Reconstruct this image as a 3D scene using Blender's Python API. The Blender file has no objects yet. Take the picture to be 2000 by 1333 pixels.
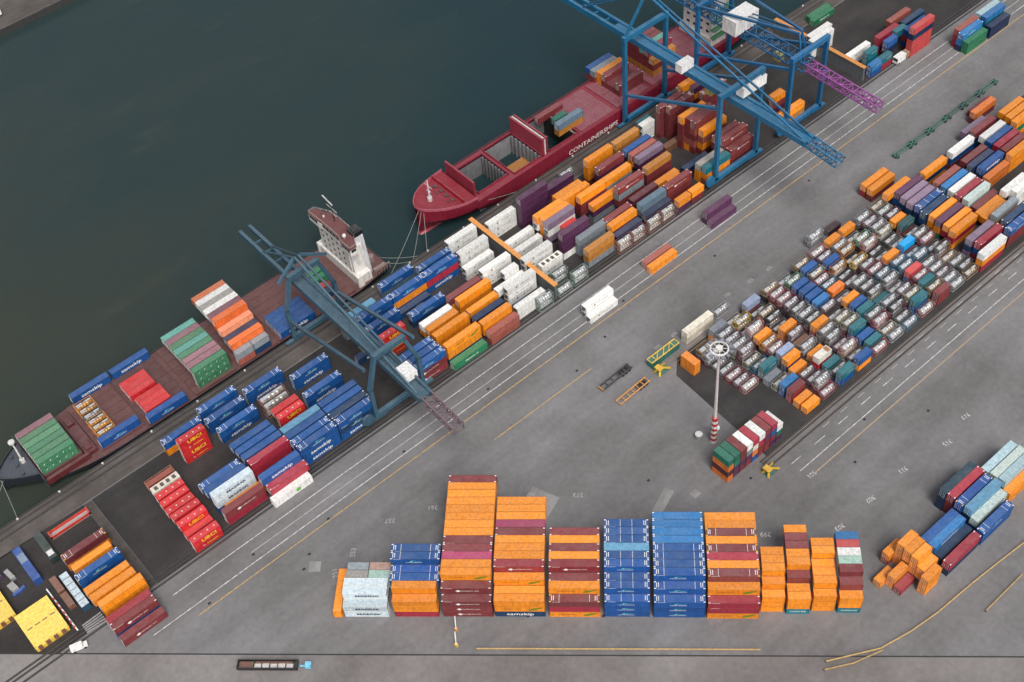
import bpy, math, random
from mathutils import Vector, Matrix
random.seed(11)
SC=bpy.context.scene
COLL=SC.collection
R_=math.radians
# ------------------------------------------------------------------ helpers
def tag(o,label=None,cat=None,group=None,kind=None):
    if label: o['label']=label
    if cat: o['category']=cat
    if group: o['group']=group
    if kind: o['kind']=kind
    return o
def empty(name,loc=(0,0,0),rz=0.0,label=None,cat=None,group=None):
    o=bpy.data.objects.new(name,None); COLL.objects.link(o); o.location=loc; o.rotation_euler=(0,0,rz)
    o.empty_display_size=.5
    return tag(o,label,cat,group)
class MB:
    """collects boxes, bars, tubes; mesh() / build() makes ONE mesh"""
    def __init__(s): s.v=[]; s.f=[]; s.m=[]
    def face(s,pts,m=0):
        n=len(s.v); s.v+= [tuple(p) for p in pts]; s.f.append(tuple(range(n,n+len(pts)))); s.m.append(m)
    def box(s,a,b,m=0):
        x0,y0,z0=a; x1,y1,z1=b; n=len(s.v)
        s.v+=[(x0,y0,z0),(x1,y0,z0),(x1,y1,z0),(x0,y1,z0),(x0,y0,z1),(x1,y0,z1),(x1,y1,z1),(x0,y1,z1)]
        for q in ((0,3,2,1),(4,5,6,7),(0,1,5,4),(1,2,6,5),(2,3,7,6),(3,0,4,7)): s.f.append(tuple(n+i for i in q)); s.m.append(m)
        return s
    def bar(s,p,q,w,h=None,m=0,up=(0,0,1),w2=None,h2=None):
        h=h or w; w2=w2 or w; h2=h2 or h
        p=Vector(p); q=Vector(q); d=(q-p).normalized(); u=Vector(up)
        if abs(d.dot(u))>.98: u=Vector((1,0,0))
        r=d.cross(u).normalized(); u=r.cross(d); n=len(s.v)
        for c,ww,hh in ((p,w,h),(q,w2,h2)):
            for a,b in ((-1,-1),(1,-1),(1,1),(-1,1)): s.v.append(tuple(c+r*(a*ww/2)+u*(b*hh/2)))
        for k in ((0,1,2,3),(7,6,5,4),(0,4,5,1),(1,5,6,2),(2,6,7,3),(3,7,4,0)): s.f.append(tuple(n+i for i in k)); s.m.append(m)
        return s
    def tube(s,p,q,r,n=8,m=0,r2=None,caps=True):
        p=Vector(p); q=Vector(q); r2=r if r2 is None else r2; d=(q-p).normalized(); u=Vector((0,0,1))
        if abs(d.dot(u))>.98: u=Vector((1,0,0))
        a=d.cross(u).normalized(); b=d.cross(a); k=len(s.v)
        for c,rr in ((p,r),(q,r2)):
            for i in range(n):
                t=2*math.pi*i/n; s.v.append(tuple(c+a*(rr*math.cos(t))+b*(rr*math.sin(t))))
        for i in range(n): j=(i+1)%n; s.f.append((k+i,k+n+i,k+n+j,k+j)); s.m.append(m)
        if caps: s.f.append(tuple(k+i for i in range(n))); s.f.append(tuple(k+2*n-1-i for i in range(n))); s.m+=[m,m]
        return s
    def lathe(s,prof,n=16,m=0,axis='z',c=(0,0,0)):
        k=len(s.v)
        for (r,z) in prof:
            for i in range(n):
                t=2*math.pi*i/n; a,b=r*math.cos(t),r*math.sin(t)
                p=(a,b,z) if axis=='z' else (z,a,b)
                s.v.append((p[0]+c[0],p[1]+c[1],p[2]+c[2]))
        for j in range(len(prof)-1):
            for i in range(n):
                i2=(i+1)%n; q=(k+j*n+i,k+j*n+i2,k+(j+1)*n+i2,k+(j+1)*n+i)
                s.f.append(q if axis=='z' else q[::1]); s.m.append(m)
        return s
    def prism(s,poly,z0,z1,m=0):
        n=len(poly); k=len(s.v)
        s.v+=[(x,y,z0) for x,y in poly]+[(x,y,z1) for x,y in poly]
        s.f.append(tuple(k+n-1-i for i in range(n))); s.f.append(tuple(k+n+i for i in range(n))); s.m+=[m,m]
        for i in range(n): j=(i+1)%n; s.f.append((k+i,k+j,k+n+j,k+n+i)); s.m.append(m)
        return s
    def lattice(s,p,q,w,h,n,c=.35,d=.18,m=0):
        """four chords from p to q (box w wide, h high) with zigzag bracing"""
        p=Vector(p); q=Vector(q); D=(q-p).normalized(); r=D.cross(Vector((0,0,1))).normalized(); u=r.cross(D)
        co=lambda t,a,b: p+(q-p)*t+r*(a*w/2)+u*(b*h/2)
        for a in (-1,1):
            for b in (-1,1): s.bar(co(0,a,b),co(1,a,b),c,c,m)
        for i in range(n):
            t0,t1=i/n,(i+1)/n; k=1 if i%2 else -1
            for a in (-1,1): s.bar(co(t0,a,-k),co(t1,a,k),d,d,m); s.bar(co(t1,a,-1),co(t1,a,1),d,d,m)
            for b in (-1,1): s.bar(co(t0,-k,b),co(t1,k,b),d,d,m); s.bar(co(t1,-1,b),co(t1,1,b),d,d,m)
        return s
    def mesh(s,name,mats,smooth=False):
        me=bpy.data.meshes.new(name); me.from_pydata(s.v,[],s.f)
        for mt in (mats if isinstance(mats,(list,tuple)) else [mats]): me.materials.append(mt)
        for p,i in zip(me.polygons,s.m): p.material_index=i; p.use_smooth=smooth
        me.update(); return me
    def build(s,name,mats,parent=None,smooth=False,color=None):
        return put(name,s.mesh(name,mats,smooth),parent,color)
def put(name,me,parent=None,color=None):
    o=bpy.data.objects.new(name,me); COLL.objects.link(o)
    if parent is not None: o.parent=parent
    if color is not None: o.color=(*color,1)
    return o
# ------------------------------------------------------------------ materials
def nodes(name):
    m=bpy.data.materials.new(name); m.use_nodes=True; nt=m.node_tree; b=nt.nodes['Principled BSDF']; return m,nt,b
def N(nt,t,**kw):
    n=nt.nodes.new(t)
    for k,v in kw.items():
        if k in n.inputs: n.inputs[k].default_value=v
        else: setattr(n,k,v)
    return n
def ramp(nt,fac,stops):
    r=nt.nodes.new('ShaderNodeValToRGB'); e=r.color_ramp.elements
    e[0].position,e[0].color=stops[0][0],(*stops[0][1],1); e[1].position,e[1].color=stops[-1][0],(*stops[-1][1],1)
    for p,c in stops[1:-1]:
        q=e.new(p); q.color=(*c,1)
    nt.links.new(fac,r.inputs[0]); return r.outputs[0]
def mix(nt,fac,a,b,mode='MIX'):
    n=nt.nodes.new('ShaderNodeMix'); n.data_type='RGBA'; n.blend_type=mode
    for s,v in ((0,fac),(6,a),(7,b)):
        if hasattr(v,'default_value') or hasattr(v,'is_linked'): nt.links.new(v,n.inputs[s])
        else: n.inputs[s].default_value=v if not isinstance(v,tuple) else (*v[:3],1)
    return n.outputs[2]
def math_(nt,op,a,b=None,clamp=False):
    n=nt.nodes.new('ShaderNodeMath'); n.operation=op; n.use_clamp=clamp
    for i,v in enumerate((a,b)):
        if v is None: continue
        if isinstance(v,(int,float)): n.inputs[i].default_value=v
        else: nt.links.new(v,n.inputs[i])
    return n.outputs[0]
def noise(nt,vec,scale,detail=4,rough=.55,dim='3D'):
    n=nt.nodes.new('ShaderNodeTexNoise'); n.inputs['Scale'].default_value=scale; n.inputs['Detail'].default_value=detail; n.inputs['Roughness'].default_value=rough
    if vec is not None: nt.links.new(vec,n.inputs['Vector'])
    return n.outputs['Fac']
def scaled(nt,vec,sc):
    n=nt.nodes.new('ShaderNodeMapping'); n.inputs['Scale'].default_value=sc; nt.links.new(vec,n.inputs['Vector']); return n.outputs[0]
def paint(name,source='object',color=(.5,.5,.5),rough=.48,dust=.09,rust=.4,metal=0.0,dustcol=(.52,.50,.47)):
    """weathered paint: colour from the object, streaks, rust spots, chalky dust lying on what faces up"""
    m,nt,b=nodes(name); L=nt.links
    tc=nt.nodes.new('ShaderNodeTexCoord'); oi=nt.nodes.new('ShaderNodeObjectInfo')
    off=nt.nodes.new('ShaderNodeVectorMath'); off.operation='MULTIPLY_ADD'
    cmb=nt.nodes.new('ShaderNodeCombineXYZ')
    for i in range(3): L.new(oi.outputs['Random'],cmb.inputs[i])
    L.new(cmb.outputs[0],off.inputs[0]); off.inputs[1].default_value=(97,53,31); L.new(tc.outputs['Object'],off.inputs[2])
    vec=off.outputs[0]
    if source=='object': base=oi.outputs['Color']
    elif source=='attr':
        a=nt.nodes.new('ShaderNodeVertexColor'); a.layer_name='Col'; base=a.outputs['Color']
    else:
        r=nt.nodes.new('ShaderNodeRGB'); r.outputs[0].default_value=(*color,1); base=r.outputs[0]
    # per-thing fading
    fade=math_(nt,'MULTIPLY_ADD',oi.outputs['Random'],.35); 
    n=fade.node; n.inputs[2].default_value=.80
    v=nt.nodes.new('ShaderNodeVectorMath'); v.operation='SCALE'; L.new(base,v.inputs[0]); L.new(fade,v.inputs['Scale'])
    col=v.outputs[0]
    st=noise(nt,scaled(nt,vec,(.9,.9,.18)),1.6,5,.6)      # streaks down the sides
    sf=ramp(nt,st,[(.35,(.72,.72,.72)),(.62,(1.06,1.06,1.06))])
    col=mix(nt,1.0,col,sf,'MULTIPLY')
    geo=nt.nodes.new('ShaderNodeNewGeometry'); sep=nt.nodes.new('ShaderNodeSeparateXYZ'); L.new(geo.outputs['Normal'],sep.inputs[0])
    up=math_(nt,'SUBTRACT',sep.outputs[2],.6,True); up=math_(nt,'MULTIPLY',up,2.5,True)
    dn=noise(nt,vec,.35,4,.6); dn=math_(nt,'MULTIPLY_ADD',dn,dust*2.2); dn.node.inputs[2].default_value=-dust*.25; dn.node.use_clamp=True
    col=mix(nt,math_(nt,'MULTIPLY',up,dn),col,dustcol)
    rn=noise(nt,vec,2.3,6,.7); rt=math_(nt,'SUBTRACT',rn,.64,True); rt=math_(nt,'MULTIPLY',rt,9*rust,True)
    col=mix(nt,rt,col,(.13,.055,.03))
    L.new(col,b.inputs['Base Color']); b.inputs['Roughness'].default_value=rough; b.inputs['Metallic'].default_value=metal
    rr=ramp(nt,dn,[(0,(rough-.1,)*3),(.5,(min(1,rough+.25),)*3)]); L.new(rr,b.inputs['Roughness'])
    return m
PAINT=paint('container_paint'); PAINT_LOW=paint('container_paint_lower','attr')
_mc={}
def steel(color,rough=.5,dust=.10,rust=.25,metal=0.0):
    k=(color,rough,dust,rust,metal)
    if k not in _mc: _mc[k]=paint('painted_steel_%d'%len(_mc),'fixed',color,rough,dust,rust,metal)
    return _mc[k]
def plain(name,color,rough=.6,metal=0.0):
    m,nt,b=nodes(name); b.inputs['Base Color'].default_value=(*color,1); b.inputs['Roughness'].default_value=rough; b.inputs['Metallic'].default_value=metal
    g=nt.nodes.new('ShaderNodeTexCoord'); nz=noise(nt,g.outputs['Object'],1.5,4)
    c=ramp(nt,nz,[(.3,tuple(v*.8 for v in color)),(.7,tuple(min(1,v*1.12) for v in color))]); nt.links.new(c,b.inputs['Base Color'])
    return m
WHITE=plain('white_lettering',(.80,.80,.78)); YEL=plain('yellow_lettering',(.80,.52,.02)); TEAL=plain('teal_emblem',(.10,.50,.55)); BLK=plain('black_lettering',(.02,.025,.03)); GRN=plain('green_emblem',(.10,.22,.02))
CAST_Y=plain('yellow_casting',(.85,.55,.06)); CAST_W=plain('white_casting',(.78,.77,.75)); RUBBER=plain('rubber',(.025,.025,.025),.8); GLASS=plain('cab_glass',(.02,.03,.035),.1)
def barrel_mat():
    m=paint('tank_cladding','object',rough=.34,dust=.08,rust=.25,metal=.55); return m
BARREL=barrel_mat()
def ground_mat(name,c0,c1,c2,big=.03,fine=.6,wet=.0,streak=None):
    m,nt,b=nodes(name); L=nt.links; tc=nt.nodes.new('ShaderNodeTexCoord'); v=tc.outputs['Object']
    n1=noise(nt,v,big,6,.62); n2=noise(nt,v,fine,5,.6); n3=noise(nt,scaled(nt,v,streak or (.01,.12,1)),1.0,5,.6)
    col=ramp(nt,n1,[(.30,c0),(.50,c1),(.70,c2)])
    col=mix(nt,.55,col,ramp(nt,n3,[(.3,(.72,.72,.72)),(.7,(1.22,1.22,1.22))]),'MULTIPLY')
    col=mix(nt,.5,col,ramp(nt,n2,[(.3,(.75,.75,.75)),(.72,(1.2,1.2,1.2))]),'MULTIPLY')
    st=noise(nt,v,.16,7,.72); s2=math_(nt,'SUBTRACT',st,.60,True); s2=math_(nt,'MULTIPLY',s2,5.0,True)
    col=mix(nt,math_(nt,'MULTIPLY',s2,.55),col,tuple(x*.35 for x in c0))
    lt=noise(nt,v,.07,6,.7); l2=math_(nt,'SUBTRACT',lt,.62,True); l2=math_(nt,'MULTIPLY',l2,4.0,True)
    col=mix(nt,math_(nt,'MULTIPLY',l2,.5),col,tuple(min(1,x*1.55) for x in c2))
    L.new(col,b.inputs['Base Color']); b.inputs['Roughness'].default_value=.85
    rr=ramp(nt,st,[(.4,(.9,)*3),(.75,(.55,)*3)]); L.new(rr,b.inputs['Roughness'])
    bp=nt.nodes.new('ShaderNodeBump'); bp.inputs['Strength'].default_value=.25; bp.inputs['Distance'].default_value=.02; L.new(n2,bp.inputs['Height']); L.new(bp.outputs[0],b.inputs['Normal'])
    return m
# ------------------------------------------------------------------ lettering
def text_mesh(name,s,size,mat,align='CENTER',squeeze=1.0,bold=0.0):
    cu=bpy.data.curves.new(name,'FONT'); cu.body=s; cu.size=size; cu.align_x=align; cu.align_y='CENTER'; cu.offset=bold; cu.resolution_u=2
    o=bpy.data.objects.new(name,cu); COLL.objects.link(o)
    dg=bpy.context.evaluated_depsgraph_get(); dg.update()
    me=bpy.data.meshes.new_from_object(o.evaluated_get(dg)); me.name=name
    bpy.data.objects.remove(o); bpy.data.curves.remove(cu)
    for v in me.vertices: v.co.x*=squeeze
    me.materials.clear(); me.materials.append(mat); return me
def side(me,x,z,y=-.02):
    """put a flat lettering mesh onto a container's long side (facing -y)"""
    me=me.copy()
    for v in me.vertices: v.co=Vector((x+v.co.x,y,z+v.co.y))
    return me
def join_me(name,parts,mats):
    b=MB()
    for me,mi in parts:
        n=len(b.v); b.v+=[tuple(v.co) for v in me.vertices]
        for p in me.polygons: b.f.append(tuple(n+i for i in p.vertices)); b.m.append(mi)
    return b.mesh(name,mats)
# ------------------------------------------------------------------ containers
W=2.438; LEN={'45':13.716,'40':12.192,'30':9.125,'20':6.058}
_cm={}
def corr(b,L,h,m=0):
    """corrugated long sides and front wall between the frame posts"""
    z0,z1=.16,h-.10; p=.29; n=int((L-.36)/p); p=(L-.36)/n; d=.04
    for y,s in ((.03,-1),(W-.03,1)):
        k=len(b.v); xs=[]
        for i in range(n):
            x=.18+i*p
            xs+= [(x,0),(x+.28*p,0),(x+.5*p,d),(x+.78*p,d)]
        xs.append((L-.18,0))
        for x,o in xs: yy=y+(o if s<0 else -o); b.v+=[(x,yy,z0),(x,yy,z1)]
        for i in range(len(xs)-1):
            q=(k+2*i,k+2*i+2,k+2*i+3,k+2*i+1); b.f.append(q if s<0 else q[::-1]); b.m.append(m)
def body_mesh(L,h,smooth=False):
    k=('b',round(L,2),round(h,2),smooth)
    if k in _cm: return _cm[k]
    b=MB()
    if smooth: b.box((.05,.03,.15),(L-.05,W-.03,h-.06))
    else:
        corr(b,L,h)
        b.box((.06,.09,.14),(L-.06,W-.09,h-.045))
        n=int(L/1.2)                                    # pressed roof panels, each with a raised rib
        for i in range(1,n): x=i*L/n; b.box((x-.12,.16,h-.045),(x+.12,W-.16,h-.028))
    _cm[k]=b.mesh('container_body',PAINT); return _cm[k]
def frame_mesh(L,h):
    k=('f',round(L,2),round(h,2))
    if k in _cm: return _cm[k]
    b=MB(); t=.13
    for x in (0,L-t):
        for y in (0,W-t): b.box((x,y,.12),(x+t,y+t,h-.12))
    for y in (0,W-.11):
        b.box((.2,y,h-.11),(L-.2,y+.11,h-.012)); b.box((.2,y,0.02),(L-.2,y+.11,.16))
    for x in (0,L-.12):
        b.box((x,.2,h-.11),(x+.12,W-.2,h-.012)); b.box((x,.2,.02),(x+.12,W-.2,.16))
    for x in (0,L-.2):
        for y in (-.004,W-.176):
            for z in (0,h-.12): b.box((x-.004,y,z),(x+.204,y+.18,z+.12))
    _cm[k]=b.mesh('container_frame',PAINT); return _cm[k]
def door_mesh(h,left):
    k=('d',round(h,2),left)
    if k in _cm: return _cm[k]
    b=MB(); y0,y1=(.14,W/2-.01) if left else (W/2+.01,W-.14)
    b.box((-.005,y0,.18),(.055,y1,h-.13))
    for z in (.5,h/2,h-.5): b.box((-.02,y0+.03,z-.16),(-.005,y1-.03,z+.16))
    for f in (.3,.75): y=y0+(y1-y0)*f; b.tube((-.05,y,.14),(-.05,y,h-.1),.03,5,1)
    _cm[k]=b.mesh('container_door',[PAINT,CAST_W]); return _cm[k]
def roofmark_mesh(L,h,style):
    k=('r',round(L,2),round(h,2),style)
    if k in _cm: return _cm[k]
    b=MB(); z0,z1=h-.02,h+.006
    c1=0 if style!='y' else 1
    ins=(L-12.19)/2+.1 if L>13 else 2.6
    if style in('w','y'):
        for x in (ins+1.9,L-ins-1.9): b.box((x-.05,.12,z0),(x+.05,W-.12,z1),0)        # painted cross lines
        for x in (.75,1.25,L-.75,L-1.25):
            b.box((x-.09,.5,z0),(x+.09,W-.5,z1),0)
    for x in (ins*.0+.35,L-.35):
        for y in (.02,W-.42): b.box((x-.26,y,z0),(x+.26,y+.26,z1+.006),c1)
    b.box((.9,-.006,h-.13),(3.1,.02,h-.03),0)                                          # white bar on the top rail
    _cm[k]=b.mesh('roof_marking',[CAST_W,CAST_Y]); return _cm[k]
def tankframe_mesh(L,h):
    k=('tf',L,h)
    if k in _cm: return _cm[k]
    b=MB(); t=.15
    for x in (0,L-t):
        for y in (0,W-t): b.box((x,y,0),(x+t,y+t,h))
        for z in (0,h-t): b.box((x,t,z),(x+t,W-t,z+t))
        b.bar((x+t/2,t,t),(x+t/2,W*.42,h*.42),.1); b.bar((x+t/2,W-t,t),(x+t/2,W*.58,h*.42),.1)
        b.bar((x+t/2,t,h-t),(x+t/2,W*.3,h*.75),.1); b.bar((x+t/2,W-t,h-t),(x+t/2,W*.7,h*.75),.1)
    for y in (0,W-t): b.box((t,y,0),(L-t,y+t,t)); b.box((t,y+.02,h-.13),(L-t,y+.10,h-.03))
    _cm[k]=b.mesh('tank_frame',PAINT); return _cm[k]
def barrel_mesh(L,h):
    k=('tb',L,h)
    if k in _cm: return _cm[k]
    b=MB(); r=1.13; a=.18; e=L-.18
    prof=[(0.01,a-.02),(.55,a+.03),(.9,a+.16),(r-.03,a+.42),(r,a+.5)]
    n=5
    for i in range(1,n): x=a+.5+(e-a-1.0)*i/n; prof+=[(r,x-.06),(r+.03,x-.05),(r+.03,x+.05),(r,x+.06)]
    prof+=[(r,e-.5),(r-.03,e-.42),(.9,e-.16),(.55,e-.03),(.01,e+.02)]
    b.lathe(prof,18,0,'x',(0,W/2,h/2+.02))
    me=b.mesh('tank_barrel',BARREL,True); me.flip_normals() if False else None
    _cm[k]=me; return me
def walkway_mesh(L,h):
    k=('tw',L,h)
    if k in _cm: return _cm[k]
    b=MB(); z=h-.06
    b.box((.5,W/2-.32,z-.05),(L*.42,W/2+.28,z)); b.box((L*.6,W/2-.32,z-.05),(L-.5,W/2+.28,z))
    b.box((.6,W*.12,z-.1),(L*.30,W*.32,z-.04)); 
    _cm[k]=b.mesh('tank_walkway',plain('galvanised_grating',(.62,.64,.66),.4,.3)); return _cm[k]
def manhole_mesh(L,h):
    k=('tm',L,h)
    if k in _cm: return _cm[k]
    b=MB(); c=(L*.51,W/2,0)
    b.lathe([(.34,h-.25),(.34,h-.02),(.28,h+.03),(.01,h+.05)],14,0,'z',c)
    _cm[k]=b.mesh('tank_manhole',plain('manhole_steel',(.30,.31,.32),.4,.4)); return _cm[k]
def reeferunit_mesh(h):
    k=('ru',h)
    if k in _cm: return _cm[k]
    b=MB(); b.box((-.06,.18,.2),(.03,W-.18,h-.18),0); b.box((-.09,.3,h*.52),(-.06,W-.3,h-.3),1); b.lathe([(.42,-.10),(.36,-.12),(.01,-.11)],12,1,'x',(0,W/2,h*.34)); b.box((-.1,W*.62,.35),(-.06,W-.3,h*.45),1)
    _cm[k]=b.mesh('reefer_unit',[plain('reefer_panel',(.62,.63,.62)),plain('reefer_grille',(.06,.065,.07))]); return _cm[k]
LET={}
def lettering(code,L,h,low):
    """the writing each livery carries on its long side; None where the photo shows none"""
    k=(code,L>13,L>9.5,round(h,1),low)
    if k in LET: return LET[k]
    T=lambda s,sz,mat,x,z,**kw: side(text_mesh('t',s,sz,mat,**kw),x,z)
    me=None; zc=h*.5
    if code in('B','Bv','Bd','Bc','By') and L>11:
        if low and code!='Bv': me=join_me('side_lettering',[(T('samskip',1.9,WHITE,L*.5,zc,squeeze=1.25,bold=.03),0)],[WHITE])
        else:
            q=MB(); q.face([(-.9,-.12,0),(-.1,-.12,0),(.2,.55,0),(-.5,.45,0)]); q.face([(-.1,.3,0),(2.4,.02,0),(2.4,.12,0),(.0,.46,0)])
            em=q.mesh('e',TEAL)
            me=join_me('side_lettering',[(T('VANDIEREN',.62,WHITE,L*.47,zc-.35,squeeze=1.35),0),(side(em,L*.45,zc+.15),1)],[WHITE,TEAL])
    elif code=='Wm': me=join_me('side_lettering',[(T('MAERSK',1.25,BLK,L*.55,zc,squeeze=1.5,bold=.03),0),(side(MBstar(),L*.16,zc),1)],[BLK,WHITE])
    elif code=='R' and L>8:
        ring=[(text_mesh('o','O',1.0,WHITE),0)]
        me=join_me('side_lettering',[(T('UBC!',1.9,YEL,L*.56,zc-.15,squeeze=1.2,bold=.05),1)] if low!=1 else [(T('O',.95,WHITE,L*.3,zc),0),(side(BAR(3.6,.34).mesh('l',YEL),L*.62,zc),1)],[WHITE,YEL])
    elif code in('Mt','Mh') or (code=='M' and L>13):
        q=MB(); q.face([(-.8,0,0),(0,-.55,0),(.8,0,0),(0,.55,0)])
        me=join_me('side_lettering',[(side(q.mesh('e',WHITE),L*.34,zc),0),(T('HAMBURG S\u00dcD',.62,WHITE,L*.58,zc,squeeze=1.15),0)],[WHITE])
    elif code=='Og':
        q=MB(); q.face([(-1.9,-.75,0),(-.6,-.75,0),(2.0,.55,0),(1.6,.85,0),(-1.2,.1,0)])
        ln=MB(); ln.face([(-2.2,-.05,0),(2.2,-.05,0),(2.2,.06,0),(-2.2,.06,0)])
        me=join_me('side_lettering',[(side(q.mesh('e',GRN),L*.8,zc),0),(side(ln.mesh('l',BLK),L*.34,zc),1)],[GRN,BLK])
    elif code=='Tz': me=join_me('side_lettering',[(T('CONTAZ',.8,WHITE,L*.5,zc,squeeze=1.3,bold=.02),0)],[WHITE])
    elif code in('Tq','Tqd','Bc') and L<7: me=join_me('side_lettering',[(T('CONTAZ',.7,WHITE,L*.62,zc+.4,squeeze=1.1),0)],[WHITE])
    elif code=='Gn' : me=join_me('side_lettering',[(T('Flexxon. nl',1.0,WHITE,L*.52,zc,squeeze=1.2,bold=.03),0)],[WHITE])
    elif code=='Wr' and L>9: me=join_me('side_lettering',[(T('+',1.5,BLK,L*.3,zc+.1,bold=.05),0),(side(BAR(4.4,.16).mesh('l',BLK),L*.62,zc+.1),0)],[BLK])
    elif code=='W' and L>13:
        q=MB(); q.face([(.8*math.cos(i*.5236),.8*math.sin(i*.5236),0) for i in range(12)])
        me=join_me('side_lettering',[(side(q.mesh('e',plain('leaf_green',(.12,.45,.06))),L*.62,zc),0)],[plain('leaf_green',(.12,.45,.06))])
    elif code=='Gt':
        parts=[]
        for i in range(5):
            q=MB(); q.face([(-.35,-.3,0),(-.1,-.3,0),(.15,.05,0),(.35,.3,0),(.12,.3,0)]); parts.append((side(q.mesh('e',WHITE),1.6+i*2.2,zc+.25*(i%2)),0))
        me=join_me('side_lettering',parts,[WHITE])
    LET[k]=me; return me
def BAR(w,h):
    q=MB(); n=9
    for i in range(n): x=-w/2+w*i/n; q.face([(x,-h/2,0),(x+w/n*.8,-h/2,0),(x+w/n*.8,h/2*(1 if i%3 else .6),0),(x,h/2*(1 if i%3 else .6),0)])
    return q
def MBstar():
    q=MB(); q.face([((.5 if i%2 else .22)*math.cos(i*.449),(.5 if i%2 else .22)*math.sin(i*.449),0) for i in range(14)]); return q.mesh('star',WHITE)
KN=['shipping_container','tank_container','reefer_container','bulk_container','short_container']
KC=['container','tank container','reefer container','bulk container','short container']
KG=['long shipping containers stacked in the port','tank containers stacked in the port','white reefer containers','red bulk containers','twenty-foot containers in the port']
def place_containers():
    for ln in ITEMS.strip().split('\n'):
        k,x,y,z,rot,L,h,c,fl,label=ln.split('|'); k=int(k); fl=int(fl); Lk=L; L=LEN[L]; h=float(h); x,y,z=float(x),float(y),float(z)
        low=0 if ('top tier' in label or 'on top' in label) else (2 if 'second' in label else 1)
        root=empty(KN[k],(x,y,z),R_(float(rot)),label,KC[k],KG[k])
        if c in TK:
            fc,bc=TK[c]
            put('frame',tankframe_mesh(L,h),root,fc); put('barrel',barrel_mesh(L,h),root,bc)
            put('walkway',walkway_mesh(L,h),root); put('manhole',manhole_mesh(L,h),root)
            continue
        col=COL[c]; dk=tuple(v*.8 for v in col)
        if c=='tankRust':                                    # open frame with rusty loads
            put('frame',tankframe_mesh(L,h),root,(.45,.20,.10)); b=MB(); b.box((.3,.25,.1),(L-.3,W-.25,h*.8)); b.build('load',PAINT,root,color=(.30,.07,.05)); continue
        put('body',body_mesh(L,h-.004,c in('Wr','Wb','Wo')),root,col); put('frame',frame_mesh(L,h-.004),root,dk if c[0]!='W' else (.7,.7,.68))
        if fl&1:
            put('door',door_mesh(h,True),root,col); put('door',door_mesh(h,False),root,col)
        if c=='Wr': put('reefer_unit',reeferunit_mesh(h),root)
        if c=='Wb' or c=='Wbulk':
            b=MB()
            for i in range(4): xx=L*(.16+.225*i); b.box((xx-.55,.5,h-.03),(xx+.55,W-.5,h+.03))
            b.build('roof_hatch',plain('hatch_dark',(.10,.09,.08)),root)
        if c=='Wo':
            b=MB(); b.box((L*.7,.25,h-.03),(L-.4,W-.25,h+.02)); b.build('roof_opening',plain('rust_panel',(.35,.16,.08)),root)
        if L>11 and c in('B','Bv','Bd','Bc','M','My','Mh','Mt','By','Tqy','N','Rd','Bl') and low==0:
            put('roof_marking',roofmark_mesh(L,h,'y' if c in('My','By','Tqy') else ('w' if c in('B','Bv') else 'm')),root)
        if k==3 and c=='R' and low==0:
            b=MB()
            for i in range(4): b.lathe([(.26,h-.03),(.26,h+.04),(.01,h+.06)],10,0,'z',(L*(.14+.24*i),W/2,0))
            b.build('roof_hatch',plain('hatch_pale',(.62,.50,.46)),root)
        if fl&2 or float(rot)!=0:
            me=lettering(c,L,h,low)
            if me: put('lettering',me,root)
def place_lower():
    b=MB(); cols=[]
    for ln in LOWER.strip().split('\n'):
        x,y,z,rot,L,h,c=ln.split('|'); L=LEN[L]; h=float(h)-.02; a=R_(float(rot)); ca,sa=math.cos(a),math.sin(a); n0=len(b.v); f0=len(b.f)
        corr(b,L,h); b.box((.06,.09,.02),(L-.06,W-.09,h-.02))
        for xx in (0,L-.13):
            for yy in (0,W-.13): b.box((xx,yy,.0),(xx+.13,yy+.13,h))
        for yy in (0,W-.11): b.box((.13,yy,h-.1),(L-.13,yy+.11,h-.01)); b.box((.13,yy,.01),(L-.13,yy+.11,.15))
        b.v[n0:]=[(float(x)+p[0]*ca-p[1]*sa,float(y)+p[0]*sa+p[1]*ca,float(z)+p[2]) for p in b.v[n0:]]
        col=COL[c] if c in COL else TK[c][0]; cols+=[col]*(len(b.f)-f0)
    me=b.mesh('lower_containers',PAINT_LOW); ca=me.color_attributes.new('Col','FLOAT_COLOR','CORNER'); i=0
    for p,c in zip(me.polygons,cols):
        for _ in p.loop_indices: ca.data[i].color=(*c,1); i+=1
    o=put('lower_containers',me); tag(o,'shaded lower containers showing between and beneath the stacked container tops',None,None,'stuff')
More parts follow.
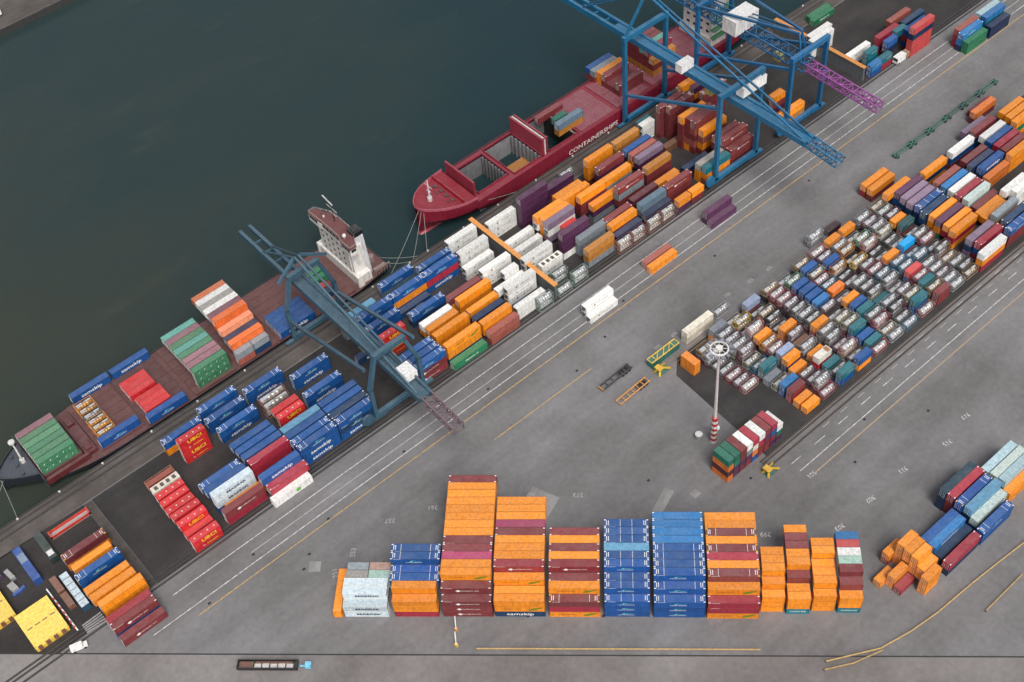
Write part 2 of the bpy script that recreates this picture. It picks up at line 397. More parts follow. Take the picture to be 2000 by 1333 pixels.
COL={'B': (0.008, 0.085, 0.30), 'Bv': (0.006, 0.080, 0.31), 'Bl': (0.12, 0.33, 0.52), 'Bd': (0.012, 0.05, 0.13), 'N': (0.012, 0.028, 0.085), 'Bc': (0.02, 0.17, 0.43), 'Bb': (0.0, 0.33, 0.75), 'By': (0.006, 0.075, 0.32), 'O': (0.86, 0.28, 0.012), 'Og': (0.86, 0.28, 0.012), 'Od': (0.5, 0.21, 0.04), 'Oc': (0.72, 0.19, 0.03), 'Ob': (0.8, 0.27, 0.022), 'Oh': (0.78, 0.16, 0.03), 'Ol': (0.82, 0.3, 0.16), 'M': (0.21, 0.035, 0.04), 'Mt': (0.24, 0.04, 0.04), 'Mh': (0.27, 0.025, 0.035), 'Md': (0.1, 0.02, 0.03), 'My': (0.2, 0.04, 0.045), 'Rb': (0.36, 0.1, 0.075), 'Rd': (0.36, 0.025, 0.05), 'Rs': (0.58, 0.07, 0.07), 'R': (0.62, 0.025, 0.03), 'Ro': (0.3, 0.03, 0.04), 'Rw': (0.4, 0.26, 0.21), 'Rb2': (0.62, 0.17, 0.07), 'P': (0.1, 0.028, 0.085), 'Pl': (0.27, 0.19, 0.28), 'Pm': (0.4, 0.05, 0.13), 'Pk': (0.3, 0.15, 0.18), 'Pk2': (0.22, 0.09, 0.12), 'W': (0.8, 0.8, 0.78), 'Wr': (0.8, 0.8, 0.77), 'Wb': (0.78, 0.77, 0.72), 'Wm': (0.55, 0.66, 0.72), 'Wd': (0.66, 0.68, 0.66), 'Wo': (0.68, 0.65, 0.58), 'Cr': (0.72, 0.67, 0.56), 'Cy': (0.42, 0.6, 0.66), 'Wbulk': (0.68, 0.62, 0.52), 'G': (0.24, 0.28, 0.31), 'Gb': (0.13, 0.21, 0.28), 'Gw': (0.3, 0.29, 0.27), 'Gr': (0.2, 0.22, 0.27), 'Gl': (0.48, 0.58, 0.55), 'Lb': (0.3, 0.36, 0.52), 'Mi': (0.42, 0.62, 0.54), 'Gn': (0.02, 0.2, 0.09), 'Gd': (0.012, 0.15, 0.1), 'Gs': (0.06, 0.2, 0.11), 'Gs2': (0.09, 0.24, 0.13), 'Gt': (0.05, 0.2, 0.1), 'Te': (0.13, 0.4, 0.34), 'Tq': (0.008, 0.15, 0.19), 'Tqd': (0.012, 0.09, 0.1), 'Tqy': (0.008, 0.05, 0.085), 'Tz': (0.008, 0.19, 0.24), 'Br': (0.2, 0.09, 0.045), 'Dk': (0.045, 0.02, 0.025), 'tankRust': (0.34, 0.13, 0.06)}
TK={'tS': ((0.3, 0.31, 0.33), (0.52, 0.53, 0.54)), 'tSm': ((0.16, 0.05, 0.07), (0.45, 0.43, 0.46)), 'tPk': ((0.34, 0.06, 0.08), (0.62, 0.52, 0.52)), 'tCr': ((0.4, 0.38, 0.3), (0.62, 0.58, 0.48)), 'tBe': ((0.3, 0.2, 0.11), (0.48, 0.41, 0.31)), 'tGr': ((0.14, 0.14, 0.14), (0.33, 0.32, 0.32)), 'tDk': ((0.03, 0.035, 0.04), (0.2, 0.19, 0.19)), 'tSb': ((0.03, 0.16, 0.28), (0.48, 0.52, 0.56)), 'tOr': ((0.72, 0.27, 0.04), (0.5, 0.42, 0.34)), 'tOr2': ((0.72, 0.3, 0.06), (0.52, 0.3, 0.12)), 'tYe': ((0.7, 0.42, 0.03), (0.6, 0.55, 0.45)), 'tGn': ((0.12, 0.28, 0.18), (0.55, 0.58, 0.52)), 'tW': ((0.5, 0.2, 0.2), (0.8, 0.78, 0.74)), 'S': ((0.2, 0.3, 0.24), (0.62, 0.63, 0.63)), 'T': ((0.28, 0.12, 0.1), (0.6, 0.57, 0.52)), 'tankS': ((0.5, 0.5, 0.52), (0.62, 0.63, 0.66))}
ITEMS="""0|125.06|121.03|11.00|-43.45|45|2.75|Bv|2|long blue container, top tier, third row back, seventh bay of tall front row
0|135.27|111.01|11.00|-43.45|45|2.75|My|2|long maroon container on top of orange one, eighth bay of tall front row
0|106.38|142.17|11.00|-43.45|45|2.75|Mh|2|long maroon container, top tier, fourth row back, fifth bay of tall front row
0|95.59|152.45|11.00|-43.45|45|2.75|Mh|2|long maroon container, top tier, fourth row back, fourth bay of tall front row
0|83.42|160.40|11.00|-43.45|45|2.75|Og|2|long orange container, top tier, third row back, third bay of tall front row
0|123.34|119.22|8.25|-43.45|45|2.75|Bv|2|long blue container, top tier, second row back, seventh bay of tall front row
0|102.94|138.54|8.25|-43.45|45|2.75|Og|2|long orange container, top tier, second row back, fifth bay of tall front row
0|133.55|109.20|8.25|-43.45|45|2.75|Og|2|long orange container, top tier, second row back, eighth bay of tall front row
0|93.87|150.64|8.25|-43.45|45|2.75|Og|2|long orange container, top tier, third row back, fourth bay of tall front row
0|81.70|158.59|8.25|-43.45|45|2.75|M|2|long maroon container, top tier, second row back, third bay of tall front row
0|121.62|117.40|5.50|-43.45|45|2.75|Bv|2|long blue container, top tier, front row, seventh bay of tall front row
0|101.22|136.73|5.50|-43.45|45|2.75|My|2|long maroon container, top tier, front row, fifth bay of tall front row
0|131.83|107.39|5.50|-43.45|45|2.75|Rd|2|long crimson container, top tier, front row, eighth bay of tall front row
0|90.43|147.01|5.50|-43.45|45|2.75|O|2|long orange container, top tier, front row, fourth bay of tall front row
0|79.98|156.77|5.50|-43.45|45|2.75|M|2|long maroon container, top tier, front row, third bay of tall front row
0|76.48|173.72|11.00|-43.45|45|2.75|B|2|long blue container, top tier, fifth row back, second bay of tall front row
0|9.33|212.97|2.90|0.00|45|2.90|M|3|long maroon container on top of blue one, by the yellow hatch covers
0|10.01|219.47|5.80|0.00|45|2.90|O|3|long orange container, top tier, fourth from the road, by the yellow hatch covers
0|9.52|210.00|0.00|0.00|45|2.90|M|3|long maroon container, ground tier, by the yellow hatch covers
0|117.30|132.03|11.00|-43.45|40|2.75|Bv|2|blue container, top tier, fourth row back, sixth bay of tall front row
0|113.86|128.40|8.25|-43.45|40|2.75|Bv|2|blue container, top tier, second row back, sixth bay of tall front row
0|9.38|231.62|5.80|0.00|45|2.90|B|3|long blue container, top tier, by the yellow hatch covers
0|112.14|126.59|5.50|-43.45|40|2.75|Bv|2|blue container, top tier, front row, sixth bay of tall front row
0|71.88|167.76|8.25|-43.45|40|2.75|O|2|orange container, top tier, second row back, second bay of tall front row
0|52.44|228.51|5.80|0.00|45|2.90|Wm|3|long pale blue container on top of pale blue one, before the grey crane
0|52.35|223.38|2.90|0.00|45|2.90|M|3|long maroon container before the grey crane
0|66.26|223.63|5.80|0.00|45|2.90|B|3|long blue container, third from the road, second bay along, before the grey crane
0|70.16|165.94|5.50|-43.45|40|2.75|O|2|orange container, top tier, front row, second bay of tall front row
0|66.72|221.20|2.90|0.00|45|2.90|Rd|3|long crimson container on top of dark blue one, before the grey crane
0|65.78|218.76|0.00|0.00|45|2.90|W|3|long white container before the grey crane
0|66.79|230.56|5.80|0.00|45|2.90|Rd|2|long crimson container, top tier, fourth from the road, before the grey crane
0|61.67|177.28|5.50|-43.45|40|2.75|Wm|2|pale blue container, top tier, second row back, first bay of tall front row
0|80.56|224.72|5.80|0.00|45|2.90|B|2|long blue container, top tier, first from the road, third bay along, before the grey crane
0|9.70|242.54|2.90|0.00|45|2.90|My|3|long maroon container on top of orange one, by the yellow hatch covers
0|59.96|175.47|2.75|-43.45|40|2.75|Wm|2|pale blue container, top tier, front row, first bay of tall front row
0|94.63|224.72|5.80|0.00|45|2.90|B|2|long blue container, top tier, first from the road, fourth bay along, before the grey crane
0|67.16|249.72|2.90|0.00|45|2.90|B|3|long blue container, top tier, eighth from the road, before the grey crane
0|122.96|224.72|5.80|0.00|45|2.90|B|3|long blue container on top of maroon one, under the grey crane
0|66.33|255.39|2.90|0.00|45|2.90|B|3|long blue container, top tier, ninth from the road, second bay along, before the grey crane
0|94.36|242.24|2.90|0.00|45|2.90|B|3|long blue container, top tier, fifth from the road, fourth bay along, before the grey crane
0|66.65|260.63|2.90|0.00|45|2.90|B|3|long blue container, top tier, tenth from the road, before the grey crane
0|81.43|256.84|2.90|0.00|45|2.90|B|3|long blue container, top tier, ninth from the road, third bay along, before the grey crane
0|95.55|251.00|2.90|0.00|45|2.90|B|3|long blue container, top tier, sixth from the road, fourth bay along, before the grey crane
0|38.30|274.00|1.00|0.00|45|2.90|Bv|3|long blue container, single tier, first from the quay, aft of grey ship bow stack
0|137.33|224.72|5.80|0.00|45|2.90|Og|2|long orange container, top tier, second from the road, beyond the grey crane
0|54.20|271.60|1.00|0.00|45|2.90|Bv|3|long blue container, single tier, first from the quay, on grey ship beside the red ones
0|137.06|221.80|0.00|0.00|45|2.90|Gn|3|long green container beyond the grey crane
0|122.74|248.08|5.80|0.00|45|2.90|B|3|long blue container, top tier, fifth from the road, under the grey crane
0|137.50|230.56|5.80|0.00|45|2.90|O|2|long orange container, top tier, third from the road, beyond the grey crane
0|124.06|253.92|5.80|0.00|45|2.90|B|3|long blue container, top tier, sixth from the road, under the grey crane
0|138.79|245.16|2.90|0.00|45|2.90|B|3|long blue container on top of dark blue one, beyond the grey crane
0|188.12|71.85|2.90|0.00|45|2.90|Rd|3|long crimson container on top of navy one, by the yellow pipe
0|104.20|271.60|1.00|0.00|45|2.90|B|3|long blue container, single tier, first from the quay, on the grey ship under the crane
0|40.10|296.20|1.00|0.00|45|2.90|B|3|long blue container, single tier, eighth from the quay, aft of grey ship bow stack
0|153.73|239.32|2.90|0.00|45|2.90|O|3|long orange container, top tier, fifth from the road, beyond the grey crane
0|54.60|296.00|1.00|0.00|45|2.90|B|2|long blue container, single tier, eighth from the quay, on grey ship beside the red ones
0|137.93|253.92|5.80|0.00|45|2.90|B|2|long blue container on top of orange one, beyond the grey crane
0|139.33|262.68|2.90|0.00|45|2.90|B|3|long blue container on top of slate blue one, beyond the grey crane
0|204.45|77.58|5.80|0.00|45|2.90|Bl|3|long light blue container by the yellow pipe
0|204.60|75.12|2.90|0.00|45|2.90|Gl|1|long pale green-grey container on top of blue one, by the yellow pipe
0|189.55|77.84|2.90|0.00|45|2.90|Bc|3|long bright blue container by the yellow pipe
0|151.71|253.92|5.80|0.00|45|2.90|B|2|long blue container on top of crimson one, beyond the grey crane
0|202.64|71.72|2.90|0.00|45|2.90|B|2|long blue container, top tier, first row up, by the yellow pipe
0|19.70|276.00|6.09|0.00|40|2.59|Gt|3|green container, top tier, first from the quay, on the grey ship bow
0|204.35|83.24|5.80|0.00|45|2.90|Rd|1|long crimson container on top of maroon one, by the yellow pipe
0|73.20|273.10|6.18|0.00|40|2.59|Gt|3|green container, top tier, first from the quay, amidships on the grey ship
0|190.09|75.37|0.00|0.00|45|2.90|Bd|1|long dark blue container, ground tier, by the yellow pipe
0|88.00|274.35|6.20|0.00|40|2.60|Oh|3|red-orange container, top tier, second from the quay, tallest bay of grey ship
0|152.45|221.80|2.59|0.00|40|2.59|Rb|3|brick red container on top of brick red one, beyond the grey crane
0|88.00|281.73|11.40|0.00|40|2.60|Oh|3|red-orange container, top tier, fifth from the quay, tallest bay of grey ship
0|9.31|222.80|5.80|0.00|45|2.90|O|1|long orange container, top tier, fifth from the road, by the yellow hatch covers
0|218.80|76.94|5.80|0.00|45|2.90|Cy|2|long pale cyan container on top of pale green-grey one, by the yellow pipe
0|203.86|80.32|5.80|0.00|45|2.90|By|1|long blue container on top of navy one, by the yellow pipe
0|10.21|235.86|5.18|0.00|40|2.59|O|3|orange container by the yellow hatch covers
0|152.01|224.72|5.18|0.00|40|2.59|O|2|orange container, top tier, second from the road, beyond the grey crane
0|9.17|225.86|5.80|0.00|45|2.90|O|1|long orange container, top tier, sixth from the road, by the yellow hatch covers
0|88.00|279.27|8.50|0.00|40|2.50|Ol|3|salmon container tallest bay of grey ship
0|136.98|112.83|11.00|-43.45|45|2.75|O|0|long orange container, top tier, fourth row back, eighth bay of tall front row
0|92.15|148.82|5.50|-43.45|45|2.75|O|0|long orange container, top tier, second row back, fourth bay of tall front row
0|126.78|122.85|11.00|-43.45|45|2.75|B|0|long blue container, top tier, fourth row back, seventh bay of tall front row
0|104.66|140.36|8.25|-43.45|45|2.75|M|0|long maroon container, top tier, third row back, fifth bay of tall front row
0|85.14|162.22|11.00|-43.45|45|2.75|O|0|long orange container, top tier, fourth row back, third bay of tall front row
0|138.70|114.64|11.00|-43.45|45|2.75|Rd|0|long crimson container, top tier, fifth row back, eighth bay of tall front row
0|52.11|257.92|2.90|0.00|45|2.90|B|3|long blue container on top of orange one, before the grey crane
0|97.31|154.27|11.00|-43.45|45|2.75|O|0|long orange container on top of crimson one, fourth bay of tall front row
0|128.49|124.66|11.00|-43.45|45|2.75|B|0|long blue container, top tier, fifth row back, seventh bay of tall front row
0|108.09|143.99|11.00|-43.45|45|2.75|O|0|long orange container, top tier, fifth row back, fifth bay of tall front row
0|86.86|164.03|11.00|-43.45|45|2.75|Pm|0|long magenta container third bay of tall front row
0|218.38|74.47|2.90|0.00|45|2.90|O|2|long orange container on top of orange one, by the yellow pipe
0|73.05|170.09|8.25|-43.45|45|2.75|B|0|long blue container, top tier, third row back, second bay of tall front row
0|140.42|116.46|11.00|-43.45|45|2.75|My|0|long maroon container, top tier, sixth row back, eighth bay of tall front row
0|99.03|156.08|11.00|-43.45|45|2.75|O|0|long orange container, top tier, sixth row back, fourth bay of tall front row
0|130.21|126.48|11.00|-43.45|45|2.75|B|0|long blue container, top tier, sixth row back, seventh bay of tall front row
0|109.81|145.80|11.00|-43.45|45|2.75|M|0|long maroon container, top tier, sixth row back, fifth bay of tall front row
0|88.58|165.85|11.00|-43.45|45|2.75|M|0|long maroon container, top tier, sixth row back, third bay of tall front row
0|197.18|178.41|2.59|0.00|40|2.59|Cr|3|cream container on top of cream one, tank yard
0|194.59|233.35|8.69|0.00|40|2.90|P|3|purple container, top tier, first from the road, past the fire wall
0|80.38|227.64|5.80|0.00|45|2.90|B|1|long blue container, top tier, second from the road, before the grey crane
0|78.20|175.54|11.00|-43.45|45|2.75|B|0|long blue container, top tier, sixth row back, second bay of tall front row
0|142.14|118.27|11.00|-43.45|45|2.75|O|0|long orange container, top tier, seventh row back, eighth bay of tall front row
0|100.75|157.90|11.00|-43.45|45|2.75|O|0|long orange container, top tier, seventh row back, fourth bay of tall front row
0|131.93|128.29|11.00|-43.45|45|2.75|Bc|0|long bright blue container on top of dark blue one, seventh bay of tall front row
0|111.53|147.62|11.00|-43.45|45|2.75|O|0|long orange container, top tier, seventh row back, fifth bay of tall front row
0|90.30|167.66|11.00|-43.45|45|2.75|M|0|long maroon container, top tier, seventh row back, third bay of tall front row
0|66.54|233.48|5.80|0.00|45|2.90|B|1|long blue container, fifth from the road, second bay along, before the grey crane
0|194.60|240.71|8.69|0.00|40|2.90|Pl|3|lavender container on top of white one, past the fire wall
0|143.86|120.09|11.00|-43.45|45|2.75|My|0|long maroon container, top tier, eighth row back, eighth bay of tall front row
0|74.77|171.91|8.25|-43.45|45|2.75|By|0|long blue container on top of dark blue one, second bay of tall front row
0|102.47|159.71|11.00|-43.45|45|2.75|M|0|long maroon container, top tier, eighth row back, fourth bay of tall front row
0|133.65|130.11|11.00|-43.45|45|2.75|Bc|0|long bright blue container, top tier, eighth row back, seventh bay of tall front row
0|113.25|149.43|11.00|-43.45|45|2.75|M|0|long maroon container, top tier, eighth row back, fifth bay of tall front row
0|92.02|169.48|11.00|-43.45|45|2.75|O|0|long orange container, top tier, eighth row back, third bay of tall front row
0|59.24|175.87|0.00|46.55|45|2.90|O|2|long orange container lying across the end of the tall front row
0|66.43|236.40|5.80|0.00|45|2.90|B|1|long blue container, sixth from the road, second bay along, before the grey crane
0|145.58|121.90|11.00|-43.45|45|2.75|O|0|long orange container, top tier, ninth row back, eighth bay of tall front row
0|104.19|161.53|11.00|-43.45|45|2.75|Pm|0|long magenta container fourth bay of tall front row
0|66.20|239.32|5.80|0.00|45|2.90|B|1|long blue container, seventh from the road, second bay along, before the grey crane
0|135.37|131.92|11.00|-43.45|45|2.75|Bc|0|long bright blue container, top tier, ninth row back, seventh bay of tall front row
0|93.74|171.29|11.00|-43.45|45|2.75|O|0|long orange container, top tier, ninth row back, third bay of tall front row
0|194.10|253.92|11.58|0.00|40|2.90|P|3|purple container, top tier, fifth from the road, past the fire wall
0|116.28|245.16|0.00|0.00|45|2.90|Bd|3|long dark blue container, ground tier, under the grey crane
0|147.30|123.72|11.00|-43.45|45|2.75|O|0|long orange container, top tier, tenth row back, eighth bay of tall front row
0|105.91|163.34|11.00|-43.45|45|2.75|O|0|long orange container, top tier, tenth row back, fourth bay of tall front row
0|80.56|230.56|5.80|0.00|45|2.90|B|0|long blue container, third from the road, third bay along, before the grey crane
0|137.09|133.74|11.00|-43.45|45|2.75|Bc|0|long bright blue container, top tier, tenth row back, seventh bay of tall front row
0|95.46|173.11|11.00|-43.45|45|2.75|O|0|long orange container, top tier, tenth row back, third bay of tall front row
0|80.65|233.48|5.80|0.00|45|2.90|Bl|0|long light blue container before the grey crane
0|119.57|256.84|5.80|0.00|45|2.90|Bl|1|long light blue container under the grey crane
0|107.63|165.16|11.00|-43.45|45|2.75|O|0|long orange container, top tier, eleventh row back, fourth bay of tall front row
0|97.18|174.92|11.00|-43.45|45|2.75|O|0|long orange container on top of crimson one, third bay of tall front row
0|94.51|227.64|5.80|0.00|45|2.90|Bd|0|long dark blue container on top of dark blue one, before the grey crane
0|94.64|230.56|5.80|0.00|45|2.90|B|0|long blue container, third from the road, fourth bay along, before the grey crane
0|109.35|166.97|11.00|-43.45|45|2.75|O|0|long orange container, top tier, twelfth row back, fourth bay of tall front row
0|197.85|224.72|5.18|0.00|40|2.59|Od|3|faded orange container on top of faded orange one, past the reefers
0|210.83|242.24|8.69|0.00|40|2.90|O|3|orange container, top tier, seventh from the road, past the reefers
0|98.90|176.74|11.00|-43.45|45|2.75|O|0|long orange container, top tier, twelfth row back, third bay of tall front row
0|122.79|227.64|5.80|0.00|45|2.90|B|1|long blue container, top tier, second from the road, under the grey crane
0|94.77|233.48|5.80|0.00|45|2.90|B|0|long blue container, fourth from the road, fourth bay along, before the grey crane
0|100.62|178.55|11.00|-43.45|45|2.75|O|0|long orange container, top tier, thirteenth row back, third bay of tall front row
0|122.81|230.56|5.80|0.00|45|2.90|B|1|long blue container, top tier, third from the road, under the grey crane
0|152.15|242.24|2.90|0.00|45|2.90|My|1|long maroon container beyond the grey crane
0|199.67|230.56|5.18|0.00|40|2.59|G|3|grey container, top tier, past the reefers
0|138.03|234.76|5.18|0.00|40|2.59|O|1|orange container, fourth from the road, first bay along, beyond the grey crane
0|102.34|180.37|11.00|-43.45|45|2.75|O|0|long orange container, top tier, fourteenth row back, third bay of tall front row
0|210.70|207.69|0.00|0.00|40|2.59|O|3|orange container on the quay road
0|204.12|85.71|5.80|0.00|45|2.90|Tqy|1|long dark teal container by the yellow pipe
0|223.31|236.40|8.69|0.00|40|2.90|Mt|3|maroon container, top tier, second from the road, past the reefers
0|115.58|130.22|8.25|-43.45|40|2.75|B|0|blue container, top tier, third row back, sixth bay of tall front row
0|104.05|182.18|11.00|-43.45|45|2.75|M|0|long maroon container, top tier, fifteenth row back, third bay of tall front row
0|119.01|133.85|11.00|-43.45|40|2.75|B|0|blue container, top tier, fifth row back, sixth bay of tall front row
0|211.43|227.64|5.18|0.00|40|2.59|O|3|orange container, top tier, fourth from the road, past the reefers
0|225.13|248.08|8.69|0.00|40|2.90|M|3|maroon container on top of purple one, before the blue crane
0|120.73|135.66|11.00|-43.45|40|2.75|Bl|0|light blue container sixth bay of tall front row
0|63.39|179.10|5.50|-43.45|40|2.75|Wm|0|pale blue container, top tier, third row back, first bay of tall front row
0|225.20|253.92|8.69|0.00|40|2.90|O|3|orange container, top tier, fifth from the road, first bay along, before the blue crane
0|122.45|137.48|11.00|-43.45|40|2.75|B|0|blue container, top tier, seventh row back, sixth bay of tall front row
0|218.47|79.51|5.80|0.00|45|2.90|Gl|0|long pale green-grey container on top of pale cyan one, by the yellow pipe
0|153.56|233.48|2.59|0.00|40|2.59|O|1|orange container, fourth from the road, second bay along, beyond the grey crane
0|124.17|139.29|11.00|-43.45|40|2.75|B|0|blue container, top tier, eighth row back, sixth bay of tall front row
0|189.66|80.28|2.90|0.00|45|2.90|B|1|long blue container, fourth row up, third bay along, by the yellow pipe
0|225.61|227.64|5.18|0.00|40|2.59|Gb|3|slate blue container before the blue crane
0|125.89|141.11|11.00|-43.45|40|2.75|B|0|blue container, top tier, ninth row back, sixth bay of tall front row
0|218.12|82.19|5.80|0.00|45|2.90|Cy|0|long pale cyan container on top of pale cyan one, by the yellow pipe
0|9.30|215.52|2.90|0.00|45|2.90|Rd|1|long crimson container by the yellow hatch covers
0|240.56|210.76|2.59|0.00|40|2.59|P|3|purple container on top of purple one, on the quay road
0|240.34|208.29|0.00|0.00|40|2.59|P|3|purple container, ground tier, on the quay road
0|223.08|242.24|8.69|0.00|40|2.90|O|2|orange container on top of grey one, past the reefers
0|263.67|239.30|11.58|0.00|40|2.90|M|3|maroon container, top tier, fifth from the road, under the blue crane
0|266.59|227.84|8.69|0.00|40|2.90|Mt|3|maroon container, top tier, second from the road, under the blue crane
0|264.95|236.40|8.69|0.00|40|2.90|O|3|orange container, top tier, fourth from the road, under the blue crane
0|239.83|239.32|5.18|0.00|40|2.59|Od|3|faded orange container on top of maroon one, before the blue crane
0|210.50|277.00|-4.00|0.00|40|2.59|Od|3|faded orange container, single tier, first from the quay, in the red ship hold
0|241.61|245.16|5.18|0.00|40|2.59|Pl|3|lavender container before the blue crane
0|263.14|251.00|11.58|0.00|40|2.90|My|3|maroon container, top tier, eighth from the road, under the blue crane
0|254.59|224.72|5.18|0.00|40|2.59|Tq|3|dark teal container under the blue crane
0|51.92|230.98|5.80|0.00|45|2.90|B|1|long blue container, fourth from the road, first bay along, before the grey crane
0|231.50|276.20|8.59|0.00|40|2.59|Gb|3|slate blue container on the red ship hatch
0|238.13|227.64|5.18|0.00|40|2.59|Mt|2|maroon container, top tier, third from the road, before the blue crane
0|153.33|259.76|2.90|0.00|45|2.90|B|3|long blue container on top of blue one, beyond the grey crane
0|51.51|233.42|5.80|0.00|45|2.90|B|1|long blue container on top of crimson one, before the grey crane
0|241.27|256.84|5.18|0.00|40|2.59|Od|3|faded orange container, top tier, tenth from the road, before the blue crane
0|277.16|248.08|11.58|0.00|40|2.90|My|3|maroon container, top tier, first from the road, third bay along, under the blue crane
0|137.78|237.66|5.18|0.00|40|2.59|W|1|white container beyond the grey crane
0|231.00|287.00|5.60|0.00|40|2.59|M|3|maroon container on the red ship hatch
0|225.31|231.41|5.18|0.00|40|2.59|Md|0|dark maroon container before the blue crane
0|287.07|133.34|5.18|0.00|40|2.59|W|3|white container tank yard
0|288.83|145.98|5.18|0.00|40|2.59|O|3|orange container, top tier, third row up, first bay along, beyond the tank yard
0|290.28|137.03|5.18|0.00|40|2.59|Rd|1|crimson container on top of blue one, beyond the tank yard
0|19.70|278.66|6.09|0.00|40|2.59|Gs2|1|green container, top tier, second from the quay, on the grey ship bow
0|153.01|229.73|2.59|0.00|40|2.59|N|3|navy container beyond the grey crane
0|210.20|258.50|2.59|0.00|40|2.59|P|3|purple container on top of purple one, past the reefers
0|213.85|239.32|5.18|0.00|40|2.59|O|1|orange container, top tier, sixth from the road, past the reefers
0|19.70|281.32|6.09|0.00|40|2.59|Gs|1|green container, top tier, third from the quay, on the grey ship bow
0|288.27|178.82|2.59|0.00|40|2.59|O|3|orange container on top of maroon one, beyond the tank yard
0|19.70|283.98|6.09|0.00|40|2.59|Gs2|1|green container, top tier, fourth from the quay, on the grey ship bow
0|137.03|251.00|0.00|0.00|45|2.90|Bd|3|long dark blue container, ground tier, beyond the grey crane
0|19.70|286.64|6.09|0.00|40|2.59|Gs2|1|green container, top tier, fifth from the quay, on the grey ship bow
0|262.50|276.50|8.59|0.00|40|2.59|M|3|maroon container, top tier, first from the quay, red ship aft stacks
0|19.70|289.30|6.09|0.00|40|2.59|Pk|1|dusty pink container on the grey ship bow
0|267.54|225.37|5.18|0.00|40|2.59|Mt|2|maroon container, top tier, first from the road, second bay along, under the blue crane
0|302.08|134.04|5.18|0.00|40|2.59|B|3|blue container, top tier, first row up, beyond the tank yard
0|262.50|284.15|8.59|0.00|40|2.59|M|3|maroon container, top tier, fourth from the quay, near bay, red ship aft stacks
0|304.08|151.95|5.18|0.00|40|2.59|Gl|3|pale green-grey container on top of pale green-grey one, beyond the tank yard
0|304.37|141.02|5.18|0.00|40|2.59|G|1|grey container beyond the tank yard
0|294.06|224.72|5.18|0.00|40|2.59|O|3|orange container under the purple boom
0|52.44|228.51|2.90|0.00|45|2.90|Wm|3|long pale blue container on top of blue one, before the grey crane
0|274.90|256.56|11.58|0.00|40|2.90|O|1|orange container, top tier, third from the road, under the blue crane
0|279.50|278.55|13.77|0.00|40|2.59|M|3|maroon container, top tier, second from the quay, red ship aft stacks
0|279.50|276.00|11.18|0.00|40|2.59|Od|3|faded orange container on top of maroon one, red ship aft stacks
0|211.16|210.59|0.00|0.00|40|2.59|Rb|1|brick red container on the quay road
0|52.35|223.38|0.00|0.00|45|2.90|Rd|3|long crimson container, bottom tier, first from the road, before the grey crane
0|304.56|169.86|5.18|0.00|40|2.59|O|3|orange container, top tier, twelfth row up, second bay along, beyond the tank yard
0|67.16|249.72|0.00|0.00|45|2.90|B|3|long blue container, bottom tier, eighth from the road, before the grey crane
0|320.02|157.92|5.18|0.00|40|2.59|B|3|blue container, fourth row up, third bay along, beyond the tank yard
0|319.65|169.86|5.18|0.00|40|2.59|W|3|white container, top tier, seventh row up, beyond the tank yard
0|94.36|242.24|0.00|0.00|45|2.90|B|3|long blue container, bottom tier, fifth from the road, before the grey crane
0|66.79|230.56|2.90|0.00|45|2.90|Rd|3|long crimson container, second tier, before the grey crane
0|95.55|251.00|0.00|0.00|45|2.90|B|3|long blue container, bottom tier, sixth from the road, before the grey crane
0|80.56|224.72|2.90|0.00|45|2.90|B|3|long blue container, second tier, before the grey crane
0|318.55|143.22|5.18|0.00|40|2.59|W|3|white container, top tier, first row up, beyond the tank yard
0|122.96|224.72|2.90|0.00|45|2.90|M|3|long maroon container on top of maroon one, under the grey crane
0|265.60|230.56|8.69|0.00|40|2.90|M|1|maroon container, top tier, third from the road, under the blue crane
0|289.62|140.01|5.18|0.00|40|2.59|Pl|1|lavender container, top tier, second row up, beyond the tank yard
0|94.63|224.72|2.90|0.00|45|2.90|Bd|2|long dark blue container on top of blue one, before the grey crane
0|122.96|224.72|0.00|0.00|45|2.90|M|3|long maroon container, bottom tier, under the grey crane
0|79.98|156.77|2.75|-43.45|45|2.75|M|2|long maroon container, second tier, third bay of tall front row
0|90.43|147.01|2.75|-43.45|45|2.75|Og|2|long orange container on top of dark blue one, fourth bay of tall front row
0|289.60|151.95|5.18|0.00|40|2.59|P|1|purple container on top of orange one, beyond the tank yard
0|131.83|107.39|2.75|-43.45|45|2.75|Rd|2|long crimson container on top of orange one, eighth bay of tall front row
0|289.23|157.92|5.18|0.00|40|2.59|Bd|1|dark blue container, top tier, seventh row up, beyond the tank yard
0|332.38|154.94|5.18|0.00|40|2.59|O|3|orange container, top tier, first row up, fourth bay along, beyond the tank yard
0|94.63|224.72|0.00|0.00|45|2.90|B|2|long blue container, bottom tier, first from the road, fourth bay along, before the grey crane
0|206.14|245.59|8.69|0.00|40|2.90|O|0|orange container, top tier, first from the road, past the reefers
0|121.62|117.40|2.75|-43.45|45|2.75|Bv|2|long blue container, second tier, seventh bay of tall front row
0|101.22|136.73|2.75|-43.45|45|2.75|Rd|2|long crimson container fifth bay of tall front row
0|289.88|163.89|5.18|0.00|40|2.59|Pl|1|lavender container, top tier, ninth row up, beyond the tank yard
0|261.04|253.92|11.58|0.00|40|2.90|M|1|maroon container, top tier, ninth from the road, under the blue crane
0|79.98|156.77|0.00|-43.45|45|2.75|M|2|long maroon container, bottom tier, third bay of tall front row
0|225.15|224.72|2.59|0.00|40|2.59|N|1|navy container before the blue crane
0|90.43|147.01|0.00|-43.45|45|2.75|Bd|2|long dark blue container fourth bay of tall front row
0|131.83|107.39|0.00|-43.45|45|2.75|Og|2|long orange container, bottom tier, eighth bay of tall front row
0|121.62|117.40|0.00|-43.45|45|2.75|Bv|2|long blue container, bottom tier, seventh bay of tall front row
0|101.22|136.73|0.00|-43.45|45|2.75|Og|2|long orange container, bottom tier, fifth bay of tall front row
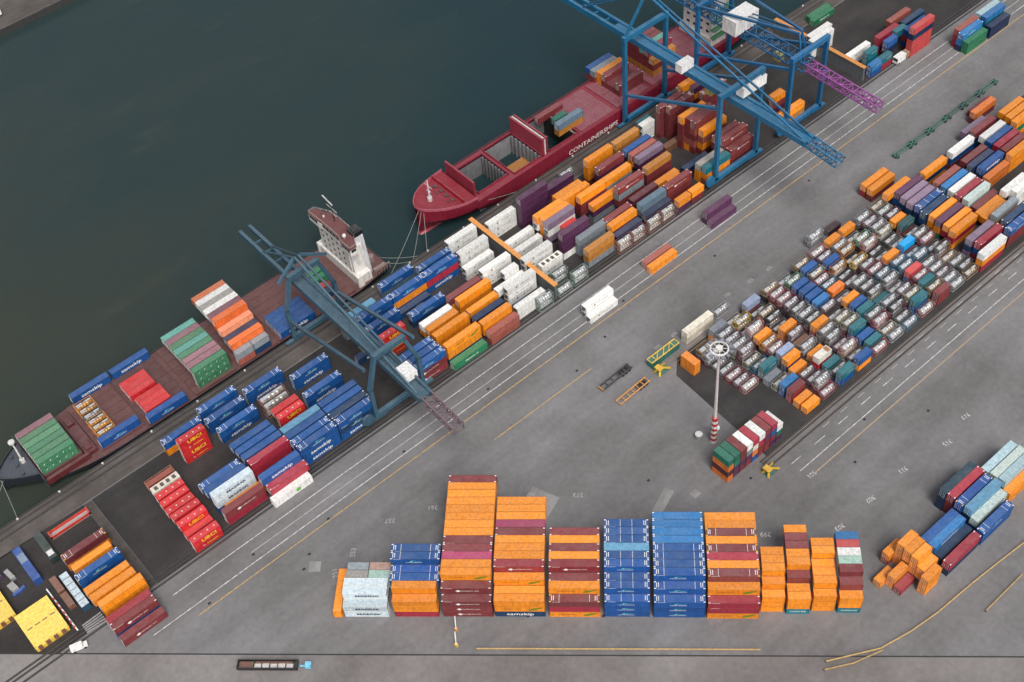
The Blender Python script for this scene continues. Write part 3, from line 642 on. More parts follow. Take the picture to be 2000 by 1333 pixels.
0|104.20|274.10|1.00|0.00|45|2.90|B|1|long blue container, single tier, second from the quay, on the grey ship under the crane
0|304.32|137.03|5.18|0.00|40|2.59|Bd|1|dark blue container, top tier, second row up, beyond the tank yard
0|104.20|276.60|1.00|0.00|45|2.90|B|1|long blue container, single tier, third from the quay, on the grey ship under the crane
0|104.20|279.10|1.00|0.00|45|2.90|B|1|long blue container, single tier, fourth from the quay, on the grey ship under the crane
0|211.13|224.72|2.59|0.00|40|2.59|N|0|navy container past the reefers
0|333.47|170.83|5.18|0.00|40|2.59|M|1|maroon container, sixth row up, fourth bay along, beyond the tank yard
0|289.61|148.97|5.18|0.00|40|2.59|O|1|orange container, fourth row up, first bay along, beyond the tank yard
0|345.04|178.47|2.59|0.00|40|2.59|Oc|3|deep orange container on top of maroon one, beyond the tank yard
0|320.05|154.94|2.59|0.00|40|2.59|Oc|3|deep orange container on top of deep orange one, beyond the tank yard
0|347.84|163.89|5.18|0.00|40|2.59|O|3|orange container, top tier, first row up, fifth bay along, beyond the tank yard
0|289.96|154.94|5.18|0.00|40|2.59|O|1|orange container, top tier, sixth row up, beyond the tank yard
0|137.33|224.72|2.90|0.00|45|2.90|O|2|long orange container on top of dark blue one, beyond the grey crane
0|211.92|230.56|5.18|0.00|40|2.59|M|0|maroon container, top tier, fifth from the road, past the reefers
0|290.20|160.91|5.18|0.00|40|2.59|B|1|blue container, top tier, eighth row up, beyond the tank yard
0|254.34|227.64|5.18|0.00|40|2.59|Gw|1|grey container under the blue crane
0|290.22|166.88|5.18|0.00|40|2.59|Pl|1|lavender container, top tier, tenth row up, beyond the tank yard
0|80.56|224.72|0.00|0.00|45|2.90|B|3|long blue container, bottom tier, first from the road, third bay along, before the grey crane
0|290.81|169.73|5.18|0.00|40|2.59|P|1|purple container on top of blue one, beyond the tank yard
0|304.00|160.91|5.18|0.00|40|2.59|Bc|1|bright blue container beyond the tank yard
0|241.31|248.08|5.18|0.00|40|2.59|Rb|1|brick red container before the blue crane
0|303.84|154.94|5.18|0.00|40|2.59|Rd|1|crimson container on top of maroon one, beyond the tank yard
0|137.93|253.92|2.90|0.00|45|2.90|O|2|long orange container on top of blue one, beyond the grey crane
0|288.41|181.81|2.59|0.00|40|2.59|O|1|orange container, top tier, thirteenth row up, beyond the tank yard
0|70.16|165.94|2.75|-43.45|40|2.75|O|2|orange container on top of crimson one, second bay of tall front row
0|73.20|275.72|6.18|0.00|40|2.59|Pk|1|dusty pink container, top tier, second from the quay, amidships on the grey ship
0|303.82|163.89|5.18|0.00|40|2.59|Rb|1|brick red container beyond the tank yard
0|241.36|251.00|5.18|0.00|40|2.59|B|1|blue container before the blue crane
0|287.60|172.20|5.18|0.00|40|2.59|O|1|orange container on top of orange one, tank yard
0|73.20|278.34|6.18|0.00|40|2.59|Pk|1|dusty pink container, top tier, third from the quay, amidships on the grey ship
0|360.61|218.98|10.36|0.00|40|2.59|Rs|3|red container on top of navy one, at the far quay end
0|81.43|256.84|0.00|0.00|45|2.90|B|3|long blue container, bottom tier, ninth from the road, third bay along, before the grey crane
0|88.00|276.81|6.20|0.00|40|2.60|N|1|navy container tallest bay of grey ship
0|70.16|165.94|0.00|-43.45|40|2.75|Rd|2|crimson container second bay of tall front row
0|112.14|126.59|2.75|-43.45|40|2.75|Bv|2|blue container, second tier, sixth bay of tall front row
0|59.96|175.47|0.00|-43.45|40|2.75|Wm|2|pale blue container, bottom tier, first bay of tall front row
0|318.41|160.91|5.18|0.00|40|2.59|N|1|navy container beyond the tank yard
0|73.20|280.96|6.18|0.00|40|2.59|Gs|1|green container, top tier, fourth from the quay, amidships on the grey ship
0|151.71|253.92|2.90|0.00|45|2.90|Rd|2|long crimson container beyond the grey crane
0|304.10|157.92|5.18|0.00|40|2.59|W|1|white container on top of maroon one, beyond the tank yard
0|350.56|257.76|0.00|0.00|40|2.59|Gn|3|green container, ground tier, third from the road, at the far quay end
0|73.20|283.58|6.18|0.00|40|2.59|Te|1|teal container, top tier, fifth from the quay, amidships on the grey ship
0|112.14|126.59|0.00|-43.45|40|2.75|Bv|2|blue container, bottom tier, sixth bay of tall front row
0|262.47|244.20|11.58|0.00|40|2.90|O|1|orange container, top tier, seventh from the road, under the blue crane
0|194.76|243.15|8.69|0.00|40|2.90|O|1|orange container, top tier, third from the road, past the fire wall
0|88.00|284.19|11.40|0.00|40|2.60|Pk2|1|plum container tallest bay of grey ship
0|151.71|253.92|0.00|0.00|45|2.90|B|2|long blue container, bottom tier, seventh from the road, beyond the grey crane
0|193.93|245.59|8.69|0.00|40|2.90|O|1|orange container, top tier, fourth from the road, past the fire wall
0|73.20|286.20|6.18|0.00|40|2.59|Gs2|1|green container, top tier, sixth from the quay, amidships on the grey ship
0|88.00|286.65|11.40|0.00|40|2.60|W|1|white container, top tier, seventh from the quay, tallest bay of grey ship
0|19.70|276.00|3.50|0.00|40|2.59|Gt|3|green container, bottom tier, on the grey ship bow
0|73.20|273.10|3.59|0.00|40|2.59|Gt|3|green container, second tier, amidships on the grey ship
0|73.20|288.82|6.18|0.00|40|2.59|Pk|1|dusty pink container, top tier, seventh from the quay, amidships on the grey ship
0|88.00|289.11|11.40|0.00|40|2.60|Gw|1|grey container tallest bay of grey ship
0|316.19|145.69|5.18|0.00|40|2.59|W|1|white container, top tier, second row up, beyond the tank yard
0|73.20|273.10|1.00|0.00|40|2.59|Gt|3|green container, bottom tier, amidships on the grey ship
0|376.34|207.57|5.18|0.00|40|2.59|Bc|3|bright blue container on top of bright blue one, parked on the far quay road
0|73.20|291.44|6.18|0.00|40|2.59|Te|1|teal container, top tier, eighth from the quay, amidships on the grey ship
3|40.21|221.86|2.59|0.00|30|2.59|R|3|red bulk container, top tier, first from the road, in the row of red bulk containers
3|40.37|229.15|2.59|0.00|30|2.59|R|3|red bulk container, top tier, third from the road, in the row of red bulk containers
3|54.82|251.00|7.77|0.00|30|2.59|R|3|red bulk container, top tier, sixth from the road, first bay along, before the grey crane
3|82.96|239.32|5.18|0.00|30|2.59|R|3|red bulk container, top tier, fifth from the road, before the grey crane
3|124.06|240.65|7.77|0.00|30|2.59|R|3|red bulk container, top tier, under the grey crane
3|40.35|232.58|2.59|0.00|30|2.59|R|1|red bulk container, top tier, fourth from the road, in the row of red bulk containers
3|183.94|232.18|2.59|0.00|30|2.59|Wb|3|white bulk container past the fire wall
3|54.40|283.80|1.00|0.00|30|2.59|R|1|red bulk container, single tier, fifth from the quay, on grey ship beside the red ones
3|122.60|282.90|1.00|0.00|30|2.59|Gn|1|green bulk container, single tier, third from the quay, before the grey ship tower
3|40.41|226.68|0.00|0.00|30|2.59|R|3|red bulk container, ground tier, in the row of red bulk containers
3|40.14|235.50|2.59|0.00|30|2.59|R|1|red bulk container, top tier, fifth from the road, in the row of red bulk containers
3|40.29|238.84|2.59|0.00|30|2.59|R|1|red bulk container, top tier, sixth from the road, in the row of red bulk containers
3|194.50|277.20|-4.00|0.00|30|2.59|Gb|3|slate blue bulk container in the red ship hold
3|122.60|290.00|1.00|0.00|30|2.59|G|1|grey bulk container before the grey ship tower
3|40.54|241.92|2.59|0.00|30|2.59|R|1|red bulk container, top tier, seventh from the road, in the row of red bulk containers
3|40.80|245.03|2.59|0.00|30|2.59|Wbulk|1|cream bulk container in the row of red bulk containers
3|83.05|242.24|5.18|0.00|30|2.59|R|1|red bulk container, sixth from the road, third bay along, before the grey crane
3|40.69|248.33|2.59|0.00|30|2.59|tankRust|1|rusty bulk container in the row of red bulk containers
3|55.20|275.60|0.20|0.00|30|2.59|R|1|red bulk container, single tier, second from the quay, on grey ship beside the red ones
3|122.60|285.90|1.00|0.00|30|2.59|Gn|1|green bulk container, single tier, fourth from the quay, before the grey ship tower
3|55.20|278.06|0.20|0.00|30|2.59|R|1|red bulk container, single tier, third from the quay, on grey ship beside the red ones
3|54.82|251.00|5.18|0.00|30|2.59|R|3|red bulk container, third tier, before the grey crane
3|55.20|280.52|0.20|0.00|30|2.59|R|1|red bulk container, single tier, fourth from the quay, on grey ship beside the red ones
3|54.82|251.00|2.59|0.00|30|2.59|R|3|red bulk container, second tier, sixth from the road, before the grey crane
3|40.21|221.86|0.00|0.00|30|2.59|R|3|red bulk container, bottom tier, in the row of red bulk containers
3|54.82|251.00|0.00|0.00|30|2.59|R|3|red bulk container, bottom tier, before the grey crane
3|54.40|286.26|1.00|0.00|30|2.59|R|1|red bulk container, single tier, sixth from the quay, on grey ship beside the red ones
3|124.06|240.65|5.18|0.00|30|2.59|R|3|red bulk container, third tier, under the grey crane
3|54.40|288.72|1.00|0.00|30|2.59|R|1|red bulk container, single tier, seventh from the quay, on grey ship beside the red ones
3|124.06|240.65|2.59|0.00|30|2.59|R|3|red bulk container, second tier, under the grey crane
3|124.06|240.65|0.00|0.00|30|2.59|R|3|red bulk container, bottom tier, under the grey crane
3|82.96|239.32|2.59|0.00|30|2.59|R|3|red bulk container, second tier, fifth from the road, before the grey crane
1|82.78|248.08|2.59|0.00|30|2.59|T|3|silver tank in a brown frame, top tier, seventh from the road, before the grey crane
1|83.12|251.00|2.59|0.00|30|2.59|T|1|silver tank in a brown frame, top tier, eighth from the road, before the grey crane
1|195.50|151.95|0.00|0.00|20|2.59|tW|3|white tank in a red frame, first row up, first bay from the mast, tank yard
1|194.65|166.88|2.59|0.00|20|2.59|tS|3|silver tank in a grey frame, sixth row up, first bay from the mast, tank yard
1|203.70|160.91|2.59|0.00|20|2.59|tSm|3|silver tank in a maroon frame, top tier, tenth row up, tank yard
1|211.19|137.03|2.59|0.00|20|2.59|tS|3|silver tank in a grey frame, top tier, second row up, tank yard
1|210.50|134.04|0.00|0.00|20|2.59|tPk|3|pinkish tank in a red frame, first row up, third bay from the mast, tank yard
1|210.50|163.89|5.18|0.00|20|2.59|tW|3|white tank in a red frame, eleventh row up, third bay from the mast, tank yard
1|173.07|221.29|2.59|0.00|20|2.59|S|3|silver tank in a green-grey frame on top of silver tank one, before the fire wall
1|211.50|169.86|2.59|0.00|20|2.59|tYe|3|cream tank in a yellow frame on top of cream tank one, tank yard
1|219.50|154.94|2.59|0.00|20|2.59|tSm|3|silver tank in a maroon frame, eighth row up, fourth bay from the mast, tank yard
1|182.04|221.80|0.00|0.00|20|2.59|S|3|silver tank in a green-grey frame, ground tier, past the fire wall
1|184.12|226.36|2.59|0.00|20|2.59|S|3|silver tank in a green-grey frame, top tier, second from the road, past the fire wall
1|219.50|163.89|2.59|0.00|20|2.59|tDk|3|dark tank in a black frame on top of pinkish tank one, tank yard
1|188.97|221.80|2.59|0.00|20|2.59|S|3|silver tank in a green-grey frame, top tier, first from the road, past the fire wall
1|227.00|140.01|2.59|0.00|20|2.59|tW|3|white tank in a red frame on top of cream tank one, tank yard
1|226.90|145.98|2.59|0.00|20|2.59|tGr|3|grey tank in a dark frame, fifth row up, fifth bay from the mast, tank yard
1|218.50|148.97|2.59|0.00|20|2.59|tS|3|silver tank in a grey frame, sixth row up, fourth bay from the mast, tank yard
1|211.64|178.96|0.00|0.00|20|2.59|tS|3|silver tank in a grey frame, ground tier, on the lane beside the tank yard
1|209.77|221.80|2.59|0.00|20|2.59|T|3|silver tank, top tier, first from the road, third bay along, past the reefers
1|242.50|140.01|2.59|0.00|20|2.59|tPk|3|pinkish tank in a red frame, top tier, third row up, tank yard
1|243.03|134.04|0.00|0.00|20|2.59|tS|3|silver tank in a grey frame, first row up, seventh bay from the mast, tank yard
1|235.18|134.04|0.00|0.00|20|2.59|tPk|3|pinkish tank in a red frame, first row up, sixth bay from the mast, tank yard
1|250.38|140.01|2.59|0.00|20|2.59|tDk|3|dark tank in a black frame on top of silver tank one, tank yard
1|195.00|154.94|0.00|0.00|20|2.59|tSm|1|silver tank in a maroon frame, second row up, first bay from the mast, tank yard
1|250.73|148.97|2.59|0.00|20|2.59|tGr|3|grey tank in a dark frame on top of cream tank one, tank yard
1|194.92|157.92|0.00|0.00|20|2.59|tPk|1|pinkish tank in a red frame, ground tier, third row up, tank yard
1|194.94|160.91|0.00|0.00|20|2.59|tGr|1|grey tank in a dark frame, ground tier, fourth row up, tank yard
1|250.86|163.89|2.59|0.00|20|2.59|tOr|3|silver tank in an orange frame, top tier, eleventh row up, tank yard
1|195.00|163.89|0.00|0.00|20|2.59|tGr|1|grey tank in a dark frame, ground tier, fifth row up, tank yard
1|235.23|154.94|2.59|0.00|20|2.59|tSm|2|silver tank in a maroon frame, eighth row up, sixth bay from the mast, tank yard
1|194.83|169.86|2.59|0.00|20|2.59|tBe|1|tan tank in a brown frame, top tier, seventh row up, tank yard
1|223.74|221.80|2.59|0.00|20|2.59|T|3|silver tank, top tier, first from the road, fourth bay along, past the reefers
1|203.20|157.92|0.00|0.00|20|2.59|tCr|1|cream tank in a beige frame, ground tier, ninth row up, tank yard
1|203.70|163.89|2.59|0.00|20|2.59|tS|1|silver tank in a grey frame, top tier, eleventh row up, tank yard
1|258.09|134.04|0.00|0.00|20|2.59|tW|3|white tank in a red frame, first row up, ninth bay from the mast, tank yard
1|203.70|166.88|2.59|0.00|20|2.59|tSm|1|silver tank in a maroon frame, twelfth row up, second bay from the mast, tank yard
1|203.70|169.86|2.59|0.00|20|2.59|tS|1|silver tank in a grey frame, thirteenth row up, second bay from the mast, tank yard
1|256.48|178.52|2.59|0.00|20|2.59|tS|3|silver tank in a grey frame, top tier, on the lane beside the tank yard
1|216.22|221.80|2.59|0.00|20|2.59|T|2|silver tank in a brown frame, top tier, second from the road, past the reefers
1|266.48|163.89|2.59|0.00|20|2.59|tW|3|white tank in a red frame on top of pinkish tank one, tank yard
1|258.41|148.97|2.59|0.00|20|2.59|tS|3|silver tank in a grey frame, sixth row up, ninth bay from the mast, tank yard
1|210.50|154.94|2.59|0.00|20|2.59|tPk|1|pinkish tank in a red frame on top of cream tank one, tank yard
1|227.90|154.94|2.59|0.00|20|2.59|tGr|1|grey tank in a dark frame, top tier, eighth row up, tank yard
1|227.85|157.92|2.59|0.00|20|2.59|tS|1|silver tank in a grey frame, top tier, ninth row up, tank yard
1|250.02|134.04|0.00|0.00|20|2.59|tSb|2|silver tank in a blue frame, ground tier, first row up, tank yard
1|235.13|145.98|2.59|0.00|20|2.59|tCr|1|cream tank in a beige frame, top tier, fifth row up, tank yard
1|227.90|160.91|2.59|0.00|20|2.59|tGr|1|grey tank in a dark frame, top tier, tenth row up, tank yard
1|230.38|221.80|2.59|0.00|20|2.59|T|2|silver tank in a brown frame on top of silver tank one, before the blue crane
1|210.83|157.92|2.59|0.00|20|2.59|tOr|1|silver tank in an orange frame on top of grey tank one, tank yard
1|227.90|163.89|2.59|0.00|20|2.59|tSm|1|silver tank in a maroon frame, top tier, eleventh row up, tank yard
1|227.90|166.88|2.59|0.00|20|2.59|tPk|1|pinkish tank in a red frame, top tier, twelfth row up, tank yard
1|258.50|166.88|2.59|0.00|20|2.59|tOr|3|silver tank in an orange frame, top tier, twelfth row up, tank yard
1|281.20|145.98|2.59|0.00|20|2.59|tGr|3|grey tank in a dark frame on top of pinkish tank one, tank yard
1|227.90|169.86|2.59|0.00|20|2.59|tPk|1|pinkish tank in a red frame, top tier, thirteenth row up, tank yard
1|242.92|143.00|2.59|0.00|20|2.59|tS|1|silver tank in a grey frame, fourth row up, seventh bay from the mast, tank yard
1|227.90|172.85|2.59|0.00|20|2.59|tBe|1|tan tank in a brown frame on top of dark tank one, tank yard
1|219.50|166.88|2.59|0.00|20|2.59|tBe|1|tan tank in a brown frame, top tier, twelfth row up, tank yard
1|227.37|148.97|2.59|0.00|20|2.59|tS|1|silver tank in a grey frame, sixth row up, fifth bay from the mast, tank yard
1|235.80|169.86|2.59|0.00|20|2.59|tGn|1|silver tank in a green frame on top of silver tank one, tank yard
1|274.17|163.89|2.59|0.00|20|2.59|tCr|3|cream tank in a beige frame on top of grey tank one, tank yard
1|234.80|148.97|2.59|0.00|20|2.59|tCr|1|cream tank in a beige frame on top of cream tank one, tank yard
1|250.62|151.95|2.59|0.00|20|2.59|tGr|1|grey tank in a dark frame, top tier, seventh row up, tank yard
1|281.26|151.95|2.59|0.00|20|2.59|tPk|3|pinkish tank in a red frame, top tier, seventh row up, tank yard
1|250.64|154.94|2.59|0.00|20|2.59|tS|1|silver tank in a grey frame, eighth row up, eighth bay from the mast, tank yard
1|242.77|137.03|0.00|0.00|20|2.59|tCr|0|cream tank in a beige frame, ground tier, second row up, tank yard
1|265.50|137.03|2.59|0.00|20|2.59|tBe|1|tan tank in a brown frame on top of grey tank one, tank yard
1|250.00|137.03|0.00|0.00|20|2.59|tGr|0|grey tank in a dark frame, second row up, eighth bay from the mast, tank yard
1|211.50|143.00|0.00|0.00|20|2.59|tSm|1|silver tank in a maroon frame, fourth row up, third bay from the mast, tank yard
1|273.80|148.97|2.59|0.00|20|2.59|tSb|2|silver tank in a blue frame, sixth row up, eleventh bay from the mast, tank yard
1|243.19|172.85|2.59|0.00|20|2.59|tBe|1|tan tank in a brown frame, fourteenth row up, seventh bay from the mast, tank yard
1|257.55|160.91|2.59|0.00|20|2.59|tYe|1|cream tank in a yellow frame on top of grey tank one, tank yard
1|250.45|143.00|2.59|0.00|20|2.59|tS|1|silver tank in a grey frame, fourth row up, eighth bay from the mast, tank yard
1|266.47|148.97|2.59|0.00|20|2.59|tSb|1|silver tank in a blue frame on top of grey tank one, tank yard
1|258.50|151.95|2.59|0.00|20|2.59|tSb|1|silver tank in a blue frame, seventh row up, ninth bay from the mast, tank yard
1|280.96|134.04|0.00|0.00|20|2.59|tBe|2|tan tank in a brown frame, ground tier, first row up, tank yard
1|251.00|172.85|2.59|0.00|20|2.59|tW|1|white tank in a red frame, top tier, fourteenth row up, tank yard
1|258.13|157.92|2.59|0.00|20|2.59|tSm|1|silver tank in a maroon frame, top tier, ninth row up, tank yard
1|258.02|140.01|2.59|0.00|20|2.59|tCr|1|cream tank in a beige frame, top tier, third row up, tank yard
1|266.50|166.88|2.59|0.00|20|2.59|tGn|1|silver tank in a green frame on top of dark tank one, tank yard
1|273.80|134.04|0.00|0.00|20|2.59|tS|3|silver tank in a grey frame, first row up, eleventh bay from the mast, tank yard
1|257.75|143.00|2.59|0.00|20|2.59|tSm|0|silver tank in a maroon frame, top tier, fourth row up, tank yard
1|242.50|160.91|2.59|0.00|20|2.59|tSb|0|silver tank in a blue frame, top tier, tenth row up, tank yard
1|266.26|143.00|2.59|0.00|20|2.59|tPk|1|pinkish tank in a red frame on top of grey tank one, tank yard
1|274.60|166.88|2.59|0.00|20|2.59|tS|1|silver tank in a grey frame, top tier, twelfth row up, tank yard
1|282.20|137.03|0.00|0.00|20|2.59|tGr|1|grey tank in a dark frame, second row up, twelfth bay from the mast, tank yard
1|251.00|169.86|2.59|0.00|20|2.59|tSm|1|silver tank in a maroon frame, thirteenth row up, eighth bay from the mast, tank yard
1|266.37|151.95|2.59|0.00|20|2.59|tSb|1|silver tank in a blue frame, seventh row up, tenth bay from the mast, tank yard
1|39.20|280.15|1.00|0.00|20|2.59|tOr2|1|ochre tank in an orange frame, single tier, aft of grey ship bow stack
1|258.33|154.94|2.59|0.00|20|2.59|tPk|1|pinkish tank in a red frame on top of pinkish tank one, tank yard
1|39.20|277.30|1.00|0.00|20|2.59|tOr2|1|ochre tank in an orange frame, single tier, aft of grey ship bow stack
1|274.13|172.85|2.59|0.00|20|2.59|tS|1|silver tank in a grey frame on top of grey tank one, tank yard
1|39.20|283.00|1.00|0.00|20|2.59|tOr2|1|ochre tank in an orange frame, single tier, aft of grey ship bow stack
1|39.20|285.85|1.00|0.00|20|2.59|tGr|1|grey tank in a dark frame aft of grey ship bow stack
1|258.50|169.86|2.59|0.00|20|2.59|tS|1|silver tank in a grey frame, thirteenth row up, ninth bay from the mast, tank yard
1|281.70|140.01|0.00|0.00|20|2.59|tS|1|silver tank in a grey frame, ground tier, third row up, tank yard
1|274.09|169.86|2.59|0.00|20|2.59|tSm|1|silver tank in a maroon frame on top of cream tank one, tank yard
1|243.50|166.88|2.59|0.00|20|2.59|tCr|1|cream tank in a beige frame on top of silver tank one, tank yard
1|39.20|288.70|1.00|0.00|20|2.59|tOr2|1|ochre tank in an orange frame, single tier, aft of grey ship bow stack
1|242.50|163.89|2.59|0.00|20|2.59|tPk|0|pinkish tank in a red frame, top tier, eleventh row up, tank yard
1|39.20|291.55|1.00|0.00|20|2.59|tOr2|1|ochre tank in an orange frame, single tier, aft of grey ship bow stack
1|274.26|160.91|0.00|0.00|20|2.59|tGr|1|grey tank in a dark frame, tenth row up, eleventh bay from the mast, tank yard
1|274.25|137.03|0.00|0.00|20|2.59|tS|1|silver tank in a grey frame, ground tier, second row up, tank yard
1|274.18|140.01|0.00|0.00|20|2.59|tSm|1|silver tank in a maroon frame, third row up, eleventh bay from the mast, tank yard
1|281.43|154.94|2.59|0.00|20|2.59|tS|0|silver tank in a grey frame, eighth row up, twelfth bay from the mast, tank yard
1|281.49|169.86|2.59|0.00|20|2.59|tS|1|silver tank in a grey frame, thirteenth row up, twelfth bay from the mast, tank yard
1|282.20|166.88|2.59|0.00|20|2.59|tSm|1|silver tank in a maroon frame, twelfth row up, twelfth bay from the mast, tank yard
1|251.00|160.91|0.00|0.00|20|2.59|tDk|1|dark tank in a black frame, tenth row up, eighth bay from the mast, tank yard
1|281.44|172.85|2.59|0.00|20|2.59|tBe|0|tan tank in a brown frame, fourteenth row up, twelfth bay from the mast, tank yard
1|274.80|143.00|0.00|0.00|20|2.59|tS|1|silver tank in a grey frame, ground tier, fourth row up, tank yard
1|203.20|145.98|0.00|0.00|20|2.59|tCr|1|cream tank in a beige frame, ground tier, fifth row up, tank yard
1|203.70|154.94|0.00|0.00|20|2.59|tSb|1|silver tank in a blue frame, ground tier, eighth row up, tank yard
1|281.20|143.00|0.00|0.00|20|2.59|tBe|0|tan tank in a brown frame, ground tier, fourth row up, tank yard
1|211.50|140.01|0.00|0.00|20|2.59|tSm|1|silver tank in a maroon frame, third row up, third bay from the mast, tank yard
1|266.50|160.91|0.00|0.00|20|2.59|tDk|1|dark tank in a black frame, tenth row up, tenth bay from the mast, tank yard
1|274.80|145.98|0.00|0.00|20|2.59|tS|1|silver tank in a grey frame, fifth row up, eleventh bay from the mast, tank yard
1|227.29|143.00|0.00|0.00|20|2.59|tSm|1|silver tank in a maroon frame, fourth row up, fifth bay from the mast, tank yard
1|173.07|221.29|0.00|0.00|20|2.59|S|3|silver tank in a green-grey frame, bottom tier, before the fire wall
1|227.12|137.03|0.00|0.00|20|2.59|tSm|1|silver tank in a maroon frame, second row up, fifth bay from the mast, tank yard
1|184.12|226.36|0.00|0.00|20|2.59|S|3|silver tank in a green-grey frame, bottom tier, second from the road, past the fire wall
1|219.50|137.03|0.00|0.00|20|2.59|tGr|1|grey tank in a dark frame, second row up, fourth bay from the mast, tank yard
1|209.77|221.80|0.00|0.00|20|2.59|T|3|silver tank, bottom tier, first from the road, third bay along, past the reefers
1|188.97|221.80|0.00|0.00|20|2.59|S|2|silver tank in a green-grey frame, bottom tier, first from the road, past the fire wall
1|250.50|157.92|0.00|0.00|20|2.59|tSm|3|silver tank in a maroon frame, ground tier, ninth row up, tank yard
1|219.50|160.91|0.00|0.00|20|2.59|tGr|1|grey tank in a dark frame, tenth row up, fourth bay from the mast, tank yard
1|256.48|178.52|0.00|0.00|20|2.59|tS|3|silver tank in a grey frame, bottom tier, on the lane beside the tank yard
1|223.74|221.80|0.00|0.00|20|2.59|T|3|silver tank, bottom tier, first from the road, fourth bay along, past the reefers
1|219.00|169.86|0.00|0.00|20|2.59|tGr|3|grey tank in a dark frame, ground tier, thirteenth row up, tank yard
1|220.39|262.68|0.00|0.00|20|2.59|S|1|silver tank in a green-grey frame past the reefers
1|216.22|221.80|0.00|0.00|20|2.59|T|2|silver tank in a brown frame, bottom tier, second from the road, past the reefers
1|230.38|221.80|0.00|0.00|20|2.59|T|2|silver tank in a brown frame, bottom tier, before the blue crane
1|211.19|137.03|0.00|0.00|20|2.59|tPk|1|pinkish tank in a red frame, bottom tier, second row up, tank yard
1|243.00|154.94|0.00|0.00|20|2.59|tS|3|silver tank in a grey frame, ground tier, eighth row up, tank yard
1|274.30|157.92|0.00|0.00|20|2.59|tS|1|silver tank in a grey frame, ground tier, ninth row up, tank yard
1|211.00|172.85|0.00|0.00|20|2.59|tCr|0|cream tank in a beige frame, ground tier, fourteenth row up, tank yard
1|235.30|151.95|0.00|0.00|20|2.59|tGr|3|grey tank in a dark frame, ground tier, seventh row up, tank yard
1|194.65|166.88|0.00|0.00|20|2.59|tSm|1|silver tank in a maroon frame, sixth row up, first bay from the mast, tank yard
1|227.00|140.01|0.00|0.00|20|2.59|tCr|1|cream tank in a beige frame, bottom tier, third row up, tank yard
1|257.98|145.98|0.00|0.00|20|2.59|tS|2|silver tank in a grey frame, fifth row up, ninth bay from the mast, tank yard
1|274.30|151.95|0.00|0.00|20|2.59|tS|3|silver tank in a grey frame, ground tier, seventh row up, tank yard
1|281.38|148.97|0.00|0.00|20|2.59|tGr|1|grey tank in a dark frame, ground tier, sixth row up, tank yard
1|258.00|163.89|0.00|0.00|20|2.59|tDk|0|dark tank in a black frame, ground tier, eleventh row up, tank yard
1|281.70|157.92|0.00|0.00|20|2.59|tGr|3|grey tank in a dark frame, ninth row up, twelfth bay from the mast, tank yard
1|203.70|160.91|0.00|0.00|20|2.59|tSm|1|silver tank, bottom tier, tenth row up, second bay from the mast, tank yard
1|82.78|248.08|0.00|0.00|30|2.59|T|3|silver tank in a brown frame, bottom tier, before the grey crane
1|242.50|140.01|0.00|0.00|20|2.59|tSm|0|silver tank in a maroon frame, third row up, seventh bay from the mast, tank yard
1|203.70|163.89|0.00|0.00|20|2.59|tCr|1|cream tank in a beige frame, bottom tier, eleventh row up, tank yard
1|203.70|166.88|0.00|0.00|20|2.59|tGr|1|grey tank in a dark frame, bottom tier, twelfth row up, tank yard
1|194.83|169.86|0.00|0.00|20|2.59|tSm|1|silver tank in a maroon frame, bottom tier, seventh row up, tank yard
1|227.90|172.85|0.00|0.00|20|2.59|tDk|1|dark tank in a black frame, bottom tier, fourteenth row up, tank yard
1|266.00|157.92|0.00|0.00|20|2.59|tGr|3|grey tank in a dark frame, ninth row up, tenth bay from the mast, tank yard
1|250.38|140.01|0.00|0.00|20|2.59|tSm|1|silver tank in a maroon frame, third row up, eighth bay from the mast, tank yard
1|219.50|163.89|0.00|0.00|20|2.59|tPk|1|pinkish tank in a red frame, eleventh row up, fourth bay from the mast, tank yard
1|211.00|166.88|0.00|0.00|20|2.59|tDk|2|dark tank in a black frame, ground tier, twelfth row up, tank yard
1|210.50|163.89|2.59|0.00|20|2.59|tS|0|silver tank in a grey frame, second tier, tank yard
1|203.70|169.86|0.00|0.00|20|2.59|tDk|1|dark tank in a black frame, thirteenth row up, second bay from the mast, tank yard
1|227.90|154.94|0.00|0.00|20|2.59|tSm|1|silver tank in a maroon frame, bottom tier, eighth row up, tank yard
1|227.90|163.89|0.00|0.00|20|2.59|tDk|1|dark tank in a black frame, bottom tier, eleventh row up, tank yard
1|235.13|145.98|0.00|0.00|20|2.59|tPk|1|pinkish tank in a red frame, fifth row up, sixth bay from the mast, tank yard
1|218.50|148.97|0.00|0.00|20|2.59|tSm|1|silver tank in a maroon frame, sixth row up, fourth bay from the mast, tank yard
1|266.48|163.89|0.00|0.00|20|2.59|tPk|1|pinkish tank in a red frame, eleventh row up, tenth bay from the mast, tank yard
1|226.90|145.98|0.00|0.00|20|2.59|tSm|1|silver tank in a maroon frame, bottom tier, fifth row up, tank yard
1|235.30|172.85|0.00|0.00|20|2.59|tS|3|silver tank in a grey frame, ground tier, fourteenth row up, tank yard
1|266.50|166.88|0.00|0.00|20|2.59|tDk|1|dark tank in a black frame, twelfth row up, tenth bay from the mast, tank yard
1|219.50|154.94|0.00|0.00|20|2.59|tGr|1|grey tank in a dark frame, bottom tier, eighth row up, tank yard
1|274.13|172.85|0.00|0.00|20|2.59|tGr|3|grey tank in a dark frame, bottom tier, fourteenth row up, tank yard
1|266.00|169.86|0.00|0.00|20|2.59|tS|1|silver tank in a grey frame, ground tier, thirteenth row up, tank yard
1|258.41|148.97|0.00|0.00|20|2.59|tSm|1|silver tank in a maroon frame, sixth row up, ninth bay from the mast, tank yard
1|274.17|163.89|0.00|0.00|20|2.59|tGr|1|grey tank in a dark frame, bottom tier, eleventh row up, tank yard
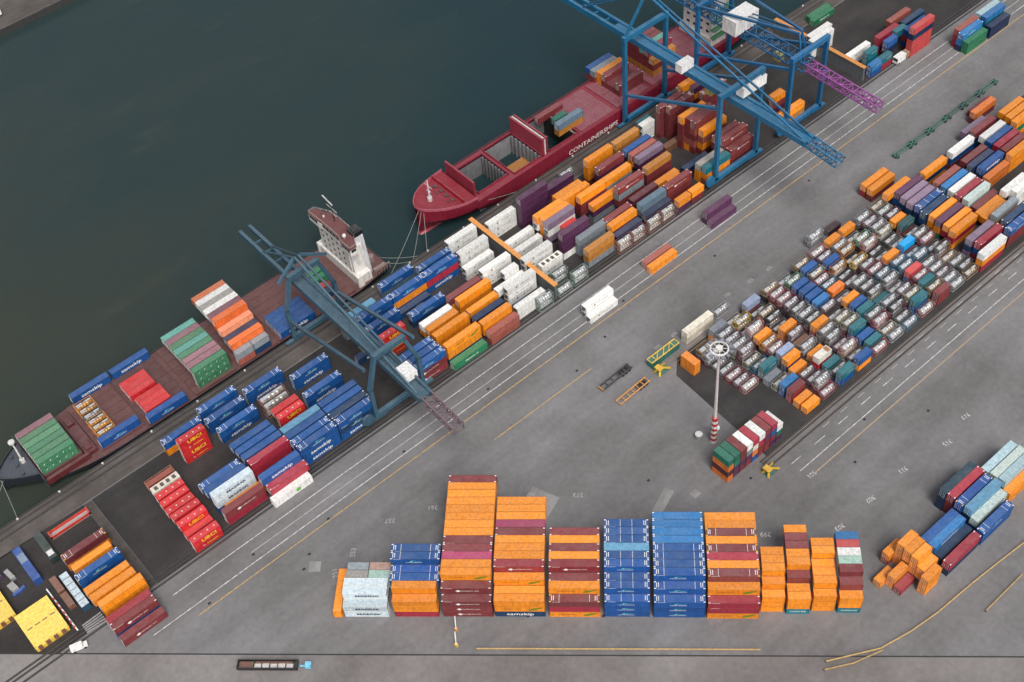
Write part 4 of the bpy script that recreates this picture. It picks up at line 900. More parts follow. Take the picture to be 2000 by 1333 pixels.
1|227.37|148.97|0.00|0.00|20|2.59|tCr|1|cream tank in a beige frame, sixth row up, fifth bay from the mast, tank yard
1|210.83|157.92|0.00|0.00|20|2.59|tGr|3|grey tank in a dark frame, bottom tier, ninth row up, tank yard
1|250.86|163.89|0.00|0.00|20|2.59|tS|1|silver tank in a grey frame, bottom tier, tank yard
1|227.90|160.91|0.00|0.00|20|2.59|tSm|3|silver tank in a maroon frame, tenth row up, fifth bay from the mast, tank yard
1|227.90|169.86|0.00|0.00|20|2.59|tDk|1|dark tank in a black frame, thirteenth row up, fifth bay from the mast, tank yard
1|281.20|145.98|0.00|0.00|20|2.59|tPk|0|pinkish tank in a red frame, fifth row up, twelfth bay from the mast, tank yard
1|211.50|169.86|0.00|0.00|20|2.59|tCr|1|cream tank in a beige frame, bottom tier, thirteenth row up, tank yard
1|258.02|140.01|0.00|0.00|20|2.59|tPk|1|pinkish tank in a red frame, bottom tier, third row up, tank yard
1|266.47|148.97|0.00|0.00|20|2.59|tGr|1|grey tank in a dark frame, bottom tier, sixth row up, tank yard
1|227.90|166.88|0.00|0.00|20|2.59|tDk|1|dark tank in a black frame, twelfth row up, fifth bay from the mast, tank yard
1|250.73|148.97|0.00|0.00|20|2.59|tCr|1|cream tank in a beige frame, sixth row up, eighth bay from the mast, tank yard
1|257.55|160.91|0.00|0.00|20|2.59|tGr|2|grey tank in a dark frame, bottom tier, tenth row up, tank yard
1|265.50|137.03|0.00|0.00|20|2.59|tGr|1|grey tank in a dark frame, bottom tier, second row up, tank yard
2|167.51|230.56|5.18|0.00|40|2.59|Wr|3|white reefer container, top tier, third from the road, before the fire wall
2|181.95|208.60|2.59|0.00|40|2.59|Wr|3|white reefer container on top of white one, on the quay road
2|181.41|206.04|0.00|0.00|40|2.59|Wr|3|white reefer container, ground tier, on the quay road
2|166.67|242.24|5.18|0.00|40|2.59|Wr|3|white reefer container, top tier, fifth from the road, before the fire wall
2|164.94|249.31|2.59|0.00|40|2.59|Wr|3|white reefer container on top of white one, beyond the grey crane
2|180.12|236.40|5.18|0.00|40|2.59|Wr|3|white reefer container, top tier, first from the road, third bay along, before the fire wall
2|166.55|253.92|5.18|0.00|40|2.59|Wr|2|white reefer container, top tier, sixth from the road, before the fire wall
2|181.68|243.21|2.59|0.00|40|2.59|Wr|3|white reefer container, top tier, fourth from the road, past the fire wall
2|167.11|260.77|5.18|0.00|40|2.59|Wr|3|white reefer container, top tier, seventh from the road, before the fire wall
2|182.23|248.08|2.59|0.00|40|2.59|Wr|3|white reefer container, top tier, fifth from the road, past the fire wall
2|182.42|257.69|5.18|0.00|40|2.59|Wr|3|white reefer container, top tier, sixth from the road, past the fire wall
2|165.71|223.75|2.59|0.00|40|2.59|Wr|1|white reefer container, top tier, first from the road, first bay along, before the fire wall
2|334.62|245.19|5.18|0.00|40|2.59|Wr|3|white reefer container, top tier, first from the road, under the purple boom
2|339.99|231.43|2.59|0.00|40|2.59|Wr|3|white reefer container on top of white one, at the far quay end
2|171.47|236.61|5.18|0.00|20|2.59|Wr|3|white reefer container, top tier, second from the road, before the fire wall
2|167.51|230.56|2.59|0.00|40|2.59|Wr|3|white reefer container, second tier, third from the road, before the fire wall
2|182.42|257.69|2.59|0.00|40|2.59|Wr|3|white reefer container, second tier, past the fire wall
2|166.55|253.92|2.59|0.00|40|2.59|Wr|2|white reefer container, second tier, sixth from the road, before the fire wall
2|166.18|234.14|2.59|0.00|40|2.59|Wr|0|white reefer container, top tier, fourth from the road, before the fire wall
2|167.51|230.56|0.00|0.00|40|2.59|Wr|3|white reefer container, bottom tier, third from the road, before the fire wall
2|182.42|257.69|0.00|0.00|40|2.59|Wr|3|white reefer container, bottom tier, sixth from the road, past the fire wall
2|180.12|236.40|2.59|0.00|40|2.59|Wr|3|white reefer container, second tier, first from the road, before the fire wall
2|255.04|256.84|5.18|0.00|20|2.59|Wr|3|white reefer container, top tier, under the blue crane
2|167.11|260.77|2.59|0.00|40|2.59|Wr|2|white reefer container, second tier, seventh from the road, before the fire wall
2|194.60|240.71|5.79|0.00|40|2.90|Wr|1|white reefer container on top of lavender one, past the fire wall
2|336.37|247.66|5.18|0.00|40|2.59|Wr|1|white reefer container, top tier, second from the road, under the purple boom
2|164.94|249.31|0.00|0.00|40|2.59|Wr|3|white reefer container, bottom tier, beyond the grey crane
2|334.62|245.19|2.59|0.00|40|2.59|Wr|3|white reefer container, second tier, under the purple boom
2|334.62|245.19|0.00|0.00|40|2.59|Wr|3|white reefer container, bottom tier, under the purple boom
2|183.94|232.18|0.00|0.00|30|2.59|Wr|3|white reefer container, bottom tier, third from the road, past the fire wall
2|166.67|242.24|2.59|0.00|40|2.59|Wr|2|white reefer container, second tier, fifth from the road, before the fire wall
2|181.68|243.21|0.00|0.00|40|2.59|Wr|3|white reefer container, bottom tier, fourth from the road, past the fire wall
2|194.59|233.35|0.00|0.00|40|2.90|Wr|1|white reefer container, bottom tier, first from the road, past the fire wall
2|339.99|231.43|0.00|0.00|40|2.59|Wr|3|white reefer container, bottom tier, at the far quay end
2|182.23|248.08|0.00|0.00|40|2.59|Wr|3|white reefer container, bottom tier, fifth from the road, past the fire wall
2|165.71|223.75|0.00|0.00|40|2.59|Wr|1|white reefer container, bottom tier, first from the road, first bay along, before the fire wall
2|255.04|256.84|2.59|0.00|20|2.59|Wr|3|white reefer container, second tier, under the blue crane
2|180.12|236.40|0.00|0.00|40|2.59|Wr|3|white reefer container, bottom tier, first from the road, third bay along, before the fire wall
2|166.67|242.24|0.00|0.00|40|2.59|Wr|2|white reefer container, bottom tier, fifth from the road, before the fire wall
2|255.04|256.84|0.00|0.00|20|2.59|Wr|3|white reefer container, bottom tier, under the blue crane
2|193.93|245.59|5.79|0.00|40|2.90|Wr|1|white reefer container on top of orange one, past the fire wall
2|181.95|208.60|0.00|0.00|40|2.59|Wr|1|white reefer container, bottom tier, on the quay road
2|166.55|253.92|0.00|0.00|40|2.59|Wr|2|white reefer container, bottom tier, sixth from the road, before the fire wall
4|147.16|102.64|10.40|-43.45|20|2.60|O|2|orange short container, top tier, third row back, ninth bay of tall front row
4|153.37|99.37|10.40|-43.45|20|2.60|O|2|orange short container, top tier, fourth row back, tenth bay of tall front row
4|161.76|88.53|10.40|-43.45|20|2.60|M|2|maroon short container, top tier, third row back, twelfth bay of tall front row
4|145.44|100.82|7.80|-43.45|20|2.60|O|2|orange short container on top of maroon one, ninth bay of tall front row
4|155.49|91.72|7.80|-43.45|20|2.60|O|2|orange short container, top tier, second row back, eleventh bay of tall front row
4|151.65|97.56|7.80|-43.45|20|2.60|M|2|maroon short container on top of crimson one, tenth bay of tall front row
4|160.65|97.17|10.40|-43.45|20|2.60|O|2|orange short container, top tier, fifth row back, eleventh bay of tall front row
4|160.04|86.72|7.80|-43.45|20|2.60|M|2|maroon short container, top tier, second row back, twelfth bay of tall front row
4|148.21|93.93|5.20|-43.45|20|2.60|O|2|orange short container, top tier, front row, tenth bay of tall front row
4|143.73|99.01|5.20|-43.45|20|2.60|O|2|orange short container, top tier, front row, ninth bay of tall front row
4|153.77|89.91|5.20|-43.45|20|2.60|O|2|orange short container, top tier, front row, eleventh bay of tall front row
4|158.32|84.90|5.20|-43.45|20|2.60|O|2|orange short container on top of orange one, twelfth bay of tall front row
4|170.20|133.60|7.77|90.00|20|2.59|Gd|0|dark green short container on top of deep orange one, by the floodlight mast
4|180.57|77.35|7.77|0.00|20|2.59|O|3|orange short container, top tier, third row up, by the yellow pipe
4|174.45|79.35|2.59|0.00|20|2.59|Ob|3|orange short container, top tier, second row up, first bay along, by the yellow pipe
4|178.87|72.35|5.18|0.00|20|2.59|O|3|orange short container, top tier, first row up, by the yellow pipe
4|174.31|76.70|0.00|0.00|20|2.59|Ro|3|crimson short container by the yellow pipe
4|202.94|140.01|2.59|0.00|20|2.59|M|3|maroon short container on top of crimson one, tank yard
4|202.98|134.04|0.00|0.00|20|2.59|O|3|orange short container, ground tier, first row up, tank yard
4|172.82|133.60|7.77|90.00|20|2.59|Gd|0|dark green short container on top of dark green one, by the floodlight mast
4|203.70|151.95|2.59|0.00|20|2.59|Tq|3|dark teal short container on top of grey one, tank yard
4|175.44|133.60|7.77|90.00|20|2.59|M|0|maroon short container, top tier, third column from the mast end, by the floodlight mast
4|88.00|271.90|3.59|0.00|20|2.59|G|3|grey short container on top of brick red one, tallest bay of grey ship
4|178.06|133.60|7.77|90.00|20|2.59|W|0|white short container on top of grey one, by the floodlight mast
4|180.84|79.91|7.77|0.00|20|2.59|O|1|orange short container, top tier, fourth row up, by the yellow pipe
4|180.68|133.60|7.77|90.00|20|2.59|Rd|0|crimson short container on top of cream one, by the floodlight mast
4|210.95|148.97|2.59|0.00|20|2.59|O|3|orange short container on top of dark blue one, tank yard
4|180.53|74.88|5.18|0.00|20|2.59|O|1|orange short container, top tier, second row up, second bay along, by the yellow pipe
4|183.30|133.60|7.77|90.00|20|2.59|Wd|0|off-white short container by the floodlight mast
4|185.92|133.60|7.77|90.00|20|2.59|M|0|maroon short container, top tier, seventh column from the mast end, by the floodlight mast
4|218.73|134.04|2.59|0.00|20|2.59|Tq|3|dark teal short container, top tier, first row up, tank yard
4|218.50|143.00|2.59|0.00|20|2.59|Wo|3|cream short container tank yard
4|188.54|133.60|7.77|90.00|20|2.59|Rd|2|crimson short container on top of blue one, by the floodlight mast
4|94.20|271.90|3.59|0.00|20|2.59|G|2|grey short container on top of dark blue one, tallest bay of grey ship
4|226.90|134.04|2.59|0.00|20|2.59|B|3|blue short container, top tier, first row up, tank yard
4|202.90|137.03|0.00|0.00|20|2.59|O|1|orange short container, ground tier, second row up, tank yard
4|122.60|275.50|1.00|0.00|20|2.59|Bd|3|dark blue short container before the grey ship tower
4|219.05|172.85|2.59|0.00|20|2.59|Lb|3|lavender blue short container on top of maroon one, tank yard
4|181.11|82.37|7.77|0.00|20|2.59|O|1|orange short container, top tier, fifth row up, by the yellow pipe
4|235.09|143.00|2.59|0.00|20|2.59|Tq|3|dark teal short container, top tier, fourth row up, tank yard
4|69.94|176.34|5.50|-43.45|20|2.75|Mi|0|mint short container, top tier, first bay of tall front row
4|203.12|143.00|2.59|0.00|20|2.59|Bc|1|bright blue short container on top of blue one, tank yard
4|202.70|148.97|0.00|0.00|20|2.59|Gr|1|slate grey short container, ground tier, tank yard
4|257.95|137.03|2.59|0.00|20|2.59|Tq|3|dark teal short container, top tier, second row up, tank yard
4|163.48|90.35|10.40|-43.45|20|2.60|Mi|0|mint short container twelfth bay of tall front row
4|149.93|95.74|5.20|-43.45|20|2.60|O|0|orange short container, top tier, second row back, tenth bay of tall front row
4|157.21|93.54|7.80|-43.45|20|2.60|O|0|orange short container, top tier, third row back, eleventh bay of tall front row
4|148.88|104.45|10.40|-43.45|20|2.60|O|0|orange short container, top tier, fourth row back, ninth bay of tall front row
4|155.09|101.19|10.40|-43.45|20|2.60|O|0|orange short container, top tier, fifth row back, tenth bay of tall front row
4|165.20|92.16|10.40|-43.45|20|2.60|W|0|white short container twelfth bay of tall front row
4|150.60|106.27|10.40|-43.45|20|2.60|O|0|orange short container, top tier, fifth row back, ninth bay of tall front row
4|158.93|95.35|7.80|-43.45|20|2.60|O|0|orange short container, top tier, fourth row back, eleventh bay of tall front row
4|242.57|157.92|2.59|0.00|20|2.59|Oc|2|deep orange short container tank yard
4|172.13|81.82|0.00|0.00|20|2.59|Ob|1|orange short container, ground tier, by the yellow pipe
4|156.81|103.00|10.40|-43.45|20|2.60|M|0|maroon short container, top tier, sixth row back, tenth bay of tall front row
4|166.92|93.98|10.40|-43.45|20|2.60|Rs|0|red short container twelfth bay of tall front row
4|203.70|172.85|2.59|0.00|20|2.59|Gr|1|slate grey short container on top of orange one, tank yard
4|162.37|98.98|10.40|-43.45|20|2.60|O|0|orange short container, top tier, sixth row back, eleventh bay of tall front row
4|265.50|134.04|2.59|0.00|20|2.59|M|3|maroon short container on top of maroon one, tank yard
4|158.53|104.82|10.40|-43.45|20|2.60|M|0|maroon short container, top tier, seventh row back, tenth bay of tall front row
4|168.64|95.79|10.40|-43.45|20|2.60|Bc|0|bright blue short container twelfth bay of tall front row
4|219.50|140.01|0.00|0.00|20|2.59|Tq|1|dark teal short container, ground tier, third row up, tank yard
4|238.05|221.80|2.59|0.00|20|2.59|O|3|orange short container on top of purple one, before the blue crane
4|219.50|157.92|2.59|0.00|20|2.59|O|1|orange short container, top tier, ninth row up, tank yard
4|160.25|106.63|10.40|-43.45|20|2.60|O|0|orange short container, top tier, eighth row back, tenth bay of tall front row
4|235.72|140.01|0.00|0.00|20|2.59|B|1|blue short container, ground tier, tank yard
4|227.61|151.95|2.59|0.00|20|2.59|O|1|orange short container on top of crimson one, tank yard
4|265.13|177.98|0.00|0.00|20|2.59|Dk|3|dark brown short container on the lane beside the tank yard
4|274.55|154.94|2.59|0.00|20|2.59|Bb|3|cyan blue short container tank yard
4|211.50|151.95|2.59|0.00|20|2.59|Lb|1|lavender blue short container on top of grey one, tank yard
4|65.40|180.64|5.50|-43.45|20|2.75|Gw|0|grey short container, top tier, fourth row back, first bay of tall front row
4|67.12|182.45|5.50|-43.45|20|2.75|G|0|grey short container, top tier, fifth row back, first bay of tall front row
4|235.80|137.03|0.00|0.00|20|2.59|Tq|1|dark teal short container, ground tier, second row up, tank yard
4|179.13|84.81|2.59|0.00|20|2.59|O|1|orange short container on top of brick red one, by the yellow pipe
4|281.98|160.91|2.59|0.00|20|2.59|Tqd|3|dark teal short container on top of maroon one, tank yard
4|242.55|151.95|2.59|0.00|20|2.59|O|1|orange short container, seventh row up, seventh bay from the mast, tank yard
4|235.80|166.88|2.59|0.00|20|2.59|B|1|blue short container, twelfth row up, sixth bay from the mast, tank yard
4|71.66|178.16|5.50|-43.45|20|2.75|Rw|0|pale brown short container first bay of tall front row
4|265.94|172.85|2.59|0.00|20|2.59|O|3|orange short container, fourteenth row up, tenth bay from the mast, tank yard
4|244.47|221.80|2.59|0.00|20|2.59|O|2|orange short container on top of maroon one, before the blue crane
4|242.68|148.97|2.59|0.00|20|2.59|B|1|blue short container, top tier, sixth row up, tank yard
4|211.20|160.91|2.59|0.00|20|2.59|O|1|orange short container, top tier, tenth row up, tank yard
4|235.30|157.92|2.59|0.00|20|2.59|Bc|1|bright blue short container on top of bright blue one, tank yard
4|235.80|163.89|2.59|0.00|20|2.59|B|1|blue short container on top of grey one, tank yard
4|235.38|160.91|2.59|0.00|20|2.59|B|1|blue short container, top tier, tenth row up, tank yard
4|242.50|145.98|2.59|0.00|20|2.59|Tq|1|dark teal short container, top tier, fifth row up, tank yard
4|266.50|145.98|2.59|0.00|20|2.59|Rs|1|red short container on top of blue one, tank yard
4|278.92|254.09|10.36|0.00|20|2.59|P|3|purple short container under the blue crane
4|210.86|145.98|0.00|0.00|20|2.59|O|1|orange short container, fifth row up, third bay from the mast, tank yard
4|251.00|166.88|2.59|0.00|20|2.59|B|1|blue short container on top of maroon one, tank yard
4|297.19|231.63|7.77|0.00|20|2.59|O|3|orange short container on top of maroon one, under the purple boom
4|243.50|169.86|2.59|0.00|20|2.59|B|1|blue short container, top tier, thirteenth row up, tank yard
4|266.29|154.94|2.59|0.00|20|2.59|O|1|orange short container on top of grey one, tank yard
4|265.50|140.01|2.59|0.00|20|2.59|Tq|1|dark teal short container, top tier, third row up, tank yard
4|258.50|172.85|2.59|0.00|20|2.59|O|1|orange short container on top of maroon one, tank yard
4|122.60|278.70|1.00|0.00|20|2.59|Rs|1|red short container before the grey ship tower
4|341.01|221.80|2.59|0.00|20|2.59|Bc|3|bright blue short container at the far quay end
4|343.01|225.79|5.18|0.00|20|2.59|Tq|3|dark teal short container, second from the road, first bay along, at the far quay end
4|281.34|163.89|2.59|0.00|20|2.59|O|0|orange short container on top of blue one, tank yard
4|353.35|224.72|5.18|0.00|20|2.59|B|3|blue short container on top of navy one, at the far quay end
4|234.50|281.20|6.00|0.00|20|2.90|Gd|3|dark green short container on the red ship hatch
4|158.32|84.90|2.60|-43.45|20|2.60|O|2|orange short container on top of teal one, twelfth bay of tall front row
4|170.20|133.60|5.18|90.00|20|2.59|Oc|0|deep orange short container on top of dark maroon one, by the floodlight mast
4|153.77|89.91|2.60|-43.45|20|2.60|O|2|orange short container, second tier, eleventh bay of tall front row
4|148.21|93.93|2.60|-43.45|20|2.60|O|2|orange short container on top of teal one, tenth bay of tall front row
4|158.32|84.90|0.00|-43.45|20|2.60|Tz|2|teal short container twelfth bay of tall front row
4|170.20|133.60|2.59|90.00|20|2.59|Md|0|dark maroon short container by the floodlight mast
4|143.73|99.01|2.60|-43.45|20|2.60|O|2|orange short container, second tier, ninth bay of tall front row
4|88.00|271.90|1.00|0.00|20|2.59|Rb|3|brick red short container tallest bay of grey ship
4|148.21|93.93|0.00|-43.45|20|2.60|Tz|2|teal short container tenth bay of tall front row
4|170.20|133.60|0.00|90.00|20|2.59|Oc|0|deep orange short container, bottom tier, by the floodlight mast
4|143.73|99.01|0.00|-43.45|20|2.60|O|2|orange short container, bottom tier, ninth bay of tall front row
4|153.77|89.91|0.00|-43.45|20|2.60|O|2|orange short container, bottom tier, eleventh bay of tall front row
4|347.12|221.80|2.59|0.00|20|2.59|Tq|2|dark teal short container, top tier, first from the road, at the far quay end
4|94.20|271.90|1.00|0.00|20|2.59|Bd|2|dark blue short container tallest bay of grey ship
4|191.16|133.60|5.18|90.00|20|2.59|W|2|white short container on top of dark green one, by the floodlight mast
4|219.50|145.98|0.00|0.00|20|2.59|O|1|orange short container, fifth row up, fourth bay from the mast, tank yard
4|218.73|134.04|0.00|0.00|20|2.59|B|3|blue short container, bottom tier, first row up, tank yard
4|360.89|226.33|5.18|0.00|20|2.59|Tq|1|dark teal short container, second from the road, fourth bay along, at the far quay end
4|238.05|221.80|0.00|0.00|20|2.59|P|3|purple short container before the blue crane
4|297.19|231.63|5.18|0.00|20|2.59|M|3|maroon short container under the purple boom
4|297.19|231.63|2.59|0.00|20|2.59|P|3|purple short container under the purple boom
4|226.90|134.04|0.00|0.00|20|2.59|O|3|orange short container, bottom tier, first row up, tank yard
4|202.94|140.01|0.00|0.00|20|2.59|Rd|1|crimson short container, bottom tier, third row up, tank yard
4|178.87|72.35|2.59|0.00|20|2.59|O|3|orange short container, second tier, first row up, by the yellow pipe
4|178.87|72.35|0.00|0.00|20|2.59|O|3|orange short container, bottom tier, first row up, by the yellow pipe
4|244.47|221.80|0.00|0.00|20|2.59|M|2|maroon short container before the blue crane
4|265.50|134.04|0.00|0.00|20|2.59|M|3|maroon short container, bottom tier, first row up, tank yard
4|343.01|225.79|2.59|0.00|20|2.59|Tq|1|dark teal short container, second tier, at the far quay end
4|251.00|145.98|0.00|0.00|20|2.59|Tq|3|dark teal short container, ground tier, fifth row up, tank yard
4|341.01|221.80|0.00|0.00|20|2.59|B|3|blue short container, bottom tier, at the far quay end
4|257.95|137.03|0.00|0.00|20|2.59|B|1|blue short container, bottom tier, second row up, tank yard
4|219.50|151.95|0.00|0.00|20|2.59|Br|1|rust brown short container tank yard
4|210.95|148.97|0.00|0.00|20|2.59|Bd|1|dark blue short container tank yard
4|297.19|231.63|0.00|0.00|20|2.59|O|3|orange short container, bottom tier, under the purple boom
4|167.65|226.20|0.00|0.00|20|2.59|Bd|1|dark blue short container before the fire wall
4|257.69|260.69|2.59|0.00|20|2.59|Tq|1|dark teal short container under the blue crane
4|199.75|238.24|5.18|0.00|20|2.59|R|3|red short container past the reefers
4|203.70|151.95|0.00|0.00|20|2.59|G|1|grey short container, seventh row up, second bay from the mast, tank yard
4|353.35|224.72|2.59|0.00|20|2.59|N|3|navy short container at the far quay end
4|174.45|79.35|0.00|0.00|20|2.59|O|1|orange short container, bottom tier, second row up, by the yellow pipe
4|203.12|143.00|0.00|0.00|20|2.59|B|1|blue short container, fourth row up, second bay from the mast, tank yard
4|179.13|84.81|0.00|0.00|20|2.59|Rb|1|brick red short container by the yellow pipe
4|218.50|143.00|0.00|0.00|20|2.59|R|0|red short container, bottom tier, tank yard
4|281.98|160.91|0.00|0.00|20|2.59|M|1|maroon short container, bottom tier, tenth row up, tank yard
4|243.02|230.65|2.59|0.00|20|2.59|O|1|orange short container on top of orange one, before the blue crane
4|347.12|221.80|0.00|0.00|20|2.59|Rd|2|crimson short container, bottom tier, first from the road, at the far quay end
4|299.70|234.10|5.18|0.00|20|2.59|O|1|orange short container on top of grey one, under the purple boom
4|203.70|172.85|0.00|0.00|20|2.59|O|1|orange short container, bottom tier, fourteenth row up, tank yard
4|227.61|151.95|0.00|0.00|20|2.59|Rd|1|crimson short container, bottom tier, seventh row up, tank yard
4|180.57|77.35|5.18|0.00|20|2.59|O|1|orange short container, third tier, third row up, by the yellow pipe
4|180.84|79.91|5.18|0.00|20|2.59|O|1|orange short container, third tier, fourth row up, by the yellow pipe
4|181.11|82.37|5.18|0.00|20|2.59|O|1|orange short container, third tier, fifth row up, by the yellow pipe
4|181.11|82.37|2.59|0.00|20|2.59|O|3|orange short container, second tier, fifth row up, by the yellow pipe
4|235.09|143.00|0.00|0.00|20|2.59|B|1|blue short container, fourth row up, sixth bay from the mast, tank yard
4|219.05|172.85|0.00|0.00|20|2.59|M|1|maroon short container, bottom tier, fourteenth row up, tank yard
4|219.50|157.92|0.00|0.00|20|2.59|O|1|orange short container, bottom tier, ninth row up, tank yard
4|278.92|254.09|7.77|0.00|20|2.59|O|3|orange short container under the blue crane
4|181.11|82.37|0.00|0.00|20|2.59|O|3|orange short container, bottom tier, fifth row up, by the yellow pipe
4|278.92|254.09|5.18|0.00|20|2.59|My|3|maroon short container under the blue crane
4|343.01|225.79|0.00|0.00|20|2.59|Rd|1|crimson short container, bottom tier, second from the road, at the far quay end
4|172.82|133.60|5.18|90.00|20|2.59|Gd|0|dark green short container, third tier, by the floodlight mast
4|175.44|133.60|5.18|90.00|20|2.59|M|0|maroon short container, third tier, by the floodlight mast
4|172.82|133.60|2.59|90.00|20|2.59|P|0|purple short container on top of purple one, by the floodlight mast
4|178.06|133.60|5.18|90.00|20|2.59|G|0|grey short container by the floodlight mast
4|69.94|176.34|2.75|-43.45|20|2.75|Mi|2|mint short container, second tier, first bay of tall front row
4|175.44|133.60|2.59|90.00|20|2.59|P|0|purple short container, second tier, third column from the mast end, by the floodlight mast
4|180.53|74.88|2.59|0.00|20|2.59|O|1|orange short container, second tier, second row up, by the yellow pipe
4|180.68|133.60|5.18|90.00|20|2.59|Cr|0|cream short container by the floodlight mast
4|180.57|77.35|2.59|0.00|20|2.59|O|1|orange short container, second tier, third row up, by the yellow pipe
4|172.82|133.60|0.00|90.00|20|2.59|P|0|purple short container, bottom tier, second column from the mast end, by the floodlight mast
4|178.06|133.60|2.59|90.00|20|2.59|P|0|purple short container, second tier, fourth column from the mast end, by the floodlight mast
4|183.30|133.60|5.18|90.00|20|2.59|Rd|0|crimson short container on top of maroon one, by the floodlight mast
4|175.44|133.60|0.00|90.00|20|2.59|M|0|maroon short container, bottom tier, third column from the mast end, by the floodlight mast
4|180.68|133.60|2.59|90.00|20|2.59|Oc|0|deep orange short container on top of blue one, by the floodlight mast
4|185.92|133.60|5.18|90.00|20|2.59|P|0|purple short container, third tier, by the floodlight mast
4|178.06|133.60|0.00|90.00|20|2.59|M|0|maroon short container, bottom tier, fourth column from the mast end, by the floodlight mast
4|183.30|133.60|2.59|90.00|20|2.59|M|0|maroon short container, second tier, sixth column from the mast end, by the floodlight mast
4|188.54|133.60|5.18|90.00|20|2.59|B|0|blue short container on top of maroon one, by the floodlight mast
4|180.68|133.60|0.00|90.00|20|2.59|B|0|blue short container, bottom tier, by the floodlight mast
4|185.92|133.60|2.59|90.00|20|2.59|M|0|maroon short container, second tier, seventh column from the mast end, by the floodlight mast
4|183.30|133.60|0.00|90.00|20|2.59|M|0|maroon short container, bottom tier, sixth column from the mast end, by the floodlight mast
4|188.54|133.60|2.59|90.00|20|2.59|M|0|maroon short container, second tier, eighth column from the mast end, by the floodlight mast
4|185.92|133.60|0.00|90.00|20|2.59|M|0|maroon short container, bottom tier, seventh column from the mast end, by the floodlight mast
4|191.16|133.60|2.59|90.00|20|2.59|Gd|2|dark green short container, second tier, by the floodlight mast
4|188.54|133.60|0.00|90.00|20|2.59|P|0|purple short container, bottom tier, eighth column from the mast end, by the floodlight mast
4|191.16|133.60|0.00|90.00|20|2.59|P|2|purple short container, bottom tier, ninth column from the mast end, by the floodlight mast
4|266.50|145.98|0.00|0.00|20|2.59|B|3|blue short container, bottom tier, fifth row up, tank yard
4|211.50|151.95|0.00|0.00|20|2.59|G|1|grey short container, seventh row up, third bay from the mast, tank yard
4|274.55|154.94|0.00|0.00|20|2.59|M|1|maroon short container, bottom tier, eighth row up, tank yard"""
